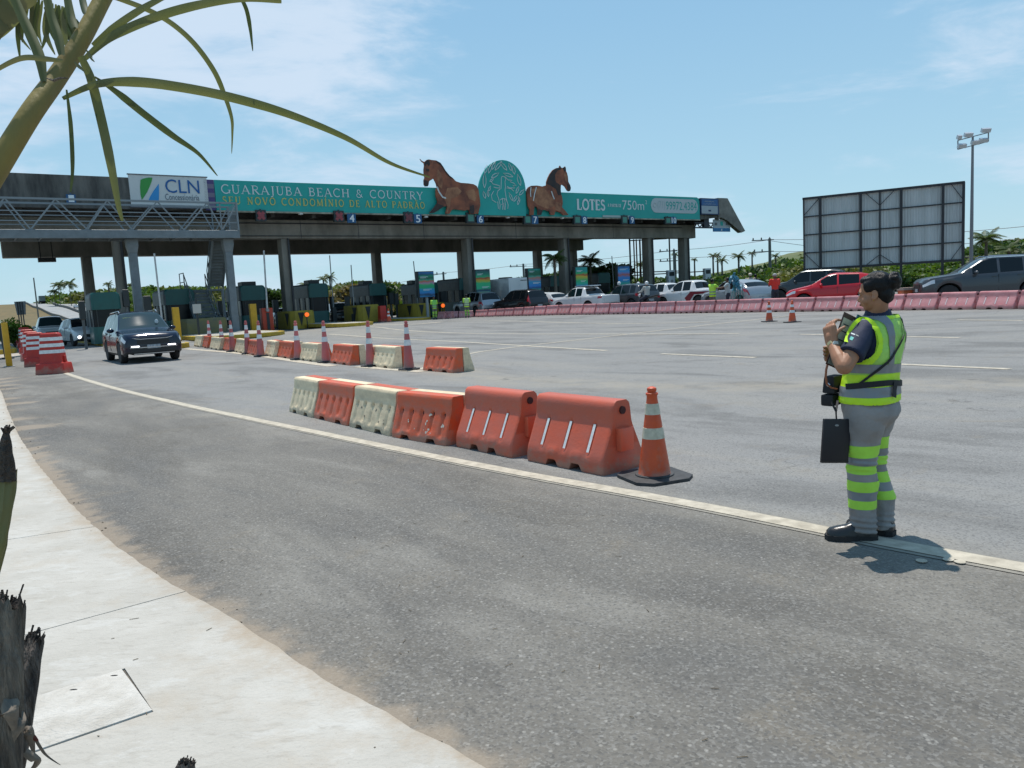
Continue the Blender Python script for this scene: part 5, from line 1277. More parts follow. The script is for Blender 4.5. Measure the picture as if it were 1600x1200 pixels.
for i, (xa, xb, ya, yb, gy) in enumerate([(655,678.5,425,464,476),(744,766,422,456,468),(826,845,420,453,465),(900,918,417.5,447.5,462),(966,984,415.6,446.5,460)]):
    d = -1.6; xm = (xa+xb)/2; s0_, s1_ = gl(xa, (ya+yb)/2, d)[0], gl(xb, (ya+yb)/2, d)[0]; c = (s0_+s1_)/2; g = G(*gworld(c, d).xy)
    z0, z1 = gl(xm, yb, d)[1]-g, gl(xm, ya, d)[1]-g
    o = empty('poster_totem', tuple(gworld(c, d, g)), GA, label=['poster totem in blue, green and pink, leftmost of five, beside a worker','green poster totem with dark top behind the silver SUV','blue and green poster totem above the black SUV','green poster totem with orange motif behind the white pickup','mostly blue poster totem with red band behind the grey SUV'][i], cat='poster totem', group='poster totems in front of the booths')
    mb = MB(); mb.box(s0_-c, s1_-c, 0, .02, z0, z1); mb.build('poster', poster_mat(i), o)
    mb = MB(); mb.box(s0_-c-.12, s1_-c+.02, .021, .3, z0-.03, z1+.06); mb.build('cabinet', b_dk, o)
    mb = MB(); mb.box(-.09, .09, .08, .2, 0, z0-.03); mb.build('post', mat('post_pale', (.3,.31,.3), .6), o)
    mb = MB(); w_ = s1_-s0_
    for k, (u, v, l) in enumerate([[(-.4,.80,.5),(-.25,.30,.55)],[(-.4,.82,.4),(-.1,.22,.5)],[(-.4,.88,.4),(-.15,.34,.6)],[(-.42,.82,.5),(-.1,.28,.45)],[(-.35,.84,.7),(-.1,.30,.5)]][i]):
        for q in range(2):
            z = z0+(z1-z0)*v-q*.07; mb.box(u*w_, (u+l*(1-.25*q))*w_, -.006, -.001, z, z+.035)
    mb.build('print_lines', white_pr, o)
for i, (xa, xb, ya, yb) in enumerate([(1045,1055,422,462),(1102.3,1111.5,419,458)]):
    d = 1.0 if i == 0 else 3.0; xm = (xa+xb)/2; s0_, s1_ = gl(xa, (ya+yb)/2, d)[0], gl(xb, (ya+yb)/2, d)[0]; c = (s0_+s1_)/2; g = G(*gworld(c, d).xy); z1 = gl(xm, ya, d)[1]-g
    o = empty('white_kiosk', tuple(gworld(c, d, g)), GA, label=['slim white payment totem with black screen left of the last column','slim white payment totem with black screen right of the last column'][i], cat='payment kiosk', group='white payment totems')
    a, b = s0_-c, s1_-c
    mb = MB(); mb.box(a, b, 0, .35, 0, z1); bevel(mb.build('cabinet', mat('kiosk_white', (.55,.57,.58), .4), o), .03, 2)
    mb = MB(); mb.box(a+.1, b-.1, -.012, -.002, z1*.80, z1*.94); mb.build('screen', b_dk, o)
    mb = MB(); mb.lathe([(.17,-.01),(.17,-.003)], (0,0,z1*.62), 20, 'y'); mb.build('round_emblem', steelgrey, o)

# ================================================================= BILLBOARD (seen from behind), MAST, POLES
bl = at(1256.7, 420.2, 50.5); tl_ = at(1254.4, 310, 50.5); br = at(1504.5, 407.5, 46.2); tr = at(1508.8, 285.4, 46.2)
BW = Vector((br.x-bl.x, br.y-bl.y, 0)); BL = BW.length; ba = math.atan2(BW.y, BW.x); zb0, zb1 = (bl.z+br.z)/2, (tl_.z+tr.z)/2
print('billboard', bl, tl_, br, tr)
bb = empty('billboard', (bl.x, bl.y, G(bl.x, bl.y)), ba, label='large billboard seen from behind, pale corrugated sheets on a black steel frame', cat='billboard')
zb0 -= bb.location.z; zb1 -= bb.location.z
frame_b = mat('billboard_black', (.02,.018,.022), .55); sheet = mat('billboard_sheet', (.50,.505,.50), .6, c2=(.40,.405,.395), nscale=.9, stretch=(3,1,.3), detail=8)
fx = [(px-1256)/(1506-1256) for px in (1256, 1282, 1345, 1374.8, 1408, 1473, 1506)]
def bx_(px):   # perspective correct fraction along the board
    r = ray(px, 360); A = Vector((bl.x, bl.y)); d = Vector((BW.x, BW.y))
    t = (A.y*r.x - A.x*r.y)/(d.x*r.y - d.y*r.x); return t*BL
X_ = [0]+[bx_(p) for p in (1282, 1345, 1374.8, 1408, 1473)]+[BL]
for a, b in zip(X_, X_[1:]):
    n = max(4, int((b-a)/.075)); mb = MB(); pts = []
    for i in range(n+1):
        pts.append((a+.01+(b-a-.02)*i/n, -.02 if i % 2 else .012))
    vs = [(x, y+.1, z) for z in (zb0+.03, zb1-.03) for x, y in pts]
    mb.add(vs, [(i, i+1, n+1+i+1, n+1+i) for i in range(n)])
    mb.build('corrugated_sheet', sheet, bb, fix=False)
for z in (zb0+(zb1-zb0)*.0, zb1): 
    mb = MB(); mb.beam((-.06, 0, z), (BL+.06, 0, z), .12, .14); mb.build('frame_rail', frame_b, bb)
for f in (.235, .49, .745):
    mb = MB(); mb.beam((0, .02, zb0+(zb1-zb0)*f), (BL, .02, zb0+(zb1-zb0)*f), .05, .07); mb.build('frame_rail', frame_b, bb)
for i, x in enumerate(X_):
    mb = MB(); full = i in (1, 2, 4, 5, 6); mb.beam((x, -.06 if full else .0, -.3 if full else zb0), (x, -.06 if full else .0, zb1), .15 if full else .08, .12); mb.build('frame_post', frame_b, bb)
H4 = (zb1-zb0)*.24
mb = MB()
for x0_, x1_, za, zb_ in [(X_[0], X_[1], zb1-H4*1.0, zb1), (X_[0], X_[1], zb0+H4, zb0), (X_[3]-.85, X_[3], zb1, zb1-H4*.8), (X_[3]+.85, X_[3], zb1, zb1-H4*.8), (X_[3]-.85, X_[3], zb0, zb0+H4*.6), (X_[3]+.85, X_[3], zb0, zb0+H4*.6), (X_[5]+.4, X_[6], zb1, zb1-H4*.95), (X_[5]+.4, X_[6], zb0, zb0+H4*.9)]:
    mb.beam((x0_, -.01, za), (x1_, -.01, zb_), .038)
mb.build('brace', frame_b, bb)
# floodlight mast
mp_ = at(1512.5, 420, 56); mt = at(1522, 226, 56); gz = G(mp_.x, mp_.y)
ms = empty('floodlight_mast', (mt.x-.1, mt.y, gz), label='tall floodlight mast with six lamps beside the billboard', cat='floodlight mast')
Hm = mt.z-gz; galvm = mat('mast_steel', (.20,.19,.20), .5, metal=.2)
mb = MB(); mb.tube([(0,0,-.1),(0,0,Hm*.5),(.0,0,Hm)], [.13,.11,.08], 12); mb.build('pole', galvm, ms, smooth=True)
mb = MB(); a = Vector((-1.0, .1, -.25+Hm)); b = Vector((1.05, -.1, .15+Hm)); u = Vector((0, 0, .62))
mb.beam(a, b, .06); mb.beam(a+u, b+u, .06); mb.beam(a, a+u, .06); mb.beam(b, b+u, .06); mb.beam((0,0,Hm-.1), (0,0,Hm+.6), .1); mb.build('lamp_frame', galvm, ms)
for t, up_, s in ((.03,1,.5),(.33,1,1),(.9,1,1.1),(.12,0,1),(.56,0,1),(.82,0,1)):
    p = a.lerp(b, t)+(u*1.15 if up_ else u*.1)
    mb = MB(); mb.box(-.28*s, .28*s, -.12, .12, -.02, .26, mtx=Matrix.Translation(p) @ Matrix.Rotation(.5, 4, 'X')); mb.build('lamp', mat('lamp_alu', (.5,.52,.55), .35, metal=.4), ms)
# electricity poles and wires
ep = mat('pole_concrete', (.15,.145,.13), .85); 
def epole(px, yt, Y, label, arms=((0,1.6),(-1.1,1.2)), r=.14):
    p = at(px, yt, Y); g = G(p.x, p.y); o = empty('utility_pole', (p.x, p.y, g), label=label, cat='utility pole', group='utility poles behind the plaza')
    mb = MB(); mb.tube([(0,0,-.2),(0,0,p.z-g)], [r*1.4, r], 10); mb.build('pole', ep, o, smooth=True)
    for dz, w_ in arms:
        mb = MB(); mb.beam((-w_*1.3, 0, p.z-g-.15+dz), (w_*.3, 0, p.z-g-.15+dz), .1)
        for k in range(3): mb.lathe([(.06,0),(.09,.1),(.04,.25)], (-w_*1.2+k*w_*.6, 0, p.z-g-.1+dz), 6)
        mb.build('crossarm', ep, o)
    return p
ps = [epole(1202.5, 372.5, 85, 'tall utility pole with two crossarms left of the billboard', ((0,1.5),(-1.25,1.4))), epole(1053, 390, 95, 'utility pole with crossarms behind the last canopy column', ((0,1.4),(-1.2,1.4))),
      epole(817.5, 412, 110, 'utility pole seen between the second and third totems', ((-.2,1.5),)), epole(692.5, 425, 110, 'utility pole right of the leftmost totem', ((-.1,1.5),)), epole(52.5, 434, 120, 'thin lamp pole above the viaduct at the left', (), .09)]
wires = [((1203,374.5,85),(1620,352,62)),((1203,393,85),(1620,371,62)),((1203,374.5,85),(1053,391,95)),((1203,393,85),(1053,403,95)),((1053,391,95),(817,413,110)),((1053,403,95),(817,416,110)),((817,413,110),(692,426,110)),((692,427,110),(560,452,110)),((1196,375,85),(1640,405,50))]
wp = ['from the tall pole over the billboard, upper','from the tall pole over the billboard, lower','between the tall pole and the pole behind the last column, upper','between the tall pole and the pole behind the last column, lower','behind the canopy columns, upper','behind the canopy columns, lower','between the poles behind the totems','leading left from the pole near the leftmost totem','low behind the billboard at the right']
for (A, B), l in zip([(w[0], w[1]) for w in wires], wp):
    a, b = at(*A), at(*B); mb = MB(); L_ = (b-a).length
    mb.tube([a.lerp(b, i/12)-Vector((0,0,L_*.012*4*(i/12)*(1-i/12))) for i in range(13)], .022, 4); tag(mb.build('power_line', frame_b), 'power line '+l, 'power line', 'power lines')
# frame of thin posts under the right end of the canopy
fr = at(1010, 400, 78); gfr = G(fr.x, fr.y)
fo = empty('post_frame', (fr.x, fr.y, gfr), label='open frame of thin rusty posts and pipes behind the canopy right end', cat='frame')
rust = mat('rusty_pipe', (.16,.075,.03), .8, c2=(.06,.04,.03), nscale=3); gp_ = mat('pipe_grey', (.07,.08,.09), .6)
def lx(px, py): p = at(px, py, 78); return p.x-fr.x, p.z-gfr
for px, yt, m_, r in ((983.5,371,gp_,.09),(990,374,rust,.07),(994,374,rust,.07),(999.5,374,rust,.09),(1045.5,369,gp_,.08),(1061.5,369,gp_,.1)):
    x, z = lx(px, yt); mb = MB(); mb.tube([(x,0,-.1),(x,0,z)], r, 6); mb.build('pipe_post', m_, fo)
mb = MB(); 
for (xa, ya), (xb, yb) in (((983,376),(1042,373)),((983,371),(1042,370)),((962,432),(1100,424)),((983,426),(1075,423))):
    a, za = lx(xa, ya); b, zb_ = lx(xb, yb); mb.beam((a,0,za),(b,0,zb_), .1)
mb.build('pipe_rail', rust, fo)
# left signpost on base and back of a road sign
p = gp(10, 561); o = empty('left_signpost', tuple(p), label='black post on a cross foot at the far left, in front of the yellow island', cat='post')
z_ = (561-505)/FOC*p.y
mb = MB(); mb.beam((0,0,.03), (-.12,0,z_), .09); mb.build('post', b_dk, o); mb = MB(); mb.beam((-.28,-.1,.03),(.28,.1,.03),.09,.05); mb.beam((-.1,.25,.03),(.1,-.25,.03),.09,.05); mb.build('foot', b_dk, o)
mb = MB(); mb.box(-.75,-.2,.06,.1,z_-.35,z_-.02); mb.build('panel', mat('notice_pale2', (.5,.5,.5), .5), o)
q_ = at(30.5, 471, 78); g = G(q_.x, q_.y); o = empty('road_sign_back', (q_.x, q_.y, g), label='grey back of a large road sign in front of the brown embankment', cat='road sign')
mb = MB(); w_ = 17/FOC*78/2; z1 = q_.z-g; z0 = at(30.5, 492, 78).z-g; mb.loft([[(-w_,0,z1),(-w_*.75,0,z0),(w_*.75,0,z0),(w_*1.0,0,z1)],[(-w_,.1,z1),(-w_*.75,.1,z0),(w_*.75,.1,z0),(w_*1.0,.1,z1)]]); mb.build('panel', mat('sign_back', (.10,.115,.125), .5, noise_amt=.3, nscale=3), o)
mb = MB()
for k in (-.4, 0, .4): mb.beam((k*w_,-.05,-.1),(k*w_*1.1,-.05,z1), .08)
mb.build('sign_post', b_dk, o)
# ================================================================= VEHICLES
tyre_m = mat('tyre_rubber', (.018,.018,.019), .8, noise_amt=.2, nscale=8); rim_m = mat('alloy_rim', (.36,.37,.38), .3, metal=.75); rimd = mat('dark_rim', (.05,.05,.055), .35, metal=.5)
under = mat('underbody', (.008,.008,.009), .9); tint = mat('tinted_glass', (.006,.009,.011), .04, spec=.35); tint2 = mat('clear_windscreen', (.02,.04,.046), .04, spec=.5)
lampw = mat('headlamp_glass', (.55,.58,.6), .08, spec=.8); lamp_on = mat('headlamp_lit', (.9,.9,1), .2, emit=((.9,.93,1), 5)); tail_m = mat('tail_lamp', (.33,.008,.015), .12, coat=.6); chrome = mat('chrome_trim', (.5,.51,.53), .15, metal=.9)
trim = mat('black_trim', (.014,.014,.015), .5); plate_m = mat('number_plate', (.30,.33,.36), .5, noise_amt=.4, nscale=18)
def paint(name, c, metal=0.0, rough=.28): return mat(name, c, rough, metal=metal, coat=.4, spec=.4, noise_amt=.03, nscale=2)
def wheel_meshes(r, w, rm, parent, x, y, side):
    mb = MB(); mb.lathe([(r*.62,-w/2),(r*.93,-w/2),(r,-w*.36),(r,w*.36),(r*.93,w/2),(r*.62,w/2)], (0,0,0), 28, 'y')
    o = mb.build('wheel', tyre_m, parent, smooth=True); o.location = (x, y, r)
    mb = MB(); s = side; yo = s*w*.40
    mb.lathe([(r*.64, yo-s*.03),(r*.64, yo+s*.012),(r*.60, yo+s*.012),(r*.59, yo-s*.03)], (0,0,0), 24, 'y')
    for k in range(5):
        a = 2*math.pi*k/5+.3; c_, s_ = math.cos(a), math.sin(a)
        for off in (-.09, .09):
            p0 = (c_*r*.12-s_*off*r*.5, yo, s_*r*.12+c_*off*r*.5); p1 = (c_*r*.60-s_*off*r*1.6, yo, s_*r*.60+c_*off*r*1.6)
            mb.beam(p0, p1, r*.1, .02, up=(0,1,0))
    mb.lathe([(r*.17,yo-.02),(r*.17,yo+.02)], (0,0,0), 14, 'y')
    q = mb.build('rim', rm, o, smooth=True)
    mb = MB(); mb.lathe([(r*.6, yo-s*.05),(r*.6, yo-s*.035)], (0,0,0), 18, 'y'); mb.build('brake_disc', under, o)
def prof_at(K, d):
    if d <= K[0][0]: return K[0][1]
    for (a, za), (b, zb_) in zip(K, K[1:]):
        if d <= b: return za+(zb_-za)*(d-a)/(b-a)
    return K[-1][1]
def smooth_prof(K, L, r=.10):
    def f(d):
        s = 0; n = 7
        for i in range(n):
            q = min(max(d+(i-(n-1)/2)*r/(n-1)*2*.5, 0), L); s += prof_at(K, q)
        return s/n
    return f
def make_car(name, label, m, L, W, top, belt, glass_ws, glass_rear, sides, wb, fo, r=.34, ground=.2, roofm=None, lit=False, cat='car', group='vehicles', arches=None, rimk=None, wsm=None, rails=False, grille=None, tumble=.34, rear_lamp=(0.10,.16), hl=(.03,.42), body_z=None, tail_hi=False, bed=None, lower_trim=True, fb_narrow=.80):
    """d runs from the front bumper (0) to the rear (L); top/belt are [(d,z)]; glass ranges are in d"""
    o = empty(name, label=label, cat=cat, group=group)
    tp = smooth_prof(top, L, .12); bl_ = smooth_prof(belt, L, .12)
    dw = (fo, fo+wb); ra = r*1.17
    st = set([0, .02, .05, .1, .17, .26, .36, L-.02, L-.05, L-.1, L-.17, L-.28, L])
    st |= set(round(i*.1, 3) for i in range(1, int(L/.1)))
    for d_ in dw:
        for k in range(-10, 11): st.add(round(d_+ra*math.sin(R(k*9)), 4))
    for a, b in [glass_ws, glass_rear]+list(sides):
        st |= {a, b}
    st = sorted(s for s in st if 0 <= s <= L)
    st = [s for i, s in enumerate(st) if i == 0 or s-st[i-1] > .004 or s in (L,)]
    def wd(d):
        w_ = W/2; e = .45
        if d < e: w_ *= fb_narrow+(1-fb_narrow)*math.sqrt(max(0, 1-((e-d)/e)**2.2))
        e = .35
        if L-d < e: w_ *= .84+.16*math.sqrt(max(0, 1-((e-(L-d))/e)**2.2))
        return w_
    rows = []
    for d in st:
        w_ = wd(d); T = tp(d); B = min(bl_(d), T-.035); gh = T-B
        zl = ground + (.10*max(0, 1-d/.35)**2) + (.12*max(0, 1-(L-d)/.35)**2); zarch = zl
        for q in dw:
            if abs(d-q) < ra: zarch = max(zarch, r+math.sqrt(ra*ra-(d-q)**2)*.97)
        zs = max(zl, zarch); x = L/2-d
        B2 = max(B, zs+.12); flare = 1.0
        wr = w_*.93 - tumble*max(0, gh-.03)
        zm1 = zs+(B2-zs)*.12; zm2 = zs+(B2-zs)*.45; zm3 = zs+(B2-zs)*.80
        row = [(w_*.90, zs), (w_*.985, zm1), (w_*1.0, zm2), (w_*.99, zm3), (w_*.945, B2), (w_*.925, B2+min(.025, gh*.2)), (wr, max(B2+.01, T-min(.07, gh*.35))), (wr-.05, max(B2+.015, T-min(.03, gh*.15))), (wr*.55, max(B2+.02, T-.003)), (0, max(B2+.02, T+.012))]
        rows.append([(x, y, z) for y, z in row])
    NJ = 10
    vs = []; 
    for rw in rows:
        for x, y, z in rw: vs.append((x, y, z))
        for x, y, z in rw[:-1]: vs.append((x, -y, z))
    NR = 2*NJ-1
    def vi(i, j, s): return i*NR+(j if s > 0 or j == NJ-1 else NJ+j)
    body = []; mis = []; parts = {}
    def put(key, f): parts.setdefault(key, []).append(f)
    for i in range(len(st)-1):
        dm = (st[i]+st[i+1])/2; T = tp(dm); B = bl_(dm); gh = T-B
        for s in (1, -1):
            for j in range(NJ-1):
                f = (vi(i,j,s), vi(i+1,j,s), vi(i+1,j+1,s), vi(i,j+1,s)) if s > 0 else (vi(i,j,s), vi(i,j+1,s), vi(i+1,j+1,s), vi(i+1,j,s))
                key = None
                if j == 5 and gh > .1:
                    for k, (a, b) in enumerate(sides):
                        if a < dm < b: key = ('side_window', k, s)
                if j >= 7:
                    if glass_ws[0] < dm < glass_ws[1]: key = ('windscreen', 0, 0)
                    if glass_rear[0] < dm < glass_rear[1]: key = ('rear_window', 0, 0)
                if j == 3 and hl[0] < dm < hl[1]: key = ('headlight', 0, s)
                if (j in ((3,) if not tail_hi else (3,4,5))) and L-rear_lamp[1]-.2 < dm < L-.02: key = ('taillight', 0, s)
                if key: put(key, f)
                else: body.append(f); mis.append(1 if (lower_trim and j == 0) else (2 if (roofm and j >= 6 and gh > .25) else 0))
    # front and rear faces as vertical strips between left and right so they can be coloured
    for i, sg in ((0, 1), (len(st)-1, -1)):
        for j in range(NJ-2):
            f = (vi(i,j,1), vi(i,j+1,1), vi(i,j+1,-1), vi(i,j,-1)); body.append(f if sg > 0 else f[::-1]); mis.append(1 if j == 0 and lower_trim else 0)
        body.append((vi(i,NJ-2,1), vi(i,NJ-1,1), vi(i,NJ-2,-1))); mis.append(0)
    def sub(fs, mats, nm, mi=None, off=0.0, smooth=True, parent=o):
        ids = {}; V = []; F = []
        for f in fs:
            F.append(tuple(ids.setdefault(q, len(ids)) for q in f))
        V = [None]*len(ids)
        for q, k in ids.items(): V[k] = vs[q]
        me = bpy.data.meshes.new(nm); me.from_pydata(V, [], F)
        for mm_ in mats: me.materials.append(mm_)
        if mi: me.polygons.foreach_set('material_index', mi)
        bm = bmesh.new(); bm.from_mesh(me); bmesh.ops.recalc_face_normals(bm, faces=bm.faces)
        bm.to_mesh(me); bm.free()
        me.polygons.foreach_set('use_smooth', [True]*len(me.polygons)); me.set_sharp_from_angle(angle=R(32))
        q = bpy.data.objects.new(nm, me); col.objects.link(q); q.parent = parent; return q
    sub(body, [m, trim, roofm or m], 'body', mis)
    for (nm, k, s), fs in parts.items():
        mm_ = {'side_window': tint, 'windscreen': wsm or tint2, 'rear_window': tint, 'headlight': lampw, 'taillight': tail_m}[nm]
        sub(fs, [mm_], nm)
    # dark inside
    H = max(z for _, z in top); mb = MB(); w2 = W/2
    zt = 2*r+.06
    mb.box(-L/2+.18, L/2-.18, -w2*.90, w2*.90, zt, max(zt+.05, min(bl_(L*.5), bl_(.6))-.12)); mb.box(-L/2+.25, L/2-.25, -w2*.62, w2*.62, ground+.03, zt-.001); mb.build('underbody', under, o)
    for q in dw:
        for s in (1, -1): wheel_meshes(r, .22, rimk or rim_m, o, L/2-q, s*(w2-.125), s)
    # mirrors, bumpers, plates
    for s in (1, -1):
        d0 = glass_ws[0]+.45; z = bl_(d0)+.08; mb = MB(); mb.ell((L/2-d0, s*(w2*.97+.09), z), (.07,.12,.075), 12, 8); mb.build('mirror', roofm or m if not lower_trim else m, o, smooth=True)
        for (a, b) in sides[:2]:
            zz = bl_(b)-.1; mb = MB(); mb.box(L/2-b+.04, L/2-b+.2, s*(w2*.985)-.012, s*(w2*.985)+.015, zz-.012, zz+.012); mb.build('door_handle', m, o)
            mb = MB(); mb.box(L/2-b-.02, L/2-b-.008, s*w2*.99-.01, s*w2*.99+.006, ground+.15, bl_(b)-.03); mb.build('door_gap', trim, o)
    zf = tp(0.02); wf = wd(0)
    g_ = grille or {}
    mb = MB(); mb.box(L/2-.03, L/2+.012, -wf*.62, wf*.62, zf-.24, zf-.10); mb.build('grille', trim, o)
    mb = MB(); mb.box(L/2-.03, L/2+.018, -wf*.85, wf*.85, ground+.13, ground+.26); mb.build('lower_grille', trim, o)
    mb = MB(); mb.box(L/2+.019, L/2+.03, -.2, .2, zf-.38, zf-.26); mb.build('number_plate', plate_m, o)
    zr = tp(L-.02); wr_ = wd(L)
    if not bed:
        mb = MB(); mb.box(-L/2-.012, -L/2+.03, -.2, .2, zr-.30 if zr < 1.2 else .78, zr-.17 if zr < 1.2 else .91); mb.build('number_plate', plate_m, o)
    mb = MB(); mb.box(-L/2-.03, -L/2+.06, -wr_*.97, wr_*.97, ground+.13, ground+.30); bevel(mb.build('rear_bumper', trim if lower_trim else m, o), .02, 2)
    if lit:
        for s in (1, -1):
            mb = MB()
            if lit == 'bar': mb.box(L/2-.01, L/2+.03, s*wf*.70-.12, s*wf*.70+.12, ground+.30, ground+.335)
            else: mb.ell((L/2+.0, s*wf*.86, zf-.24), (.05,.085,.075), 12, 8)
            mb.build('headlight', lamp_on, o)
    if rails:
        for s in (1, -1):
            a, b = rails; y = s*(W/2*.93-tumble*(H-1.0)-.02)
            mb = MB(); mb.tube([(L/2-a, y, tp(a)+.0), (L/2-a-.12, y, tp(a+.12)+.055), (L/2-b+.12, y, tp(b-.12)+.055), (L/2-b, y, tp(b)+.0)], .018, 6); mb.build('roof_rail', chrome, o, smooth=True)
    o['carL'] = L
    return o
def rowY(px): return gp(px, interp(YB, px)).y
def put_q(o, px, dy, head): return put_car(o, px, rowY(px)+dy, head)
def put_car(o, px, Y, head, z=None, scale=1.0, pyx=470):
    x = xat(px, Y, pyx); o.location = (x, Y, G(x, Y) if z is None else z); o.rotation_euler = (0, 0, R(90+head)); o.scale = (scale,)*3   # head: degrees left of +Y
    return o
def suv(name, label, m, L=4.4, W=1.84, H=1.64, **k):
    s = L/4.4
    kw = dict(top=[(0,.80),(.06,.93),(.25,.99),(1.05*s,1.08),(1.25*s,1.12),(1.95*s,H-.06),(2.3*s,H),(3.5*s,H-.02),(4.0*s,H-.10),(4.28*s,1.12),(4.34*s,1.0),(L,.72)],
              belt=[(0,.72),(.3,.90),(1.2*s,1.0),(4.0*s,1.07),(L,1.0)], glass_ws=(1.26*s,1.98*s), glass_rear=(4.02*s,4.26*s),
              sides=[(1.62*s,2.42*s),(2.50*s,3.22*s),(3.30*s,3.78*s)], wb=2.63*s, fo=.86*s, r=.35, ground=.24)
    kw.update(k); return make_car(name, label, m, L, W, **kw)
def hatch(name, label, m, L=3.95, W=1.70, H=1.48, **k):
    s = L/3.95
    kw = dict(top=[(0,.66),(.05,.78),(.22,.84),(.85*s,.97),(1.02*s,1.01),(1.75*s,H-.06),(2.1*s,H),(3.1*s,H-.04),(3.5*s,H-.14),(3.8*s,1.02),(3.88*s,.92),(L,.66)],
              belt=[(0,.62),(.3,.78),(1.1*s,.90),(3.6*s,1.0),(L,.9)], glass_ws=(1.04*s,1.78*s), glass_rear=(3.50*s,3.78*s),
              sides=[(1.48*s,2.15*s),(2.22*s,3.05*s)], wb=2.52*s, fo=.76*s, r=.31, ground=.18, lower_trim=False)
    kw.update(k); return make_car(name, label, m, L, W, **kw)
def pickup(name, label, m, L=4.9, W=1.8, H=1.68, **k):
    s = L/4.9
    kw = dict(top=[(0,.80),(.06,.92),(.25,.98),(1.1*s,1.07),(1.28*s,1.10),(1.95*s,H-.06),(2.25*s,H),(3.05*s,H-.02),(3.20*s,H-.08),(3.48*s,1.12),(3.52*s,1.06),(4.84*s,1.06),(L,1.02)],
              belt=[(0,.70),(.3,.88),(1.2*s,.98),(3.4*s,1.04),(4.8*s,1.0),(L,1.0)], glass_ws=(1.30*s,1.98*s), glass_rear=(3.22*s,3.46*s),
              sides=[(1.66*s,2.36*s),(2.44*s,3.02*s)], wb=2.83*s, fo=.84*s, r=.35, ground=.26, bed=True, tail_hi=False)
    kw.update(k); return make_car(name, label, m, L, W, **kw)
p_navy = paint('paint_navy', (.002,.006,.021), .1, .15); p_wht = paint('paint_white', (.56,.57,.57)); p_wh2 = paint('paint_white_silver', (.55,.56,.56), .1); p_grey = paint('paint_grey', (.058,.063,.07), .4); p_dgrey = paint('paint_dark_grey', (.035,.042,.045), .3)
p_red = paint('paint_red', (.48,.006,.014)); p_blk = paint('paint_black', (.007,.007,.009)); p_sil = paint('paint_silver', (.34,.36,.38), .5); p_maroon = paint('paint_maroon', (.17,.008,.02)); p_teal = paint('paint_teal_grey', (.09,.12,.12), .3)
QG = 'vehicles queuing for the right-hand booths'; LG = 'vehicles coming through the left lanes'
# dark blue SUV coming towards the camera -----------------------------
c = suv('suv', 'shiny dark blue seven-seat SUV coming from the toll with lit daytime lamps', p_navy, 4.75, 1.86, 1.72, lit='bar', rails=(2.2, 4.3), group=LG, roofm=None, hl=(.04,.34), fb_narrow=.86, rimk=rim_m)
put_car(c, 222, 27.4, 215, pyx=560)
Lh = 4.75/2
mb = MB(); mb.box(Lh+.02, Lh+.035, -.72, .72, .50, .53); mb.build('chrome_strip', chrome, c); mb = MB(); mb.box(Lh+.02, Lh+.035, -.62, .62, .30, .325); mb.build('chrome_strip', chrome, c)
mb = MB(); mb.beam((Lh-.02,-.62,.83),(Lh+.03,-.4,.79),.02); mb.beam((Lh+.03,-.4,.79),(Lh+.035,.4,.79),.02); mb.beam((Lh+.035,.4,.79),(Lh-.02,.62,.83),.02); mb.build('chrome_strip', chrome, c)
mb = MB(); mb.box(Lh-1.93, Lh-1.90, -.55, -.3, 1.44, 1.52); mb.build('windscreen_sticker', mat('sticker_yellow', (.6,.6,.3), .6), c); mb = MB(); mb.ell((Lh-1.56, .45, 1.335), (.02,.06,.08), 10, 6); mb.build('windscreen_sticker', mat('sticker_white', (.55,.6,.62), .6), c)
c = hatch('hatchback', 'small silvery white hatchback with lit round headlights behind the dark SUV', p_wh2, 3.7, 1.62, 1.52, lit=True, group=LG, lower_trim=True, ground=.22, roofm=None, wsm=tint)
put_car(c, 129, 43, 222, pyx=530)
c = pickup('pickup_truck', 'white pickup seen head-on behind the red channelisers at the left', p_wht, 5.0, 1.86, 1.76, group=LG); put_car(c, 80, 53, 214, pyx=520)
c = hatch('parked_car', 'dark car between the white pickup and the white hatchback at the left', p_dgrey, 4.2, 1.74, 1.46, group=LG); put_car(c, 104, 66, 214, pyx=510)
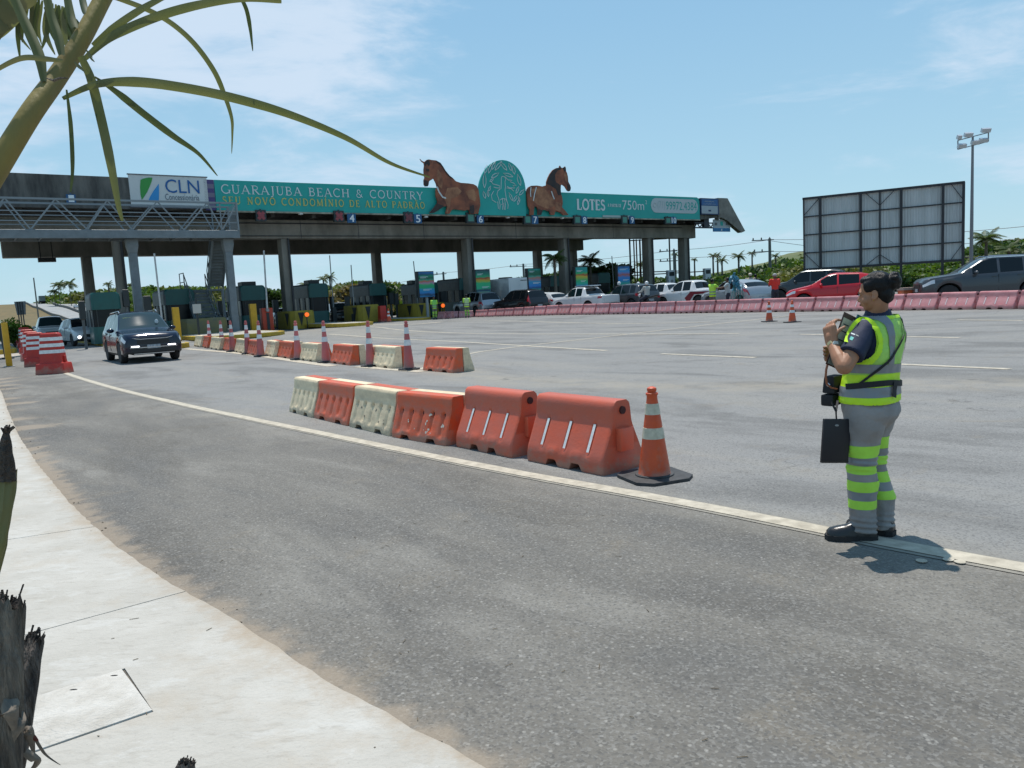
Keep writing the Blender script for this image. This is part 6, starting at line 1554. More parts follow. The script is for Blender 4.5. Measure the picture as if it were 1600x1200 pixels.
# vehicles on the viaduct -----------------------------------------------
def on_ramp(c, t, off, head):
    p = B0+RN*t+RU*off; c.location = (p.x, p.y, ramp_z(t)+.04); c.rotation_euler = (0, 0, R(90+head)); return c
VG = 'vehicles on the viaduct'
on_ramp(hatch('car', 'small pale car on the far right carriageway of the viaduct', p_wht, group=VG), 275, 11.5, 35)
on_ramp(hatch('car', 'small silver car right behind the pale one on the viaduct', p_sil, group=VG), 278, 15, 35)
on_ramp(hatch('car', 'pale car at the crest of the viaduct, extreme left edge', p_wht, group=VG), 330, -22, 215)
def truck(label, boxm, L=8.0, cabm=None, group=VG, H=3.2, W=2.4):
    o = empty('truck', label=label, cat='truck', group=group)
    mb = MB(); mb.box(-L/2, L/2-2.0, -W/2, W/2, 1.0, H); bevel(mb.build('cargo_box', boxm, o), .04, 2)
    mb = MB(); mb.poly([(L/2-1.9,.45),(L/2,.45),(L/2,1.35),(L/2-.25,2.45),(L/2-1.9,2.5)], W*.94, 'xz', -W*.47); bevel(mb.build('cab', cabm or p_wht, o), .05, 2)
    mb = MB(); mb.add([(L/2+.005,-W*.42,1.4),(L/2+.005,W*.42,1.4),(L/2-.24,W*.4,2.3),(L/2-.24,-W*.4,2.3)], [(0,1,2,3)]); mb.build('windscreen', tint, o)
    mb = MB(); mb.box(-L/2+.1, L/2-.4, -W*.4, W*.4, .5, .99); mb.build('chassis', under, o)
    for x in (L/2-1.0, -L/2+1.3):
        for s in (1, -1): wheel_meshes(.45, .28, rimd, o, x, s*(W/2-.16), s)
    mb = MB(); mb.box(-L/2-.02, -L/2-.003, -W*.44, -W*.02, 1.1, H-.15); mb.box(-L/2-.02, -L/2-.003, W*.02, W*.44, 1.1, H-.15); mb.build('rear_door', boxm, o)
    mb = MB(); mb.box(-L/2-.03, -L/2-.02, -.35*W, -.05*W, H-.25, H-.2); mb.build('door_bar', under, o)
    return o
on_ramp(truck('teal-grey truck climbing the viaduct beyond the left booths', p_teal, 7.5, H=3.3), 345, 5.5, 35)
on_ramp(truck('grey truck over the brown embankment at the far left', p_sil, 8, H=3.6), 370, -22, 215)
# queue at the right -------------------------------------------------------
c = suv('suv', 'dark grey SUV at the right edge, seen from its left side', p_grey, 4.41, 1.82, 1.63, group=QG, rails=(2.1,3.9), roofm=None, wsm=tint); put_q(c, 1536, 4.0, 74)
c = hatch('hatchback', 'bright red hatchback behind the woman worker', p_red, 3.95, 1.7, 1.5, group=QG, roofm=None); put_q(c, 1302, 4.0, 66)
c = suv('minivan', 'dark grey-green MPV partly hidden behind the red hatchback', p_dgrey, 4.3, 1.76, 1.66, group=QG, lower_trim=False, wsm=tint2, ground=.2, tumble=.25); put_q(c, 1262, 8.5, 60)
c = hatch('hatchback', 'silver hatchback seen from behind, beside the man in red', p_sil, 4.3, 1.78, 1.48, group=QG, rear_lamp=(.1,.26), top=None or [(0,.66),(.05,.78),(.22,.84),(.95,.97),(1.15,1.01),(1.95,1.43),(2.3,1.49),(3.2,1.44),(3.75,1.30),(4.1,1.04),(4.2,.95),(4.3,.62)], glass_ws=(1.17,1.97), glass_rear=(3.72,4.05), sides=[(1.6,2.35),(2.43,3.3)]); put_q(c, 1150, 5.6, 21)
c = pickup('pickup_truck', 'white and maroon pickup behind the silver hatchback', p_wht, 4.7, 1.82, 1.66, group=QG); put_q(c, 1080, 8.5, 40)
mb = MB(); Lh = 4.7/2
for s in (1, -1): mb.add([(Lh-4.55, s*.925, .95),(Lh-3.0, s*.925, .98),(Lh-2.55, s*.925, .6),(Lh-2.75, s*.925, .35),(Lh-2.95, s*.925, .45),(Lh-3.25, s*.925, .80),(Lh-3.95, s*.925, .82),(Lh-4.5,s*.925,.9)], [tuple(range(8))])
mb.build('maroon_panel', p_maroon, c)
c = pickup('pickup_truck', 'white compact pickup mostly hidden behind the motorcyclist and a cone', p_wht, 4.5, 1.75, 1.62, group=QG); put_q(c, 1038, 11, 42)
c = suv('suv', 'grey compact SUV seen from behind, below the mostly blue totem', p_grey, 4.2, 1.78, 1.66, group=QG, rear_lamp=(.1,.3)); put_q(c, 981, 7.4, 34)
c = pickup('pickup_truck', 'white double-cab pickup with black rear glass and red tail lamps', p_wht, 4.6, 1.76, 1.62, group=QG, rear_lamp=(.1,.1)); put_q(c, 914, 5.0, 38)
mb = MB(); mb.box(-2.33,-2.30,-.62,.62,.62,1.0); mb.build('tailgate', p_wht, c); mb = MB(); mb.box(-1.0,.35,-.5,.5,1.63,1.70); bevel(mb.build('roof_rack', chrome, c), .02, 1)
c = hatch('hatchback', 'white hatchback between the black SUV and the white double-cab pickup', p_wht, 3.9, 1.7, 1.45, group=QG); put_q(c, 850, 7.5, 38)
c = suv('suv', 'black SUV with tall red tail lamps below the third totem', p_blk, 4.6, 1.84, 1.74, group=QG, rear_lamp=(.1,.1), tail_hi=True, ground=.24); put_q(c, 812, 4.6, 36)
c = suv('suv', 'silver SUV with dark glass and red tail lamps behind a yellow-vested worker', p_sil, 4.7, 1.82, 1.78, group=QG, rear_lamp=(.1,.3)); put_q(c, 744, 4.4, 32)
c = truck('white box van between the silver SUV and the black SUV', p_wht, 5.5, group=QG, H=2.75, W=1.95); put_q(c, 786, 12, 30)
c = suv('car', 'dark blue-grey car partly hidden in the lane behind the amber lamp booth', p_dgrey, 4.4, group=QG); put_car(c, 530, 60, 200)
c = hatch('car', 'dark car with pale windscreen edge under the stair landing', p_blk, 4.2, group=QG); put_car(c, 347, 57, 205)
c = hatch('car', 'dark car in the lane behind the second column', p_dgrey, 4.2, group=QG); put_car(c, 440, 60, 205)
# motorcycles ----------------------------------------------------------------
def moto(label, px, Y, head, bm_):
    o = empty('motorcycle', label=label, cat='motorcycle', group='motorcycles in the queue')
    for x in (.65, -.62):
        mb = MB(); mb.lathe([(.2,-.05),(.29,-.06),(.31,0),(.29,.06),(.2,.05)], (x,0,.31), 18, 'y'); mb.build('wheel', tyre_m, o, smooth=True)
        mb = MB(); mb.lathe([(.2,-.03),(.2,.03)], (x,0,.31), 14, 'y'); mb.build('rim', rimd, o)
    mb = MB(); mb.ell((.12,0,.82),(.30,.15,.15),14,8); mb.build('fuel_tank', bm_, o, smooth=True)
    mb = MB(); mb.loft([[(x,-w_,z),(x,w_,z),(x,w_*.9,z+.09),(x,-w_*.9,z+.09)] for x,w_,z in ((-.1,.1,.76),(-.4,.15,.78),(-.85,.11,.86))]); bevel(mb.build('seat', trim, o), .02, 1)
    mb = MB(); mb.beam((.65,0,.31),(.42,0,1.0),.07); mb.beam((.42,-.33,1.06),(.42,.33,1.06),.035); mb.beam((.3,0,.7),(-.62,0,.33),.07); mb.box(-.15,.25,-.13,.13,.3,.62); mb.build('frame', under, o)
    mb = MB(); mb.ell((.55,0,.93),(.09,.1,.11),12,8); mb.build('headlight', lampw, o, smooth=True); mb = MB(); mb.box(-.98,-.90,-.06,.06,.78,.86); mb.build('taillight', tail_m, o)
    return put_q(o, px, Y, head)
moto('dark motorcycle ridden between the grey SUV and the white pickup', 1011, 3.4, 35, p_blk)
# ================================================================= PEOPLE
from mathutils.bvhtree import BVHTree
skin = mat('skin', (.35,.165,.092), .5, noise_amt=.08, nscale=6, spec=.4); skin_d = mat('skin_dark', (.10,.05,.03), .55)
hair_m = mat('black_hair', (.006,.005,.006), .42, spec=.22, bump=.35, bscale=60, stretch=(1,6,1)); 
hv = mat('hivis_mesh', (.35,.62,.11), .6, noise_amt=.14, nscale=5, bump=.8, bscale=9); hv_y = mat('hivis_lime', (.52,.80,.015), .55, noise_amt=.07, nscale=5, bump=.2, bscale=14); hv_g = mat('hivis_green', (.38,.70,.06), .6, noise_amt=.09, nscale=6, bump=.2, bscale=14)
refl = mat('reflective_grey', (.20,.215,.23), .35, metal=.1, bump=.1, bscale=14); trous = mat('grey_trouser_cloth', (.275,.255,.245), .85, noise_amt=.16, nscale=4, bump=1.0, bscale=9, detail=9)
navyc = mat('navy_cloth', (.010,.016,.045), .75, noise_amt=.2, nscale=5, bump=.35, bscale=12); leather = mat('black_leather', (.012,.012,.013), .3, bump=.2, bscale=20); strapm = mat('black_webbing', (.009,.009,.012), .7)
def ring(cx, cy, z, rx, ry, n=28, tx=0, ty=0, back=0, pw=1.0):
    pts = []
    for k in range(n):
        t = 2*math.pi*k/n; c_, s_ = math.cos(t), math.sin(t)
        x = rx*math.copysign(abs(c_)**pw, c_); y = ry*math.copysign(abs(s_)**pw, s_)
        pts.append((cx+x, cy+y, z+tx*x+ty*y))
    return pts
def band(src, z0, z1, off, m, name, parent, extra=None, tilt=0.0):
    """cut a strip out of a garment's surface between two planes and lift it slightly"""
    bm = bmesh.new(); bm.from_mesh(src.data)
    nrm = Vector((tilt, 0, 1)).normalized()
    for z in (z0, z1): bmesh.ops.bisect_plane(bm, geom=bm.verts[:]+bm.edges[:]+bm.faces[:], plane_co=(0,0,z), plane_no=nrm)
    def h(p): return p.z+tilt*p.x
    kill = [f for f in bm.faces if not (z0 < h(f.calc_center_median()) < z1) or (extra and not extra(f.calc_center_median()))]
    bmesh.ops.delete(bm, geom=kill, context='FACES')
    bm.normal_update()
    for v in bm.verts: v.co += v.normal*off
    me = bpy.data.meshes.new(name); bm.to_mesh(me); bm.free(); me.materials.clear(); me.materials.append(m)
    me.polygons.foreach_set('use_smooth', [True]*len(me.polygons)); me.polygons.foreach_set('material_index', [0]*len(me.polygons))
    o = bpy.data.objects.new(name, me); col.objects.link(o); o.parent = parent; return o
def vband(src, cuts, keep, off, m, name, parent):
    bm = bmesh.new(); bm.from_mesh(src.data)
    for co, no in cuts: bmesh.ops.bisect_plane(bm, geom=bm.verts[:]+bm.edges[:]+bm.faces[:], plane_co=co, plane_no=no)
    kill = [f for f in bm.faces if not keep(f.calc_center_median(), f.normal)]
    bmesh.ops.delete(bm, geom=kill, context='FACES'); bm.normal_update()
    for v in bm.verts: v.co += v.normal*off
    me = bpy.data.meshes.new(name); bm.to_mesh(me); bm.free(); me.materials.clear(); me.materials.append(m)
    me.polygons.foreach_set('use_smooth', [True]*len(me.polygons)); me.polygons.foreach_set('material_index', [0]*len(me.polygons))
    o = bpy.data.objects.new(name, me); col.objects.link(o); o.parent = parent; return o

# the woman ------------------------------------------------------------
# local frame: x = her right, y = forward, z = up
WP = gp(1358, 838); WY = R(46)
_wi = (Matrix.Translation(WP) @ Matrix.Rotation(WY, 4, 'Z')).inverted()
def LW(px, py, dy): return _wi @ at(px, py, WP.y+dy)
wo = empty('person', (WP.x, WP.y, WP.z), WY, label='woman in yellow-green reflective vest and grey banded trousers, hair in a bun, holding a clipboard', cat='person')
def loft_obj(rings, name, m, parent, vox=None, sm_=3, extra=None, noise_=None):
    mb = MB(); mb.loft(rings)
    if extra: extra(mb)
    o = mb.build(name, m, parent, smooth=True, autosm=60)
    if vox: remesh(o, vox, sm_)
    if noise_: bend_noise(o, *noise_)
    return o
# body: one continuous skin mesh (head, neck, torso, arms with hands)
HC_ = LW(1366, 458, -.03)                    # head centre
HT = Matrix.Translation(HC_) @ Matrix.Rotation(R(13), 4, 'Z') @ Matrix.Rotation(R(-8), 4, 'X') @ Matrix.Scale(.87, 4)   # head turned to her left, tilted down a little
def hp(x, y, z): return HT @ Vector((x, y, z))
mb = MB()
mb.ell((0, -.012, .035), (.071, .088, .088), 24, 16, HT)      # skull
mb.ell((0, .022, -.035), (.058, .066, .076), 24, 16, HT)      # face
mb.ell((0, .050, -.083), (.028, .027, .022), 14, 10, HT)      # chin
mb.ell((0, .070, .010), (.044, .020, .036), 16, 10, HT)       # brow and forehead
for s in (1, -1):
    mb.ell((s*.038, .050, -.038), (.026, .030, .030), 14, 10, HT)  # cheeks
    mb.ell((s*.030, .080, .016), (.018, .009, .007), 12, 8, HT)
    mb.ell((s*.071, -.010, -.010), (.010, .019, .028), 12, 10, HT); mb.ell((s*.076, .0, -.030), (.010, .014, .015), 10, 8, HT)
mb.cap2(hp(0, .080, .004), .006, hp(0, .095, -.030), .0095); mb.ell((0, .088, -.034), (.0165, .012, .009), 12, 8, HT)
mb.ell((0, .084, -.056), (.021, .010, .0065), 12, 8, HT); mb.ell((0, .081, -.066), (.018, .010, .0065), 12, 8, HT)
mb.cap2((.03, -.035, 1.26), .056, hp(0, -.02, -.05), .050)
mb.loft([ring(.012*max(0,z-.85)*7, -.012*max(0,z-.85)*7, z, rx, ry, 24) for z, rx, ry in ((.82,.14,.10),(1.0,.145,.105),(1.14,.15,.105),(1.235,.13,.08),(1.28,.09,.06))])
SHL, ELL, WRL = LW(1353, 515, -.09), LW(1319, 573, -.20), LW(1299.5, 536, -.07)
SHR, ELR, WRR = LW(1390, 512, .13), LW(1374, 572, .24), LW(1306, 556, .12)
for S_, E_, W_ in ((SHL, ELL, WRL), (SHR, ELR, WRR)):
    mb.cap2(S_, .052, E_, .044); mb.cap2(E_, .044, E_.lerp(W_, .35), .043); mb.cap2(E_.lerp(W_, .35), .043, W_, .026)
# left hand: palm rising from the wrist, fingers closed on the clipboard edge, thumb on the sheet
def fingers(mb, W_, palm_d, across, nrm, curl, r0=.0088, spread=.9):
    """palm_d: wrist to knuckles, across: index to little finger, nrm: palm normal (fingers curl towards it)"""
    pd, ac, nn = palm_d.normalized(), across.normalized(), nrm.normalized()
    for k in range(5):
        a = W_+ac*((k-2)*.013); b = W_+pd*.078+ac*((k-2)*.0175); mb.cap2(a, .019, b, .0155)
    mb.cap2(W_, .026, W_+pd*.03, .026)
    for k, ln in enumerate((.070, .078, .072, .058)):
        p = W_+pd*.078+ac*((k-1.5)*.0205); d = pd
        segs = (ln*.45, ln*.32, ln*.28); ang = 0
        for j, sg in enumerate(segs):
            ang += curl[j]; dd = (pd*math.cos(ang)+nn*math.sin(ang)); q = p+dd*sg
            mb.cap2(p, r0-.0007*j, q, r0-.0007*(j+1)); p = q
def thumb(mb, base, pts, r=.0105):
    P = [base]+pts
    for i in range(len(P)-1): mb.cap2(P[i], r-.001*i, P[i+1], r-.001*(i+1))
def dW(x, y, z): return (_wi.to_3x3() @ Vector((x, y, z))).normalized()
fingers(mb, WRL+dW(0,0,1)*.008, dW(-.05,.25,1), dW(-.25,.95,-.25), dW(.95,.30,.15), (.55,.8,.6), r0=.0085)
thumb(mb, LW(1302,530,-.085), [LW(1307,521,-.10), LW(1313,514.5,-.10), LW(1319.5,511,-.095)], .0115)
fingers(mb, WRR+dW(-1,-.1,0)*.006, dW(-.8,-.5,.25), dW(.1,.2,-.95), dW(.3,-.9,.0), (.2,.5,.5), r0=.0078)
thumb(mb, WRR+dW(-1,0,.6)*.02, [WRR+dW(-1,-.3,.9)*.05, WRR+dW(-1,-.5,.8)*.075], .009)
body = mb.build('body', skin, wo); remesh(body, .0038, 2, .4)
# hair: cap following the skull with a bun
mb = MB(); mb.ell((0, -.028, .048), (.080, .093, .090), 28, 18, HT); mb.ell((0, -.055, -.012), (.066, .062, .072), 24, 16, HT); mb.ell((0, .022, .088), (.060, .052, .032), 20, 12, HT)
for s in (1,-1): mb.ell((s*.050, .005, .048), (.028, .055, .045), 16, 10, HT)
for k in range(9):
    a = 2*math.pi*k/9; mb.ell((.032*math.cos(a), -.128+.012*math.sin(a*2), .056+.036*math.sin(a)), (.026,.024,.024), 12, 8, HT)
mb.ell((0, -.124, .056), (.050, .044, .050), 16, 12, HT); mb.cap2(hp(0,-.09,.045), .036, hp(0,-.122,.05), .03)
hair = mb.build('hair', hair_m, body); remesh(hair, .0050, 2, .4); bend_noise(hair, .003, 46)
# front of the hair is cut back from the face
bm = bmesh.new(); bm.from_mesh(hair.data); inv = HT.inverted()
kill = [v for v in bm.verts if (inv @ v.co).y > .052 and (inv @ v.co).z < .075 or ((inv @ v.co).y > -.008 and (inv @ v.co).z < .008 )]
bmesh.ops.delete(bm, geom=kill, context='VERTS'); bm.to_mesh(hair.data); bm.free()
for s in (1, -1):
    mb = MB(); mb.ell((s*.030, .0835, .002), (.013,.006,.0055), 12, 8, HT); mb.build('eye', mat('eye_white', (.5,.48,.45), .2), body, smooth=True)
    mb = MB(); mb.ell((s*.030, .0880, .002), (.0055,.003,.0055), 10, 6, HT); mb.build('pupil', hair_m, body, smooth=True)
    mb = MB(); mb.cap2(hp(s*.016,.092,.021), .0025, hp(s*.045,.080,.022), .002, 8); mb.build('eyebrow', hair_m, body)
mb = MB(); mb.ell((0,.0925,-.0605),(.017,.004,.006),12,8,HT); mb.build('mouth', mat('lip', (.25,.07,.06), .45), body, smooth=True)
for s in (1,): mb = MB(); mb.ell((-.078,.002,-.045),(.004,.004,.004),8,6,HT); mb.build('earring', mat('gold', (.6,.4,.1), .25, metal=1), body)
# polo shirt: collar, sleeves, hem
def shirt_x(mb):
    for S_, E_ in ((SHL, ELL), (SHR, ELR)):
        e = S_.lerp(E_, .70); mb.cap2(S_+Vector((0,0,.0)), .058, S_.lerp(E_, .4), .064); 
        d = (E_-S_).normalized(); mb.loft([[p+q for q in _circ(d, r_, 20)] for p, r_ in ((S_, .056), (S_.lerp(E_, .35), .066), (S_.lerp(E_, .62), .068), (e, .071))])
    mb.loft([ring(.036,-.042,z,rx,ry,24,ty=.22) for z,rx,ry in ((1.262,.10,.075),(1.286,.074,.070),(1.318,.064,.064),(1.326,.060,.060))])
def _circ(d, r, n):
    u = Vector((0,1,0)) if abs(d.y) < .8 else Vector((1,0,0)); a = d.cross(u).normalized(); b = d.cross(a)
    return [a*(math.cos(2*math.pi*k/n)*r)+b*(math.sin(2*math.pi*k/n)*r) for k in range(n)]
shirt = loft_obj([ring(.085*max(0,z-.85),-.085*max(0,z-.85),z,rx,ry,28,pw=.85) for z,rx,ry in ((.86,.165,.125),(1.0,.168,.125),(1.14,.168,.120),(1.222,.158,.100),(1.266,.12,.085),(1.288,.075,.065))], 'polo_shirt', navyc, wo, .0085, 3, shirt_x, (.004, 9, 3))
_b = bmesh.new(); _b.from_mesh(shirt.data); _t = BVHTree.FromBMesh(_b); _b.free(); _cl = _wi @ CAM
def sticker(pts, nm, m_, nx=4, ny=3):
    (a, b, c, d) = [Vector(p) for p in pts]; V = []
    for j in range(ny+1):
        for i in range(nx+1):
            q = a.lerp(b, i/nx).lerp(d.lerp(c, i/nx), j/ny); T = _wi @ at(q.x, q.y, WP.y); dr = (T-_cl).normalized(); h = _t.ray_cast(_cl, dr)
            V.append((h[0] or T)-dr*.002)
    mb = MB(); mb.add(V, [(j*(nx+1)+i, j*(nx+1)+i+1, (j+1)*(nx+1)+i+1, (j+1)*(nx+1)+i) for j in range(ny) for i in range(nx)]); mb.build(nm, m_, wo, fix=False)
sticker([(1329.5,525),(1334.5,527.5),(1331.5,532),(1327,530)], 'sleeve_badge', mat('badge_teal', (.07,.42,.38), .6))
sticker([(1330,519.5),(1336.5,522),(1336,523.5),(1329.5,521.5)], 'sleeve_badge', white_pr); sticker([(1338,522.5),(1342,524.5),(1341.5,526),(1337.5,524)], 'sleeve_badge', steelgrey)
# vest: open armholes, boxy hem
LX, LY = .085, -.085
def lean(z): return (LX*max(0, z-.85), LY*max(0, z-.85))
def vest_rings():
    K = [(.795,.188,.148,-.004),(.81,.190,.150,-.004),(.88,.186,.146,0),(.93,.178,.138,.0),(.965,.178,.136,0),(1.03,.187,.138,-.002),(1.11,.190,.138,-.006),(1.175,.182,.130,-.008),(1.228,.163,.114,-.008),(1.262,.135,.098,-.008),(1.285,.105,.082,-.008)]
    return [ring(lean(z)[0], y+lean(z)[1], z, rx, ry, 40, pw=.82) for z, rx, ry, y in K]
vest = loft_obj(vest_rings(), 'vest', hv, wo, .0075, 2, None, (.006, 8, 1))
bend_noise(vest, .005, 14, 5); bend_noise(vest, .0025, 30, 9)
# armholes and neck opening
bm = bmesh.new(); bm.from_mesh(vest.data); bmesh.ops.triangulate(bm, faces=bm.faces)
def inarm(c):
    return ((abs(c.x-.022)-.185)/.055)**2 + ((c.y+.022)/.082)**2*1.0 + ((c.z-1.148)/.105)**2 < 1.0 or (c.z > 1.279)
kill = [f for f in bm.faces if inarm(f.calc_center_median()) or f.calc_center_median().z < .80]
bmesh.ops.delete(bm, geom=kill, context='FACES')
bm.to_mesh(vest.data); bm.free(); vest.data.polygons.foreach_set('use_smooth', [True]*len(vest.data.polygons))
# lime lower body, piping and reflective tape
band(vest, .798, .838, .0016, hv_y, 'lime_panel', vest); band(vest, .893, .963, .0012, hv_y, 'lime_panel', vest)
band(vest, .838, .893, .0035, refl, 'reflective_tape', vest); band(vest, .963, 1.012, .0035, refl, 'reflective_tape', vest, tilt=.06)
for s in (1, -1):
    x0, x1 = (.095, .140) if s > 0 else (-.10, -.055)
    sl_ = .25*s
    vband(vest, [((x0,0,1.1), (1,0,-.0)), ((x1,0,1.1), (1,0,0)), ((0,0,1.012), (0,0,1))], lambda c, n, a=x0, b=x1: a < c.x < b and c.z > 1.012, .004, refl, 'reflective_tape', vest)
def nearhole(c):
    q = ((abs(c.x-.022)-.185)/.055)**2 + ((c.y+.022)/.082)**2 + ((c.z-1.148)/.105)**2
    return q < 1.75
vband(vest, [], lambda c, n: nearhole(c) or c.z > 1.262, .0026, hv_y, 'lime_piping', vest)
# trousers
def tr_x(mb):
    for s in (-1, 1):
        fx, fy = (-.085, .01) if s < 0 else (.082, -.035)
        L_ = [(.80, s*.085, .0, .100, .118), (.74, s*.088, -.008, .098, .122), (.67, s*.088, -.006, .092, .108), (.58, s*.088, .006, .083, .092), (.48, s*.086, .012, .074, .081), (.41, s*.085, .012, .071, .077), (.33, s*.085, .0, .072, .079), (.22, fx, fy-.004, .068, .074), (.12, fx, fy-.004, .064, .070), (.055, fx, fy-.002, .066, .078), (.045, fx, fy-.002, .062, .074)]
        mb.loft([ring(x, y, z, rx, ry, 26) for z, x, y, rx, ry in L_])
trs_ = loft_obj([ring(0, y, z, rx, ry, 36, pw=.9) for z, y, rx, ry in ((.655,-.02,.10,.09),(.69,-.02,.165,.125),(.73,-.022,.184,.140),(.78,-.018,.182,.136),(.83,-.005,.168,.124),(.88,0,.158,.116))], 'trousers', trous, wo, .008, 3, tr_x, (.009, 7, 9))
bend_noise(trs_, .006, 13, 2); bend_noise(trs_, .003, 28, 6)
me_ = trs_.data
for v in me_.vertices:      # horizontal gathers near the hem and at the knees
    z = v.co.z; k = .006*math.exp(-((z-.09)/.05)**2)+.004*math.exp(-((z-.45)/.05)**2)
    v.co += v.normal*(k*math.sin(z*190+v.co.x*30))
for s in (-1, 1):
    off = 0.0 if s < 0 else .022
    ex = (lambda c: c.x < 0) if s < 0 else (lambda c: c.x >= 0)
    for a, b, m_ in [(.498,.566,hv_g),(.452,.498,refl),(.402,.452,hv_g),(.300,.360,hv_g),(.250,.300,refl),(.200,.250,hv_g)]:
        band(trs_, a+off, b+off, .002 if m_ is not refl else .0028, m_, 'reflective_band' if m_ is refl else 'lime_band', trs_, ex, tilt=.03*s)
# shoes
for s, (fx, fy), a in ((-1, (-.085, .01), R(30)), (1, (.082, -.035), R(-4))):
    T = Matrix.Translation((fx, fy, 0)) @ Matrix.Rotation(a, 4, 'Z'); mb = MB()
    mb.loft([[T @ Vector((x*w_+0, y, z)) for x, z in ((-1,.028),(-.92,.028+h*.5),(-.6,.028+h*.9),(0,.028+h),(.6,.028+h*.9),(.92,.028+h*.5),(1,.028))] for y, w_, h in ((-.075,.030,.05),(-.065,.038,.075),(-.02,.042,.095),(.04,.043,.085),(.09,.047,.062),(.135,.048,.052),(.17,.042,.042),(.19,.026,.024))])
    q = mb.build('shoe', leather, wo, smooth=True, autosm=60)
    mb = MB(); sol = [(-.028,-.08),(-.042,-.05),(-.042,.03),(-.052,.10),(-.050,.15),(-.032,.19),(0,.202),(.032,.19),(.050,.15),(.052,.10),(.042,.03),(.042,-.05),(.028,-.08)]
    mb.add([T @ Vector((x, y, 0.002)) for x, y in sol]+[T @ Vector((x*1.02, y, .032)) for x, y in sol], [tuple(range(13)), tuple(range(25, 12, -1))]+[(i, (i+1) % 13, (i+1) % 13+13, i+13) for i in range(13)])
    mb.build('sole', mat('black_sole', (.016,.016,.017), .8), q)
# watch
mb = MB(); d = (WRL-ELL).normalized(); c0 = WRL-d*.012; mb.loft([[c0+d*t+q for q in _circ(d, r_, 20)] for t, r_ in ((-.010,.0285),(-.009,.0305),(.009,.0305),(.010,.0285))])
wt = mb.build('watch', mat('gold_watch', (.55,.42,.22), .3, metal=.8), wo, smooth=True)
mb = MB(); mb.lathe([(.0165,0),(.0165,.007),(.014,.009)], (0,0,0), 18, mtx=Matrix.Translation(c0+Vector((-.6,-.75,.25)).normalized()*.029) @ Vector((-.6,-.75,.25)).to_track_quat('Z','Y').to_matrix().to_4x4()); mb.build('watch_face', mat('watch_white', (.6,.58,.52), .25), wt)
def strap(pts, w_, name, m, parent=wo, up=None):
    mb = MB(); P = [Vector(p) for p in pts]; vs = []
    for i, p in enumerate(P):
        d = (P[min(i+1, len(P)-1)]-P[max(i-1, 0)]).normalized(); n_ = Vector((p.x, p.y*1.3, 0)).normalized() if up is None else Vector(up)
        b = d.cross(n_).normalized()
        for s in (-1, 1): vs.append(p+b*(s*w_/2))
        for s in (1, -1): vs.append(p+b*(s*w_/2)+n_*.003)
    fs = [(4*i+k, 4*i+(k+1) % 4, 4*i+4+(k+1) % 4, 4*i+4+k) for i in range(len(P)-1) for k in range(4)]
    mb.add(vs, fs); return mb.build(name, m, parent)
def spline_(P, n=4):
    out = []; Q = [P[0]]+P+[P[-1]]
    for i in range(1, len(Q)-2):
        for k in range(n):
            t = k/n; a, b, c, d = Q[i-1], Q[i], Q[i+1], Q[i+2]; out.append(.5*((2*b)+(-a+c)*t+(2*a-5*b+4*c-d)*t*t+(-a+3*b-3*c+d)*t*t*t))
    return out+[P[-1]]
def wrap(src, pts, off=.006):
    """push points outward onto a garment so that a strap lies on it"""
    bm = bmesh.new(); bm.from_mesh(src.data); t = BVHTree.FromBMesh(bm); bm.free(); o_ = []
    for p in pts:
        p = Vector(p); c = Vector((0, 0, p.z)); d = (p-c).normalized(); h = t.ray_cast(c+d*.5, -d)
        o_.append((h[0]+d*off) if h[0] else p)
    return o_
def polar(a, z): return (math.cos(R(a))*.3, math.sin(R(a))*.3, z)
strap(wrap(vest, [polar(a, .905+.012*math.sin(R(a*2))) for a in range(-200, 95, 8)], .008), .032, 'waist_belt', strapm)
strap(wrap(vest, [polar(-62-4*i, 1.255-.02*i) for i in range(4)]+[polar(-76-7.7*i, 1.17-.0195*i) for i in range(14)], .008), .013, 'shoulder_strap', strapm)
strap([Vector(p) for p in wrap(vest, [polar(-106-2.2*i, .915-.02*i) for i in range(5)], .014)], .034, 'belt_end', strapm)
_P = []
for x, y in ((1322,534),(1326,521),(1332,510),(1339,502),(1347,498),(1357,500),(1366,507),(1371,521),(1373,536),(1370,551)):
    T = _wi @ at(x, y, WP.y); dr = (T-_cl).normalized(); h = _t.ray_cast(_cl, dr); _P.append((h[0] if h[0] else T-dr*.10)-dr*.012)
_P = spline_(_P); strap(_P, .021, 'armhole_piping', hv_y, parent=vest, up=(_cl-_P[5]).normalized())
# things she carries: clipboard, waist pouch, hanging document case
cbm = mat('clipboard_brown', (.07,.03,.02), .5); paper = mat('paper_cream', (.50,.46,.33), .75, noise_amt=.12, nscale=30)
def board_m(tl, bl, w_, h_):
    T_, B_ = at(*tl), at(*bl); Yv = (T_-B_).normalized(); Xv = Vector((.95,.28,-.20)); Xv = (Xv-Yv*Xv.dot(Yv)).normalized(); Zv = Xv.cross(Yv)
    c = (T_+B_)/2+Xv*w_/2
    return _wi @ Matrix(((Xv.x,Yv.x,Zv.x,c.x),(Xv.y,Yv.y,Zv.y,c.y),(Xv.z,Yv.z,Zv.z,c.z),(0,0,0,1)))
CB = board_m((1318.5,489.5,WP.y-.06),(1291,566,WP.y-.10),.23,.32)
wl = Matrix.Translation(WP) @ Matrix.Rotation(WY, 4, 'Z')
def held(name, label, cat): 
    o = empty(name, label=label, cat=cat); o.location = WP; o.rotation_euler = (0,0,WY); return o
cl = held('clipboard', 'brown clipboard with cream papers held in the woman worker\'s hand', 'clipboard')
def bb_(x0, x1, y0, y1, z0, z1): return MB().box(x0, x1, y0, y1, z0, z1, CB)
bevel(bb_(-.115,.115,-.155,.155,-.004,0).build('board', cbm, cl), .0015, 1)
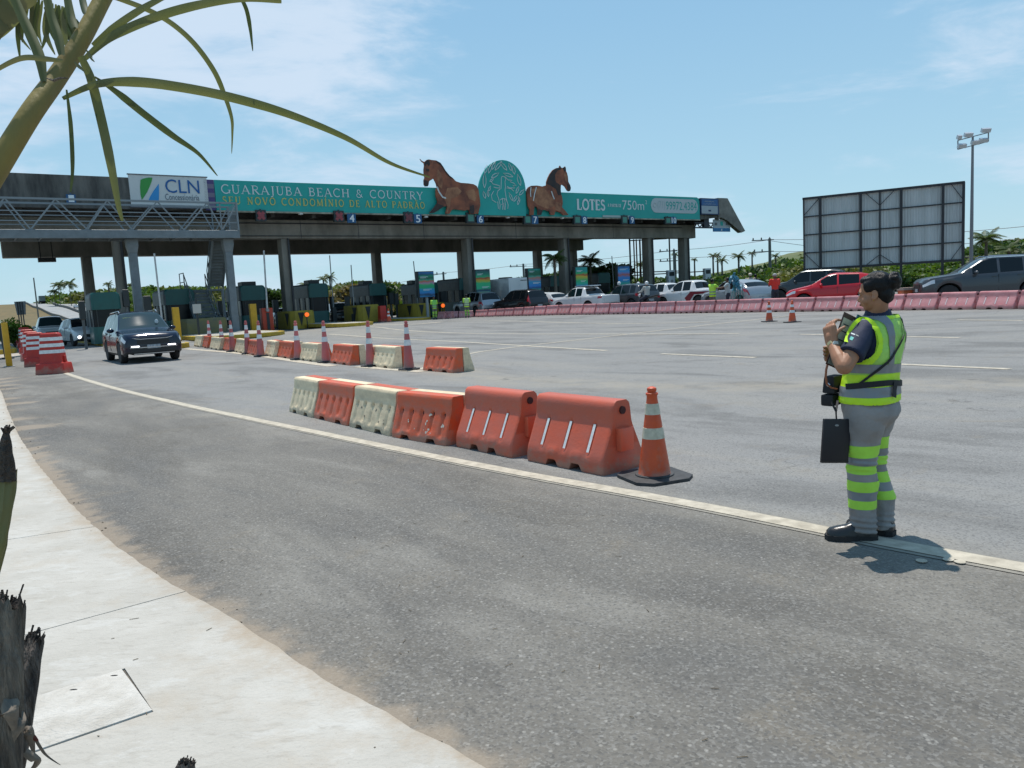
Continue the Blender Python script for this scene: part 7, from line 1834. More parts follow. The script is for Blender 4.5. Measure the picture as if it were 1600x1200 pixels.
bb_(-.107,-.01,-.06,.125,.0006,.0025).build('paper_sheet', paper, cl)
bb_(-.045,.10,-.075,.135,.003,.0045).build('paper_sheet', mat('paper_pale', (.46,.43,.33), .75, noise_amt=.15, nscale=25), cl)
bb_(-.108,.108,-.148,-.055,.005,.0065).build('folder', mat('folder_green', (.16,.20,.185), .4), cl)
bb_(-.035,.055,.115,.17,.0065,.016).build('clip', mat('clip_teal', (.02,.10,.10), .3, metal=.5), cl)
mb = MB()
for a, b, z in [(-.02,.035,.105),(-.02,.02,.09),(-.02,.04,.06),(-.098,-.06,.09),(-.098,-.05,.05),(-.02,.03,.02),(-.098,-.055,.0)]: mb.box(a, b, z-.003, z+.003, .0048, .0052, CB)
mb.build('print_lines', mat('ink', (.05,.05,.07), .7), cl)
pc = held('waist_pouch', 'black waist pouch on the woman worker\'s belt, at her front', 'pouch'); pc.rotation_euler = (0,0,R(40))
mb = MB(); mb.box(-.165,-.035,.118,.195,.848,.948, taper=(.85,.8)); mb.box(-.17,-.06,.125,.20,.775,.842); bevel(mb.build('pouch_body', strapm, pc), .012, 2)
mb = MB(); mb.ell((-.172,.15,.90),(.006,.012,.012),10,6); mb.build('snap', chrome, pc)
orb = mat('brown_strap', (.26,.085,.035), .5); 
_pi = (Matrix.Translation(WP) @ Matrix.Rotation(R(40), 4, 'Z')).inverted(); mb = MB(); mb.tube([_pi @ at(x, y, WP.y-.02) for x, y in ((1294,566),(1291,577),(1290,589),(1292,600),(1299,606),(1308,608))], .007, 8, flat=.45); mb.build('brown_strap', orb, pc, smooth=True)
dc = held('document_case', 'flat black document case hanging on a strap beside her left thigh', 'bag')
DC = _wi @ Matrix.Translation(at(1304.5, 689, WP.y-.09)) @ Matrix.Rotation(R(6), 4, 'Z') @ Matrix.Rotation(R(4.5), 4, 'Y')
mb = MB(); mb.box(-.075, .085, -.008, .012, -.125, .125, DC); bevel(mb.build('case_body', mat('case_black', (.007,.007,.012), .45), dc), .004, 2)
mb = MB(); mb.box(-.074, .084, -.0095, -.0082, -.122, -.112, DC); mb.build('case_seam', leather, dc); mb = MB(); mb.ell((0,-.010,.09),(.012,.002,.006),10,6,DC); mb.build('case_logo', steelgrey, dc)
t0_ = DC @ Vector((.0,0,.125)); mb = MB(); mb.beam(t0_, t0_+Vector((-.005,0,.045)), .014, .004); mb.beam(t0_+Vector((-.005,0,.045)), LW(1298,626,-.05), .012, .004); mb.beam(t0_+Vector((-.005,0,.045)), LW(1309,626,-.05), .012, .004); mb.build('case_strap', strapm, dc)

# smaller people in the distance ---------------------------------------
def person(px, Y, head, label, top, legs, hair=None, hat=None, sleeve=True, H=1.7, arms='down', bands=False, vestm=None, shoes=leather, sk=None, seated=False, group='people at the toll plaza', torso_only=False):
    sk = sk or skin_d; x = xat(px, Y, 465); o = empty('person', (x, Y, G(x, Y)), R(head), label=label, cat='person', group=group)
    k = H/1.7
    mb = MB(); hz = 1.56
    mb.ell((0,.005,hz+.01),(.078,.095,.115),14,10); mb.ell((0,.03,hz-.05),(.055,.06,.07),12,8); mb.ell((0,.10,hz-.01),(.014,.018,.018),8,6)
    mb.cap2((0,-.01,1.38),.058,(0,.0,hz-.06),.052)
    mb.loft([ring(0,0,z,rx,ry,16) for z,rx,ry in ((.86,.15,.10),(1.05,.14,.10),(1.28,.18,.11),(1.38,.16,.09),(1.42,.08,.06))])
    A = []
    for s in (-1, 1):
        S_ = Vector((s*.20,0,1.36))
        if arms == 'down': E_, W_ = Vector((s*.24,.0,1.07)), Vector((s*.23,.10,.86))
        elif arms == 'front': E_, W_ = Vector((s*.25,.08,1.10)), Vector((s*.10,.30,1.16))
        elif arms == 'reach': E_, W_ = Vector((s*.24,.18,1.22)), Vector((s*.18,.42,1.20))
        else: E_, W_ = Vector((s*.26,.16,1.15)), Vector((s*.26,.38,1.10))
        A.append((S_, E_, W_)); mb.cap2(S_,.055,E_,.044,10); mb.cap2(E_,.044,W_,.03,10)
        d = (W_-E_).normalized(); mb.cap2(W_,.034,W_+d*.07,.032,8)
        for q in range(4): mb.cap2(W_+d*.07+Vector((0,0,(q-1.5)*.018)),.011,W_+d*.14+Vector((0,0,(q-1.5)*.02)),.009,6)
        mb.cap2(W_+d*.02,.012,W_+d*.07+Vector((0,.0,.045)),.010,6)
    b = mb.build('body', sk, o); remesh(b, .018, 2)
    mb = MB(); mb.loft([ring(0,0,z,rx,ry,20) for z,rx,ry in ((.80,.175,.13),(.9,.165,.125),(1.08,.165,.125),(1.28,.205,.135),(1.38,.18,.11),(1.43,.09,.075))])
    for S_, E_, W_ in A: mb.cap2(S_,.075,S_.lerp(E_, .75 if sleeve != 'long' else 1.0),.062,10); 
    if sleeve == 'long':
        for S_, E_, W_ in A: mb.cap2(E_,.058,W_,.045,10)
    t = mb.build('shirt', top, o); remesh(t, .02, 2); bend_noise(t, .008, 9)
    if vestm:
        mb = MB(); mb.loft([ring(0,0,z,rx,ry,20) for z,rx,ry in ((.78,.19,.145),(.9,.185,.14),(1.08,.185,.142),(1.28,.215,.15),(1.37,.19,.13),(1.43,.11,.09))]); v = mb.build('vest', vestm[0], o); remesh(v, .02, 2)
        for a, c in ((.86,.91),(1.0,1.05)): band(v, a, c, .006, refl, 'reflective_tape', v)
        band(v, .77, .85, .004, vestm[1], 'lime_panel', v)
    mb = MB(); mb.loft([ring(0,-.01,z,rx,ry,20) for z,rx,ry in ((.74,.12,.10),(.80,.175,.125),(.88,.175,.125),(.95,.16,.115))])
    if seated:
        for s in (-1, 1): mb.cap2((s*.1,0,.82),.095,(s*.2,.38,.66),.075,12); mb.cap2((s*.2,.38,.66),.07,(s*.19,.25,.28),.055,12)
    else:
        for s in (-1, 1): mb.cap2((s*.095,-.01,.82),.095,(s*.10,.02,.47),.072,14); mb.cap2((s*.10,.02,.47),.072,(s*.105,-.02,.10),.062,14)
    l = mb.build('trousers', legs, o); remesh(l, .02, 2); bend_noise(l, .008, 7, 4)
    if bands:
        for a, c in ((.50,.58),(.40,.46),(.28,.34),(.18,.23)): band(l, a, c, .006, hv_g, 'lime_band', l)
    for s in (-1, 1):
        yy, zz = (0, 0) if not seated else (.26, .18)
        mb = MB(); mb.ell((s*.105,.05+yy,.045+zz),(.05,.14,.05),12,8); mb.build('shoe', shoes, o, smooth=True)
    if hair is not None: mb = MB(); mb.ell((0,-.02,hz+.045),(.086,.10,.10),14,10); q = mb.build('hair', hair, b, smooth=True)
    if hat is not None:
        mb = MB(); mb.ell((0,-.005,hz+.04),(.10 if hat[1] else .095,.115,.12 if hat[1] else .085),16,10)
        if not hat[1]: mb.ell((0,.12,hz+.03),(.07,.07,.012),12,6)
        q = mb.build('helmet' if hat[1] else 'cap', hat[0], b, smooth=True)
    o.scale = (k,)*3
    return o
hvv = (mat('hivis_far', (.42,.72,.06), .6), hv_y); drkc = mat('dark_cloth', (.02,.025,.04), .8); helm = mat('helmet_white', (.62,.63,.62), .25, coat=.5)
greyc = mat('greygreen_cloth', (.12,.13,.12), .8)
person(677.5, 53, -150, 'worker in green reflective clothing standing by the leftmost totem', hvv[0], greyc, hair=hair_m, bands=True, vestm=(mat('hivis_green_far', (.20,.55,.10), .6), hv_g), H=1.6)
person(728.5, rowY(728)-1.0, 10, 'worker in yellow-green vest before the silver SUV and the long red row', hvv[0], greyc, hair=hair_m, bands=True, vestm=(mat('hivis_pale', (.45,.62,.28), .6), hv_y), H=1.62)
person(1113.5, rowY(1113)+1.1, -60, 'worker in bright yellow-green vest leaning towards the silver hatchback', hvv[0], greyc, hair=hair_m, bands=True, vestm=hvv, arms='reach', H=1.66)
person(1137, rowY(1137)+1.3, 75, 'person in pale tee shirt and dark shorts leaning on the silver hatchback', mat('tee_pale', (.36,.42,.42), .8), drkc, hair=hair_m, arms='reach', H=1.68)
person(1211, rowY(1211)+2.6, 10, 'man in a red shirt and grey cap, seen from behind', mat('red_shirt', (.60,.035,.02), .75), drkc, hat=(mat('cap_grey', (.3,.3,.29), .7), False), arms='front', H=1.72)
person(1173, rowY(1173)+7.5, -20, 'person with a pale cap behind the silver hatchback', mat('shirt_beige', (.40,.33,.26), .8), drkc, hat=(mat('cap_beige', (.55,.48,.38), .7), False), H=1.8)
person(1181, rowY(1181)+8, -10, 'dark-haired person beside the one with the pale cap', drkc, drkc, hair=hair_m, H=1.7)
ri = person(1011, rowY(1011)+3.4, 35, 'motorcyclist in pale jacket and white helmet between grey SUV and white pickup', mat('jacket_pale', (.42,.42,.38), .8), drkc, hat=(helm, True), sleeve='long', arms='ride', seated=True, H=1.72, group='motorcycle riders')
person(968, rowY(968)+9, 30, 'rider with white helmet seen over the grey compact SUV roof', drkc, drkc, hat=(helm, True), sleeve='long', arms='ride', H=1.85, group='motorcycle riders')
person(998, rowY(998)+8, 30, 'rider with dark jacket and white helmet beyond the motorcyclist', drkc, drkc, hat=(helm, True), sleeve='long', arms='ride', H=1.75, group='motorcycle riders')
# bundle of blue wares held by the vendor
vy = rowY(1152)+.9; vx = xat(1150, vy, 455); o = empty('blue_wares', (vx, vy, G(vx, vy)), label='bundle of light blue wares on poles carried beside the silver hatchback', cat='wares')
bl_m = mat('wares_blue', (.05,.22,.32), .6, noise_amt=.5, nscale=9); tl_m = mat('wares_teal', (.03,.17,.16), .6, noise_amt=.5, nscale=12)
mb = MB()
for _ in range(60):
    x, y, z = rnd.gauss(0,.10), rnd.gauss(0,.08), 1.42+rnd.gauss(0,.17); a = Matrix.Translation((x-.12*(z-1.4)*2,y,z)) @ Matrix.Rotation(rnd.uniform(0,6), 4, 'Z') @ Matrix.Rotation(rnd.uniform(-1,1), 4, 'X'); mb.box(-.05,.05,-.01,.01,-.08,.08, a)
mb.build('blue_packet', bl_m, o)
mb = MB()
for k in range(7): mb.beam((-.12+k*.07, rnd.uniform(-.05,.05), 1.3), (-.25+k*.1, rnd.uniform(-.1,.1), .45), .025)
mb.build('hanging_strap', tl_m, o)
o = empty('orange_crate', tuple(gp(1425, 478)), .1, label='orange and grey crate barrier behind the woman worker\'s bun', cat='barrier')
x = xat(1423, 30); o.location = (x, 30, G(x, 30)); mb = MB(); mb.box(-.42,.42,-.2,.2,0,.62); bevel(mb.build('body', plastic('orange_panel', (.55,.10,.03), (.5,.15,.06)), o), .02, 2); mb = MB(); mb.box(-.44,.44,-.22,.22,.62,.72); mb.build('top_rail', mat('beige_rail', (.4,.3,.24), .7), o)
# ================================================================= VEGETATION
lf_a = leafmat('leaf_scrub', (.045,.085,.016), (.105,.16,.028), .3, .35); lf_b = leafmat('leaf_dark', (.022,.05,.014), (.05,.09,.022), .25, .5)
lf_c = leafmat('leaf_olive', (.085,.105,.028), (.17,.165,.05), .25, .22); lf_y = leafmat('leaf_bright', (.10,.19,.02), (.16,.25,.035), .4, 1.2); lf_dry = leafmat('leaf_dry', (.23,.155,.07), (.14,.12,.045), .25, .4)
palm_l = leafmat('palm_leaf', (.045,.075,.018), (.09,.12,.03), .3, 1.5); bark = mat('palm_bark', (.13,.11,.085), .9, c2=(.07,.06,.045), nscale=4, bump=.6, bscale=14); wood = mat('branch_wood', (.09,.07,.05), .9)
RNG = np.random.default_rng(11)
def leaves(name, pts, size, m, parent=None, kind=None, asp=1.6, up=.35, jit=.45):
    """one mesh of randomly turned leaf quads (a fold at the middle) at the given points"""
    n = len(pts); a = RNG.normal(size=(n, 3)); a /= np.linalg.norm(a, axis=1)[:, None]
    nn = RNG.normal(size=(n, 3)); nn[:, 2] = np.abs(nn[:, 2])+up; b = np.cross(a, nn); b /= np.linalg.norm(b, axis=1)[:, None]
    s = size*(1+RNG.uniform(-jit, jit, n))[:, None]; a = a*s*asp*.5; b = b*s*.5
    V = np.stack([pts-a, pts+b*.9, pts+a, pts-b*.9], 1).reshape(-1, 3)
    me = bpy.data.meshes.new(name); me.vertices.add(4*n); me.vertices.foreach_set('co', V.astype(np.float32).ravel())
    me.loops.add(4*n); me.loops.foreach_set('vertex_index', np.arange(4*n, dtype=np.int32)); me.polygons.add(n)
    me.polygons.foreach_set('loop_start', np.arange(0, 4*n, 4, dtype=np.int32)); me.polygons.foreach_set('loop_total', np.full(n, 4, dtype=np.int32)); me.update(calc_edges=True)
    me.materials.append(m); o = bpy.data.objects.new(name, me); col.objects.link(o)
    if parent: o.parent = parent
    if kind: o['kind'] = kind
    return o
def clump_pts(c, r, n, fill=.35):
    d = RNG.normal(size=(n, 3)); d /= np.linalg.norm(d, axis=1)[:, None]; rr = (fill+(1-fill)*RNG.random(n)**.5)[:, None]
    return np.array(c)+d*rr*np.array(r)
# scrub banks: height profile given by skyline pixels at a distance; many overlapping rounded clumps
def bank(name, sky_pts, Y, depth, m, n_cl, per, leaf, label, mix=None, minh=.5, seed=0, cr=(.9, 2.0), jitter=.25):
    r = random.Random(seed); P = []; P2 = []
    xa, xb = sky_pts[0][0], sky_pts[-1][0]
    core = MB()
    for _ in range(n_cl):
        px = r.uniform(xa, xb); v = r.random(); y = Y+depth*(v**1.3); ypx = interp(sky_pts, px)+r.uniform(-1, 4)
        top = at(px, ypx, y); g = G(top.x, top.y); h = max(minh, (top.z-g)*(1 if v > .4 else .35+v*1.5)*(1-jitter*r.random()))
        R_ = r.uniform(*cr)*(.75+.5*v); z = g+h-R_*.55
        q = clump_pts((top.x, y, z), (R_*1.25, R_*1.1, R_*.62), per)
        (P2 if mix and noise.noise(Vector((top.x*.09, y*.09, seed))) > .08 else P).append(q)
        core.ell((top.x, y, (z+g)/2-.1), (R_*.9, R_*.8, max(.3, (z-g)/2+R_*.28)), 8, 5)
    core.build(name+'_shade_core', mat('leaf_shadow_core', (.018,.03,.008), .95), smooth=True)['kind'] = 'stuff'  # dark cores inside the leaf clumps, inner shade put into their colour
    if P: leaves(name, np.concatenate(P), leaf, m, kind='stuff')
    if P2: leaves(name, np.concatenate(P2), leaf, mix, kind='stuff')
# far hill at the right and land rising behind
def hill(name, sky_pts, Y, m, depth=120):
    vs = []; fs = []; n = len(sky_pts)
    rows = [(0, .0), (.15, .45), (.4, .8), (.7, .97), (1, 1)]
    X = []; pts = []
    for i in range(0, 61):
        px = sky_pts[0][0]+(sky_pts[-1][0]-sky_pts[0][0])*i/60; X.append(px)
    for k, (t, f) in enumerate(rows):
        for px in X:
            y = Y+depth*t; top = at(px, interp(sky_pts, px), Y+depth); x = top.x*(y/(Y+depth)); vs.append((x, y, (-.5)*(1-f)+(top.z-.6)*f+.5*noise.noise(Vector((x*.05, y*.05, 0)))))
    W_ = len(X)
    fs = [(k*W_+i, k*W_+i+1, (k+1)*W_+i+1, (k+1)*W_+i) for k in range(len(rows)-1) for i in range(W_-1)]
    me = bpy.data.meshes.new(name); me.from_pydata(vs, [], fs); me.materials.append(m); me.polygons.foreach_set('use_smooth', [True]*len(fs))
    o = bpy.data.objects.new(name, me); col.objects.link(o); o['kind'] = 'structure'; return o
hill_m = mat('hill_scrub', (.05,.085,.022), .95, c2=(.13,.135,.05), nscale=.09, detail=12, bump=.8, bscale=1.5)
hill('hill', [(1040,437),(1130,424),(1200,410),(1225,398),(1262,392),(1400,388),(1525,392),(1580,388),(1640,384),(1760,384)], 110, hill_m, 90)
hill('hill', [(150,462),(200,453),(260,450),(400,452),(700,450),(1060,440)], 400, mat('far_scrub', (.10,.14,.06), .95, c2=(.14,.16,.085), nscale=.05, detail=10), 60)
bank('scrub', [(76,468),(84,462),(95,456),(130,450),(180,449),(230,447),(300,447),(370,449)], 330, 70, lf_c, 170, 260, 1.5, '', mix=lf_a, seed=1, cr=(4,7))
bank('scrub', [(180,452),(260,447),(330,449),(400,447),(440,451),(500,447),(540,440),(600,440),(660,447),(720,450),(770,444),(800,437)], 86, 24, lf_a, 420, 240, .38, '', mix=lf_c, seed=2)
bank('scrub', [(800,437),(830,432),(870,425),(905,421),(960,430),(1000,434),(1060,434),(1100,430),(1150,428),(1200,420)], 80, 26, lf_a, 380, 260, .36, '', mix=lf_b, seed=3)
bank('scrub', [(1040,448),(1100,436),(1180,430),(1230,420),(1260,414),(1340,410),(1420,412),(1500,402),(1560,396),(1660,392)], 62, 22, lf_a, 360, 280, .28, '', mix=lf_c, seed=4, cr=(.7,1.5))
bank('scrub', [(1040,438),(1130,425),(1200,412),(1226,400),(1262,396),(1420,394),(1520,384),(1580,372),(1660,370)], 105, 60, lf_c, 420, 170, .6, '', mix=lf_a, seed=5, cr=(1.2,2.6), jitter=.4)
bank('bright_hedge', [(1225,445),(1280,432),(1330,430),(1400,424),(1440,424),(1475,430),(1530,432),(1600,430)], 46, 6, lf_y, 90, 260, .17, '', mix=lf_a, seed=6, cr=(.45,.9))
bank('scrub', [(1180,418),(1250,404),(1270,402),(1420,400),(1505,396),(1540,382),(1580,374),(1700,372)], 78, 14, lf_a, 240, 200, .36, '', mix=lf_b, seed=12, cr=(1,2))
bank('bright_hedge', [(960,450),(985,446),(1030,450),(1080,448),(1130,446)], 66, 6, lf_y, 45, 200, .22, '', mix=lf_a, seed=8, cr=(.5,1.0))
bank('dry_scrub', [(525,450),(550,440),(562,432),(575,440),(600,452)], 84, 5, lf_dry, 26, 160, .4, '', seed=7)
# single broadleaf trees behind the booths
def tree(px, ytop, Y, w_, label, m=lf_b, n=9, per=240, leaf=.34):
    top = at(px, ytop, Y); g = G(top.x, Y); H_ = top.z-g; o = empty('tree', (top.x, Y, g), label=label, cat='tree', group='trees beyond the toll plaza')
    mb = MB(); mb.tube([(0,0,-.1),(.1,.05,H_*.3),(-.05,0,H_*.65)], [.22,.16,.09], 8)
    for k in range(4): a = k*1.6; mb.tube([(.05,0,H_*.35+k*.2),(math.cos(a)*w_*.3,math.sin(a)*w_*.3,H_*.62),(math.cos(a)*w_*.5,math.sin(a)*w_*.5,H_*.8)], [.1,.06,.03], 6)
    mb.build('trunk', wood, o, smooth=True); P = []
    for k in range(n):
        a = rnd.uniform(0, 6.3); q = rnd.random()**.6*w_*.42; P.append(clump_pts((math.cos(a)*q, math.sin(a)*q, H_*rnd.uniform(.55, .84)), (w_*.24, w_*.24, H_*.15), per))
    leaves('crown', np.concatenate(P), leaf, m, parent=o); return o
tree(940, 410, 78, 5.5, 'dark leafy tree between the fourth and fifth totems'); tree(915, 414, 82, 4.5, 'dark leafy tree just right of the fourth totem, behind the back column', lf_b)
tree(730, 436, 90, 3.0, 'small bushy tree left of the column by the second totem', lf_b); tree(800, 432, 92, 2.6, 'small tree seen above the round-roofed booth', lf_b, 6)
tree(418, 448, 70, 2.2, 'dark bushy tree behind the third booth', lf_b, 6); tree(609, 437, 88, 2.6, 'small dark tree right of the back column', lf_b, 6)
tree(1247, 440, 55, 1.8, 'brownish shrub beside the tall utility pole', lf_dry, 6, 160, .2)
# bushes at the left island
def bush(px, py, Y, w_, h_, label, m=lf_y, n=7, per=260, leaf=.1):
    x = xat(px, Y, py); g = G(x, Y); o = empty('bush', (x, Y, g), label=label, cat='bush'); P = []; mb = MB()
    for k in range(n):
        a = rnd.uniform(0, 6.3); q = rnd.random()*w_*.35; c = (math.cos(a)*q, math.sin(a)*q*.6, h_*rnd.uniform(.35,.75)); P.append(clump_pts(c, (w_*.25, w_*.22, h_*.25), per)); mb.tube([(0,0,0),(c[0]*.5,c[1]*.5,c[2]*.6),c], [.03,.02,.01], 5)
    mb.build('stem', wood, o); leaves('foliage', np.concatenate(P), leaf, m, parent=o)
bush(20, 510, 46, 2.2, 1.9, 'bright green bush behind the yellow island at the left edge'); bush(43, 510, 47, 1.3, 1.5, 'smaller bright bush right of the road sign back at the left', lf_y, 5); bush(8, 512, 45, 1.4, 1.3, 'pale green bush low beside the left edge', lf_a, 5)
# coconut palms --------------------------------------------------------
def frond_mesh(L=2.6, n=22, droop=1.0, name='frond'):
    mb = MB(); P = []
    for i in range(n+1):
        t = i/n; P.append(Vector((L*(t-.12*t*t*droop), 0, L*(.32*t-.62*droop*t*t))))
    mb.tube(P, [.035*(1-.8*i/n) for i in range(n+1)], 4)
    for i in range(2, n+1):
        t = i/n; ln = L*.30*math.sin(math.pi*min(1, .12+t*.92))**.6+.05; d = (P[i]-P[i-1]).normalized()
        for s in (-1, 1):
            for sub_ in (0, .5):
                b = P[i]+(P[i]-P[i-1])*sub_; e = b+Vector((d.x*.45*ln, s*ln*.80, d.z*.45*ln-ln*(.38+.2*rnd.random()))); mdl = b.lerp(e, .5)+Vector((0,0,ln*.08)); w_ = .035*L/2.6
                u = d*w_
                mb.add([b-u*.5, b+u*.5, mdl+u, mdl-u, e], [(0,1,2,3),(3,2,4)])
    return mb
FR = []
for k in range(3):
    o = frond_mesh(2.6, 20, .75+.35*k).build('frond', palm_l); FR.append(o)
def palm(px, yc, Y, rad, label, nf=16, base=None, tr=.13, lean=0.0, m=None):
    """crown centre at the pixel (px,yc); rad in metres"""
    c = at(px, yc, Y); g = G(c.x, Y); H_ = c.z-g
    o = empty('palm_tree', (c.x, Y, g), label=label, cat='palm tree', group='palms beyond the toll plaza')
    mb = MB(); mb.tube([(lean, 0, -.2), (lean*.6, 0, H_*.4), (0, 0, H_)], [tr*1.3, tr, tr*.75], 9); mb.ell((0,0,H_), (tr*1.4,tr*1.4,tr*1.6), 10, 6); mb.build('trunk', bark, o, smooth=True)
    rad *= .62; s = rad/2.6; tr *= .8
    for i in range(nf):
        src = FR[i % 3]; f = bpy.data.objects.new('frond', src.data); col.objects.link(f); f.parent = o; f.location = (0, 0, H_)
        el = R(52-72*(i/nf)+rnd.uniform(-8, 8)); f.rotation_euler = (rnd.uniform(-.2,.2), -el, i*2.399+rnd.uniform(-.2,.2)); f.scale = (s,)*3
    return o
PL = [(866,404,62,2.0,'large palm framed between two canopy columns above the dark booth'),(922,409,74,2.4,'broad palm crown behind the right back column'),(477,446,84,1.7,'low palm above the amber lamp booth'),(515,434,95,1.7,'dark palm between the booths near the thin pole'),(505,436,97,1.5,'dark palm just left of the one by the thin pole'),
      (91,446,325,5.6,'left one of two tall palms above the viaduct'),(108,444,325,6.2,'right one of two tall palms above the viaduct'),(84,456,325,4.5,'shorter palm left of the two tall ones above the viaduct'),(169,444,110,1.4,'small palm tip between column and pole at the left'),(203,446,112,1.4,'small palm tip left of the footbridge post'),
      (1154,401,90,1.7,'full-crowned palm between the kiosk and the utility pole'),(1114,400,100,1.3,'slim palm, left of three right of the last column'),(1121,399,102,1.2,'slim palm, middle of three right of the last column'),(1128,407,98,1.6,'low palm, right of three right of the last column'),(1175,396,110,1.3,'thin single palm near the utility pole'),(1085,406,110,1.0,'tiny tall palm just right of the last column'),(1055,398,105,1.1,'small palm behind the canopy right end pole'),(1066,410,105,1.0,'small low palm left of the last column'),(1000,414,100,1.6,'palm behind the rusty frame posts'),(1212,400,110,1.4,'dark palm on the hill right of the utility pole'),
      (1541,375,58,2.2,'large palm right of the floodlight mast'),(1577,392,60,1.9,'second palm, right of the large one by the mast'),(1563,402,56,1.5,'low palm with drooping fronds between the two by the mast'),(1528,408,60,1.5,'low palm directly beside the mast'),(1598,398,64,1.6,'palm at the extreme right edge')]
for a in PL: palm(a[0], a[1], a[2], a[3], a[4], nf=20 if a[3] > 1.8 else 14)
for o in FR: bpy.data.objects.remove(o)

# ================================================================= FOREGROUND PALM
stemg = mat('frond_stalk', (.25,.19,.055), .6, spec=.2, c2=(.17,.135,.055), nscale=7, stretch=(1,1,.4), bump=.15, bscale=60, detail=8)
leafg = leafmat('leaflet_green', (.10,.108,.045), (.155,.15,.085), .25, 3.0); leafp = leafmat('leaflet_pale', (.15,.14,.075), (.09,.095,.045), .15, 3.0); leafd = leafmat('leaflet_dark', (.05,.07,.03), (.08,.095,.04), .15, 3.0)
deadm = mat('dead_stalk', (.22,.175,.135), .85, c2=(.018,.013,.011), nscale=16, bump=1.0, bscale=50, stretch=(2.4,2.4,.3), detail=12); fibre = mat('charred_fibre', (.035,.026,.022), .95, c2=(.10,.08,.065), nscale=40, bump=1.0, bscale=120, detail=12)
pt = empty('palm_tree', (-1.75, 1.0, .1), label='young palm in the near left foreground with one thick pale stalk and long drooping leaflets', cat='palm tree')
def put(o): o.parent = pt; o.matrix_parent_inverse = Matrix.Translation(-Vector(pt.location)); return o
mb = MB(); mb.tube([(-1.75,1.0,.05),(-1.72,1.02,.5),(-1.68,1.0,1.05)], [.19,.17,.13], 16); put(mb.build('trunk', bark, smooth=True))
def pxpath(pts): return [at(x, y, d) for x, y, d in pts]
def spline(P, n=14):
    out = []; Q = [P[0]]+P+[P[-1]]
    for i in range(1, len(Q)-2):
        for k in range(n):
            t = k/n; a, b, c, d = Q[i-1], Q[i], Q[i+1], Q[i+2]
            out.append(.5*((2*b)+(-a+c)*t+(2*a-5*b+4*c-d)*t*t+(-a+3*b-3*c+d)*t*t*t))
    out.append(P[-1]); return out
def wpx(w_, d): return w_/FOC*d
S_ = spline(pxpath([(-120,430,1.15),(-60,350,1.17),(-8,268,1.2),(45,182,1.24),(88,122,1.3),(128,60,1.35),(160,0,1.4),(190,-55,1.45)]), 10)
wS = [wpx(30, 1.2)+(wpx(18, 1.4)-wpx(30, 1.2))*min(1, i/(len(S_)-1)*1.1) for i in range(len(S_))]; wS = [q*.76 for q in wS]
mb = MB(); mb.tube(S_, wS, 18, flat=.8); q_ = put(mb.build('frond_stalk', stemg, smooth=True, autosm=80))
def leaflet(pts, w_, m, fold=.35, name='leaflet', tip=.12, base=.3, twist=0.0):
    """ribbon with a V fold: pts (px,py,depth); w_ px width"""
    P = spline(pxpath(pts), 8); n = len(P); vs = []; prev = None
    for i, p in enumerate(P):
        t = i/(n-1); d = (P[min(i+1,n-1)]-P[max(i-1,0)]).normalized(); view = (p-CAM).normalized()
        side = d.cross(view).normalized()
        a = twist*t; side = side*math.cos(a)+view*math.sin(a); nn = side.cross(d).normalized()
        k = min(1, base+(1-base)*t/.25) if t < .25 else (1 if t < .55 else tip+(1-tip)*((1-t)/.45)**.8)
        h = wpx(w_, pts[0][2])*k/2
        vs += [p-side*h+nn*h*fold, p, p+side*h+nn*h*fold]
    fs = []
    for i in range(n-1):
        for j in (0, 1): fs.append((3*i+j, 3*i+j+1, 3*i+4+j, 3*i+3+j))
    me = bpy.data.meshes.new(name); me.from_pydata(vs, [], fs); me.materials.append(m); me.polygons.foreach_set('use_smooth', [True]*len(fs))
    o = bpy.data.objects.new(name, me); col.objects.link(o); return put(o)
leaflet([(98,154,1.28),(150,132,1.3),(210,128,1.33),(280,136,1.37),(360,152,1.42),(450,178,1.48),(540,215,1.55),(610,255,1.62),(672,277,1.67)], 15, leafg, .5, base=.35, tip=.15)
leaflet([(132,92,1.32),(170,60,1.33),(215,38,1.35),(270,18,1.37),(330,4,1.4),(385,-2,1.43),(440,2,1.46)], 13, leafg, .4, base=.5, tip=.5)
leaflet([(144,70,1.33),(185,38,1.34),(225,12,1.36),(270,-12,1.4)], 10, leafg, .4, base=.4, tip=.6)
leaflet([(178,-5,1.4),(230,15,1.42),(270,38,1.45),(305,70,1.47),(335,112,1.49),(352,152,1.51),(362,185,1.52),(363,210,1.53),(362,240,1.54)], 8, leafg, .5, base=.9, tip=.08)
leaflet([(374,-8,1.45),(385,15,1.46),(391,45,1.47),(395,80,1.48)], 6, leafd, .4, base=.8, tip=.15)
leaflet([(126,88,1.3),(142,122,1.31),(155,170,1.32),(168,225,1.33),(178,275,1.34),(186,320,1.35),(192,345,1.36)], 14, leafg, .6, base=.7, tip=.3, twist=.5)
leaflet([(148,120,1.3),(185,146,1.33),(225,178,1.37),(270,212,1.41),(310,240,1.45),(340,275,1.48)], 11, leafd, .6, base=.2, tip=.1)
leaflet([(104,140,1.25),(110,190,1.26),(113,240,1.27),(113,275,1.28),(110,300,1.28)], 6, leafd, .4, base=.4, tip=.3)
leaflet([(98,95,1.24),(70,92,1.24),(40,90,1.24),(15,98,1.24),(-20,118,1.24)], 8, leafp, .5, base=.5, tip=.6)
leaflet([(68,126,1.26),(62,90,1.27),(48,55,1.28),(32,20,1.29),(10,-30,1.3)], 15, leafg, .8, base=.5, tip=.8)
leaflet([(96,85,1.29),(90,55,1.3),(80,25,1.31),(70,-20,1.32)], 13, leafg, .8, base=.6, tip=.8)
leaflet([(116,42,1.33),(110,22,1.34),(104,-10,1.35)], 12, leafg, .7, base=.8, tip=.8)
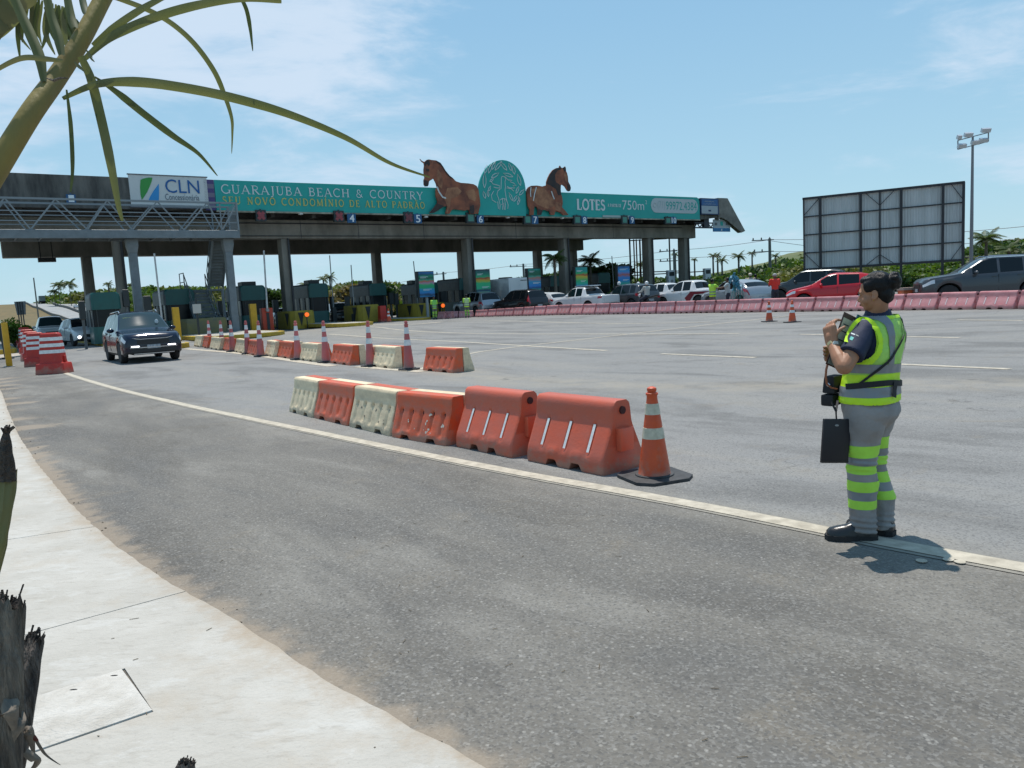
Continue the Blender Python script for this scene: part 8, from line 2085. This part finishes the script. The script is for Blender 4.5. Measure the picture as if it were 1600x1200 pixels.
leaflet([(134,20,1.36),(130,5,1.37),(126,-15,1.38)], 10, leafd, .6, base=.8, tip=.9)
leaflet([(150,182,1.31),(151,178,1.31),(152,190,1.31)], 1.5, leafd)
# the second frond at the top left corner: broad dark leaflets hanging
for i, (x0, y0, x1, y1, w_) in enumerate([(-30,-20,-40,95,44),(5,-30,-25,80,34),(-10,0,34,30,26),(30,-20,-10,60,30),(60,-25,20,25,16),(-40,40,20,38,24)]):
    leaflet([(x0,y0,1.7),((x0+x1)/2+6,(y0+y1)/2,1.7),(x1,y1,1.72)], w_, leafg if i % 2 else leafp, .3, base=.7, tip=.3)
for i in range(15):
    x = 22+i*5.2; L_ = rnd.uniform(50, 85); leaflet([(x+8, -10+i*1.5, 1.75), (x+rnd.uniform(0,12), 18+L_*.4, 1.76), (x+rnd.uniform(-4,22), 10+L_, 1.77)], rnd.uniform(5, 8), (leafd, leafg)[i % 2], .4, base=.4, tip=.08)
for i in range(7):
    leaflet([(70+i*6,10+i*2,1.8),(88+i*6,30+i*3,1.81),(108+i*2,62+i*3,1.82)], 11, leafg if i % 2 else leafd, .4, base=.5, tip=.15)
for x, y in ((140,85),(143,92),(128,108),(122,104)): leaflet([(x-6,y-8,1.29),(x,y,1.29),(x+5,y+5,1.29)], 3, leafp, tip=.1)
# scar at the joint
mb = MB(); P = [at(x, y, 1.215) for x, y in ((72,122),(84,126),(94,122),(106,122))]; mb.tube(P, [.0008,.0022,.0018,.0006], 6); put(mb.build('scar', deadm))
# cut stalk bases at the left edge
def stub(cs, m, topm, name='cut_stalk', n=40, seed=0, tophole=True, rag=.012, flat=.7):
    """cs: list of (px,py,depth,half width px)"""
    P = [at(x, y, d) for x, y, d, w_ in cs]; W_ = [wpx(w_, d) for x, y, d, w_ in cs]; mb = MB(); rings = []
    m_ = 16; PP = []; WW = []
    for i in range(len(P)-1):
        for k in range(m_): t = k/m_; PP.append(P[i].lerp(P[i+1], t)); WW.append(W_[i]+(W_[i+1]-W_[i])*t)
    PP.append(P[-1]); WW.append(W_[-1]); L_ = len(PP)
    for i, (p, w_) in enumerate(zip(PP, WW)):
        d = (PP[min(i+1, L_-1)]-PP[max(i-1, 0)]).normalized(); a = d.cross(Vector((0,1,0))).normalized(); b = d.cross(a); rg = []
        for k in range(n):
            t = 2*math.pi*k/n; rr = w_*(1+.22*noise.noise(Vector((math.cos(t)*2.2, math.sin(t)*2.2, i*.06+seed)))+.14*noise.noise(Vector((math.cos(t)*6, math.sin(t)*6, seed+i*.02))))
            q = p+a*(math.cos(t)*rr)+b*(math.sin(t)*rr*flat)
            if i == 0: q -= d*(rag*(noise.noise(Vector((math.cos(t)*4, math.sin(t)*4, seed+5)))+.6*noise.noise(Vector((math.cos(t)*15, math.sin(t)*15, seed)))))*1.5
            rg.append(q)
        rings.append(rg)
    mb.loft(rings, cap=False); o = put(mb.build(name, m, smooth=True, autosm=70)); d = (PP[1]-PP[0]).normalized()
    mb = MB(); c = sum(rings[0], Vector())/n; r1 = [c.lerp(q, .66)+d*rag*(.3+.9*noise.noise(Vector(q)*90)) for q in rings[0]]; r2 = [c.lerp(q, .3)+d*rag*(.6+1.2*noise.noise(Vector(q)*140)) for q in rings[0]]
    mb.loft([rings[0], r1, r2], cap=False); mb.add(r2+[c+d*rag*.5], [(k, (k+1) % n, n) for k in range(n)]); t_ = mb.build('cut_face', topm); t_.parent = o
    # fibres standing up from the cut
    mb = MB()
    for k in range(34):
        q = rings[0][rnd.randrange(n)].lerp(c, rnd.random()**.8*.9); e = q-d*rnd.uniform(.003, rag*1.1)+Vector((rnd.gauss(0,.0025), rnd.gauss(0,.0025), rnd.gauss(0,.0015))); mb.beam(q+d*.004, e, .0022, .0016)
    f = mb.build('fibre', topm); f.parent = o
    return o
stub([(4,945,.92,36),(-5,1040,.90,41),(-22,1250,.88,52)], deadm, fibre, seed=1, rag=.017)
stub([(54,1000,.98,15),(42,1050,.965,20),(28,1110,.95,24),(5,1200,.93,32),(-15,1290,.92,40)], mat('dead_stalk_pale', (.26,.215,.18), .85, c2=(.035,.026,.022), nscale=14, bump=1.0, bscale=50, stretch=(2.6,2.6,.3), detail=12), fibre, seed=4, rag=.012)
stub([(4,740,.86,20),(0,790,.85,19),(-8,850,.84,18),(-30,930,.84,18)], mat('green_stalk', (.12,.12,.035), .5, c2=(.17,.12,.04), nscale=6, stretch=(1,1,.5)), fibre, seed=7, rag=.006)
stub([(10,672,.852,3),(9,690,.852,8),(6,715,.852,15),(4,748,.854,20.5)], fibre, fibre, 'charred_tip', seed=9, rag=.002)
# dry curled sheath pieces at the foot
for i, pts in enumerate([[(15,1100,.9),(30,1130,.88),(22,1165,.88),(35,1185,.9)],[(30,1150,.93),(45,1140,.93),(52,1160,.94),(55,1180,.95)],[(52,1148,.94),(62,1165,.95),(74,1180,.96),(95,1195,.97)],[(5,1090,.88),(22,1110,.87),(28,1145,.88)],[(40,1175,.92),(60,1190,.93),(45,1210,.93)]]):
    leaflet(pts, (26,16,5,30,14)[i], mat('dry_sheath', (.20,.165,.13), .85, c2=(.10,.08,.065), nscale=30, bump=.4), .9, name='dry_sheath', base=.8, tip=.25, twist=.9)
leaflet([(47,1148,.94),(52,1152,.94),(60,1158,.94)], 8, mat('dry_red', (.16,.03,.015), .7), .6, name='dry_sheath')
stub([(291,1192,1.25,13),(288,1215,1.245,20),(286,1260,1.24,30)], MATS['dead_stalk_pale'], fibre, seed=12, rag=.006)
# litter: small grit, straw and chips on the pavement and by the kerb
grit = mat('grit', (.16,.13,.10), .9, noise_amt=.4, nscale=30, island=.4)
mb = MB()
for _ in range(420):
    p = EDGE[rnd.randrange(20, len(EDGE)-1)]; x, y = p.x+rnd.gauss(.06, .09), p.y+rnd.uniform(-.1,.1); s = rnd.uniform(.003,.010)
    d_, sg_ = seg_dist(KERB, x, y); inside = x < p.x
    z = .1 if inside else G(x, y); mb.ell((x, y, z+s*.3), (s, s*rnd.uniform(.6,1), s*.6), 5, 3)
tag(mb.build('grit', grit), kind='stuff')
mb = MB()
for _ in range(70):
    x, y = rnd.uniform(-2.2, .9), rnd.uniform(1.8, 6.5); d_, sg_ = seg_dist(KERB, x, y); e = min(EDGE, key=lambda q: abs(q.y-y)); z = .1 if x < e.x else .002
    a = rnd.uniform(0, 6.3); L_ = rnd.uniform(.01, .04); mb.beam((x, y, z+.002), (x+L_*math.cos(a), y+L_*math.sin(a), z+.003), .0025, .0015)
tag(mb.build('dry_straw', mat('straw', (.12,.09,.055), .9)), kind='stuff')
for o in list(col.objects):
    if 'carL' in o.keys(): del o['carL']
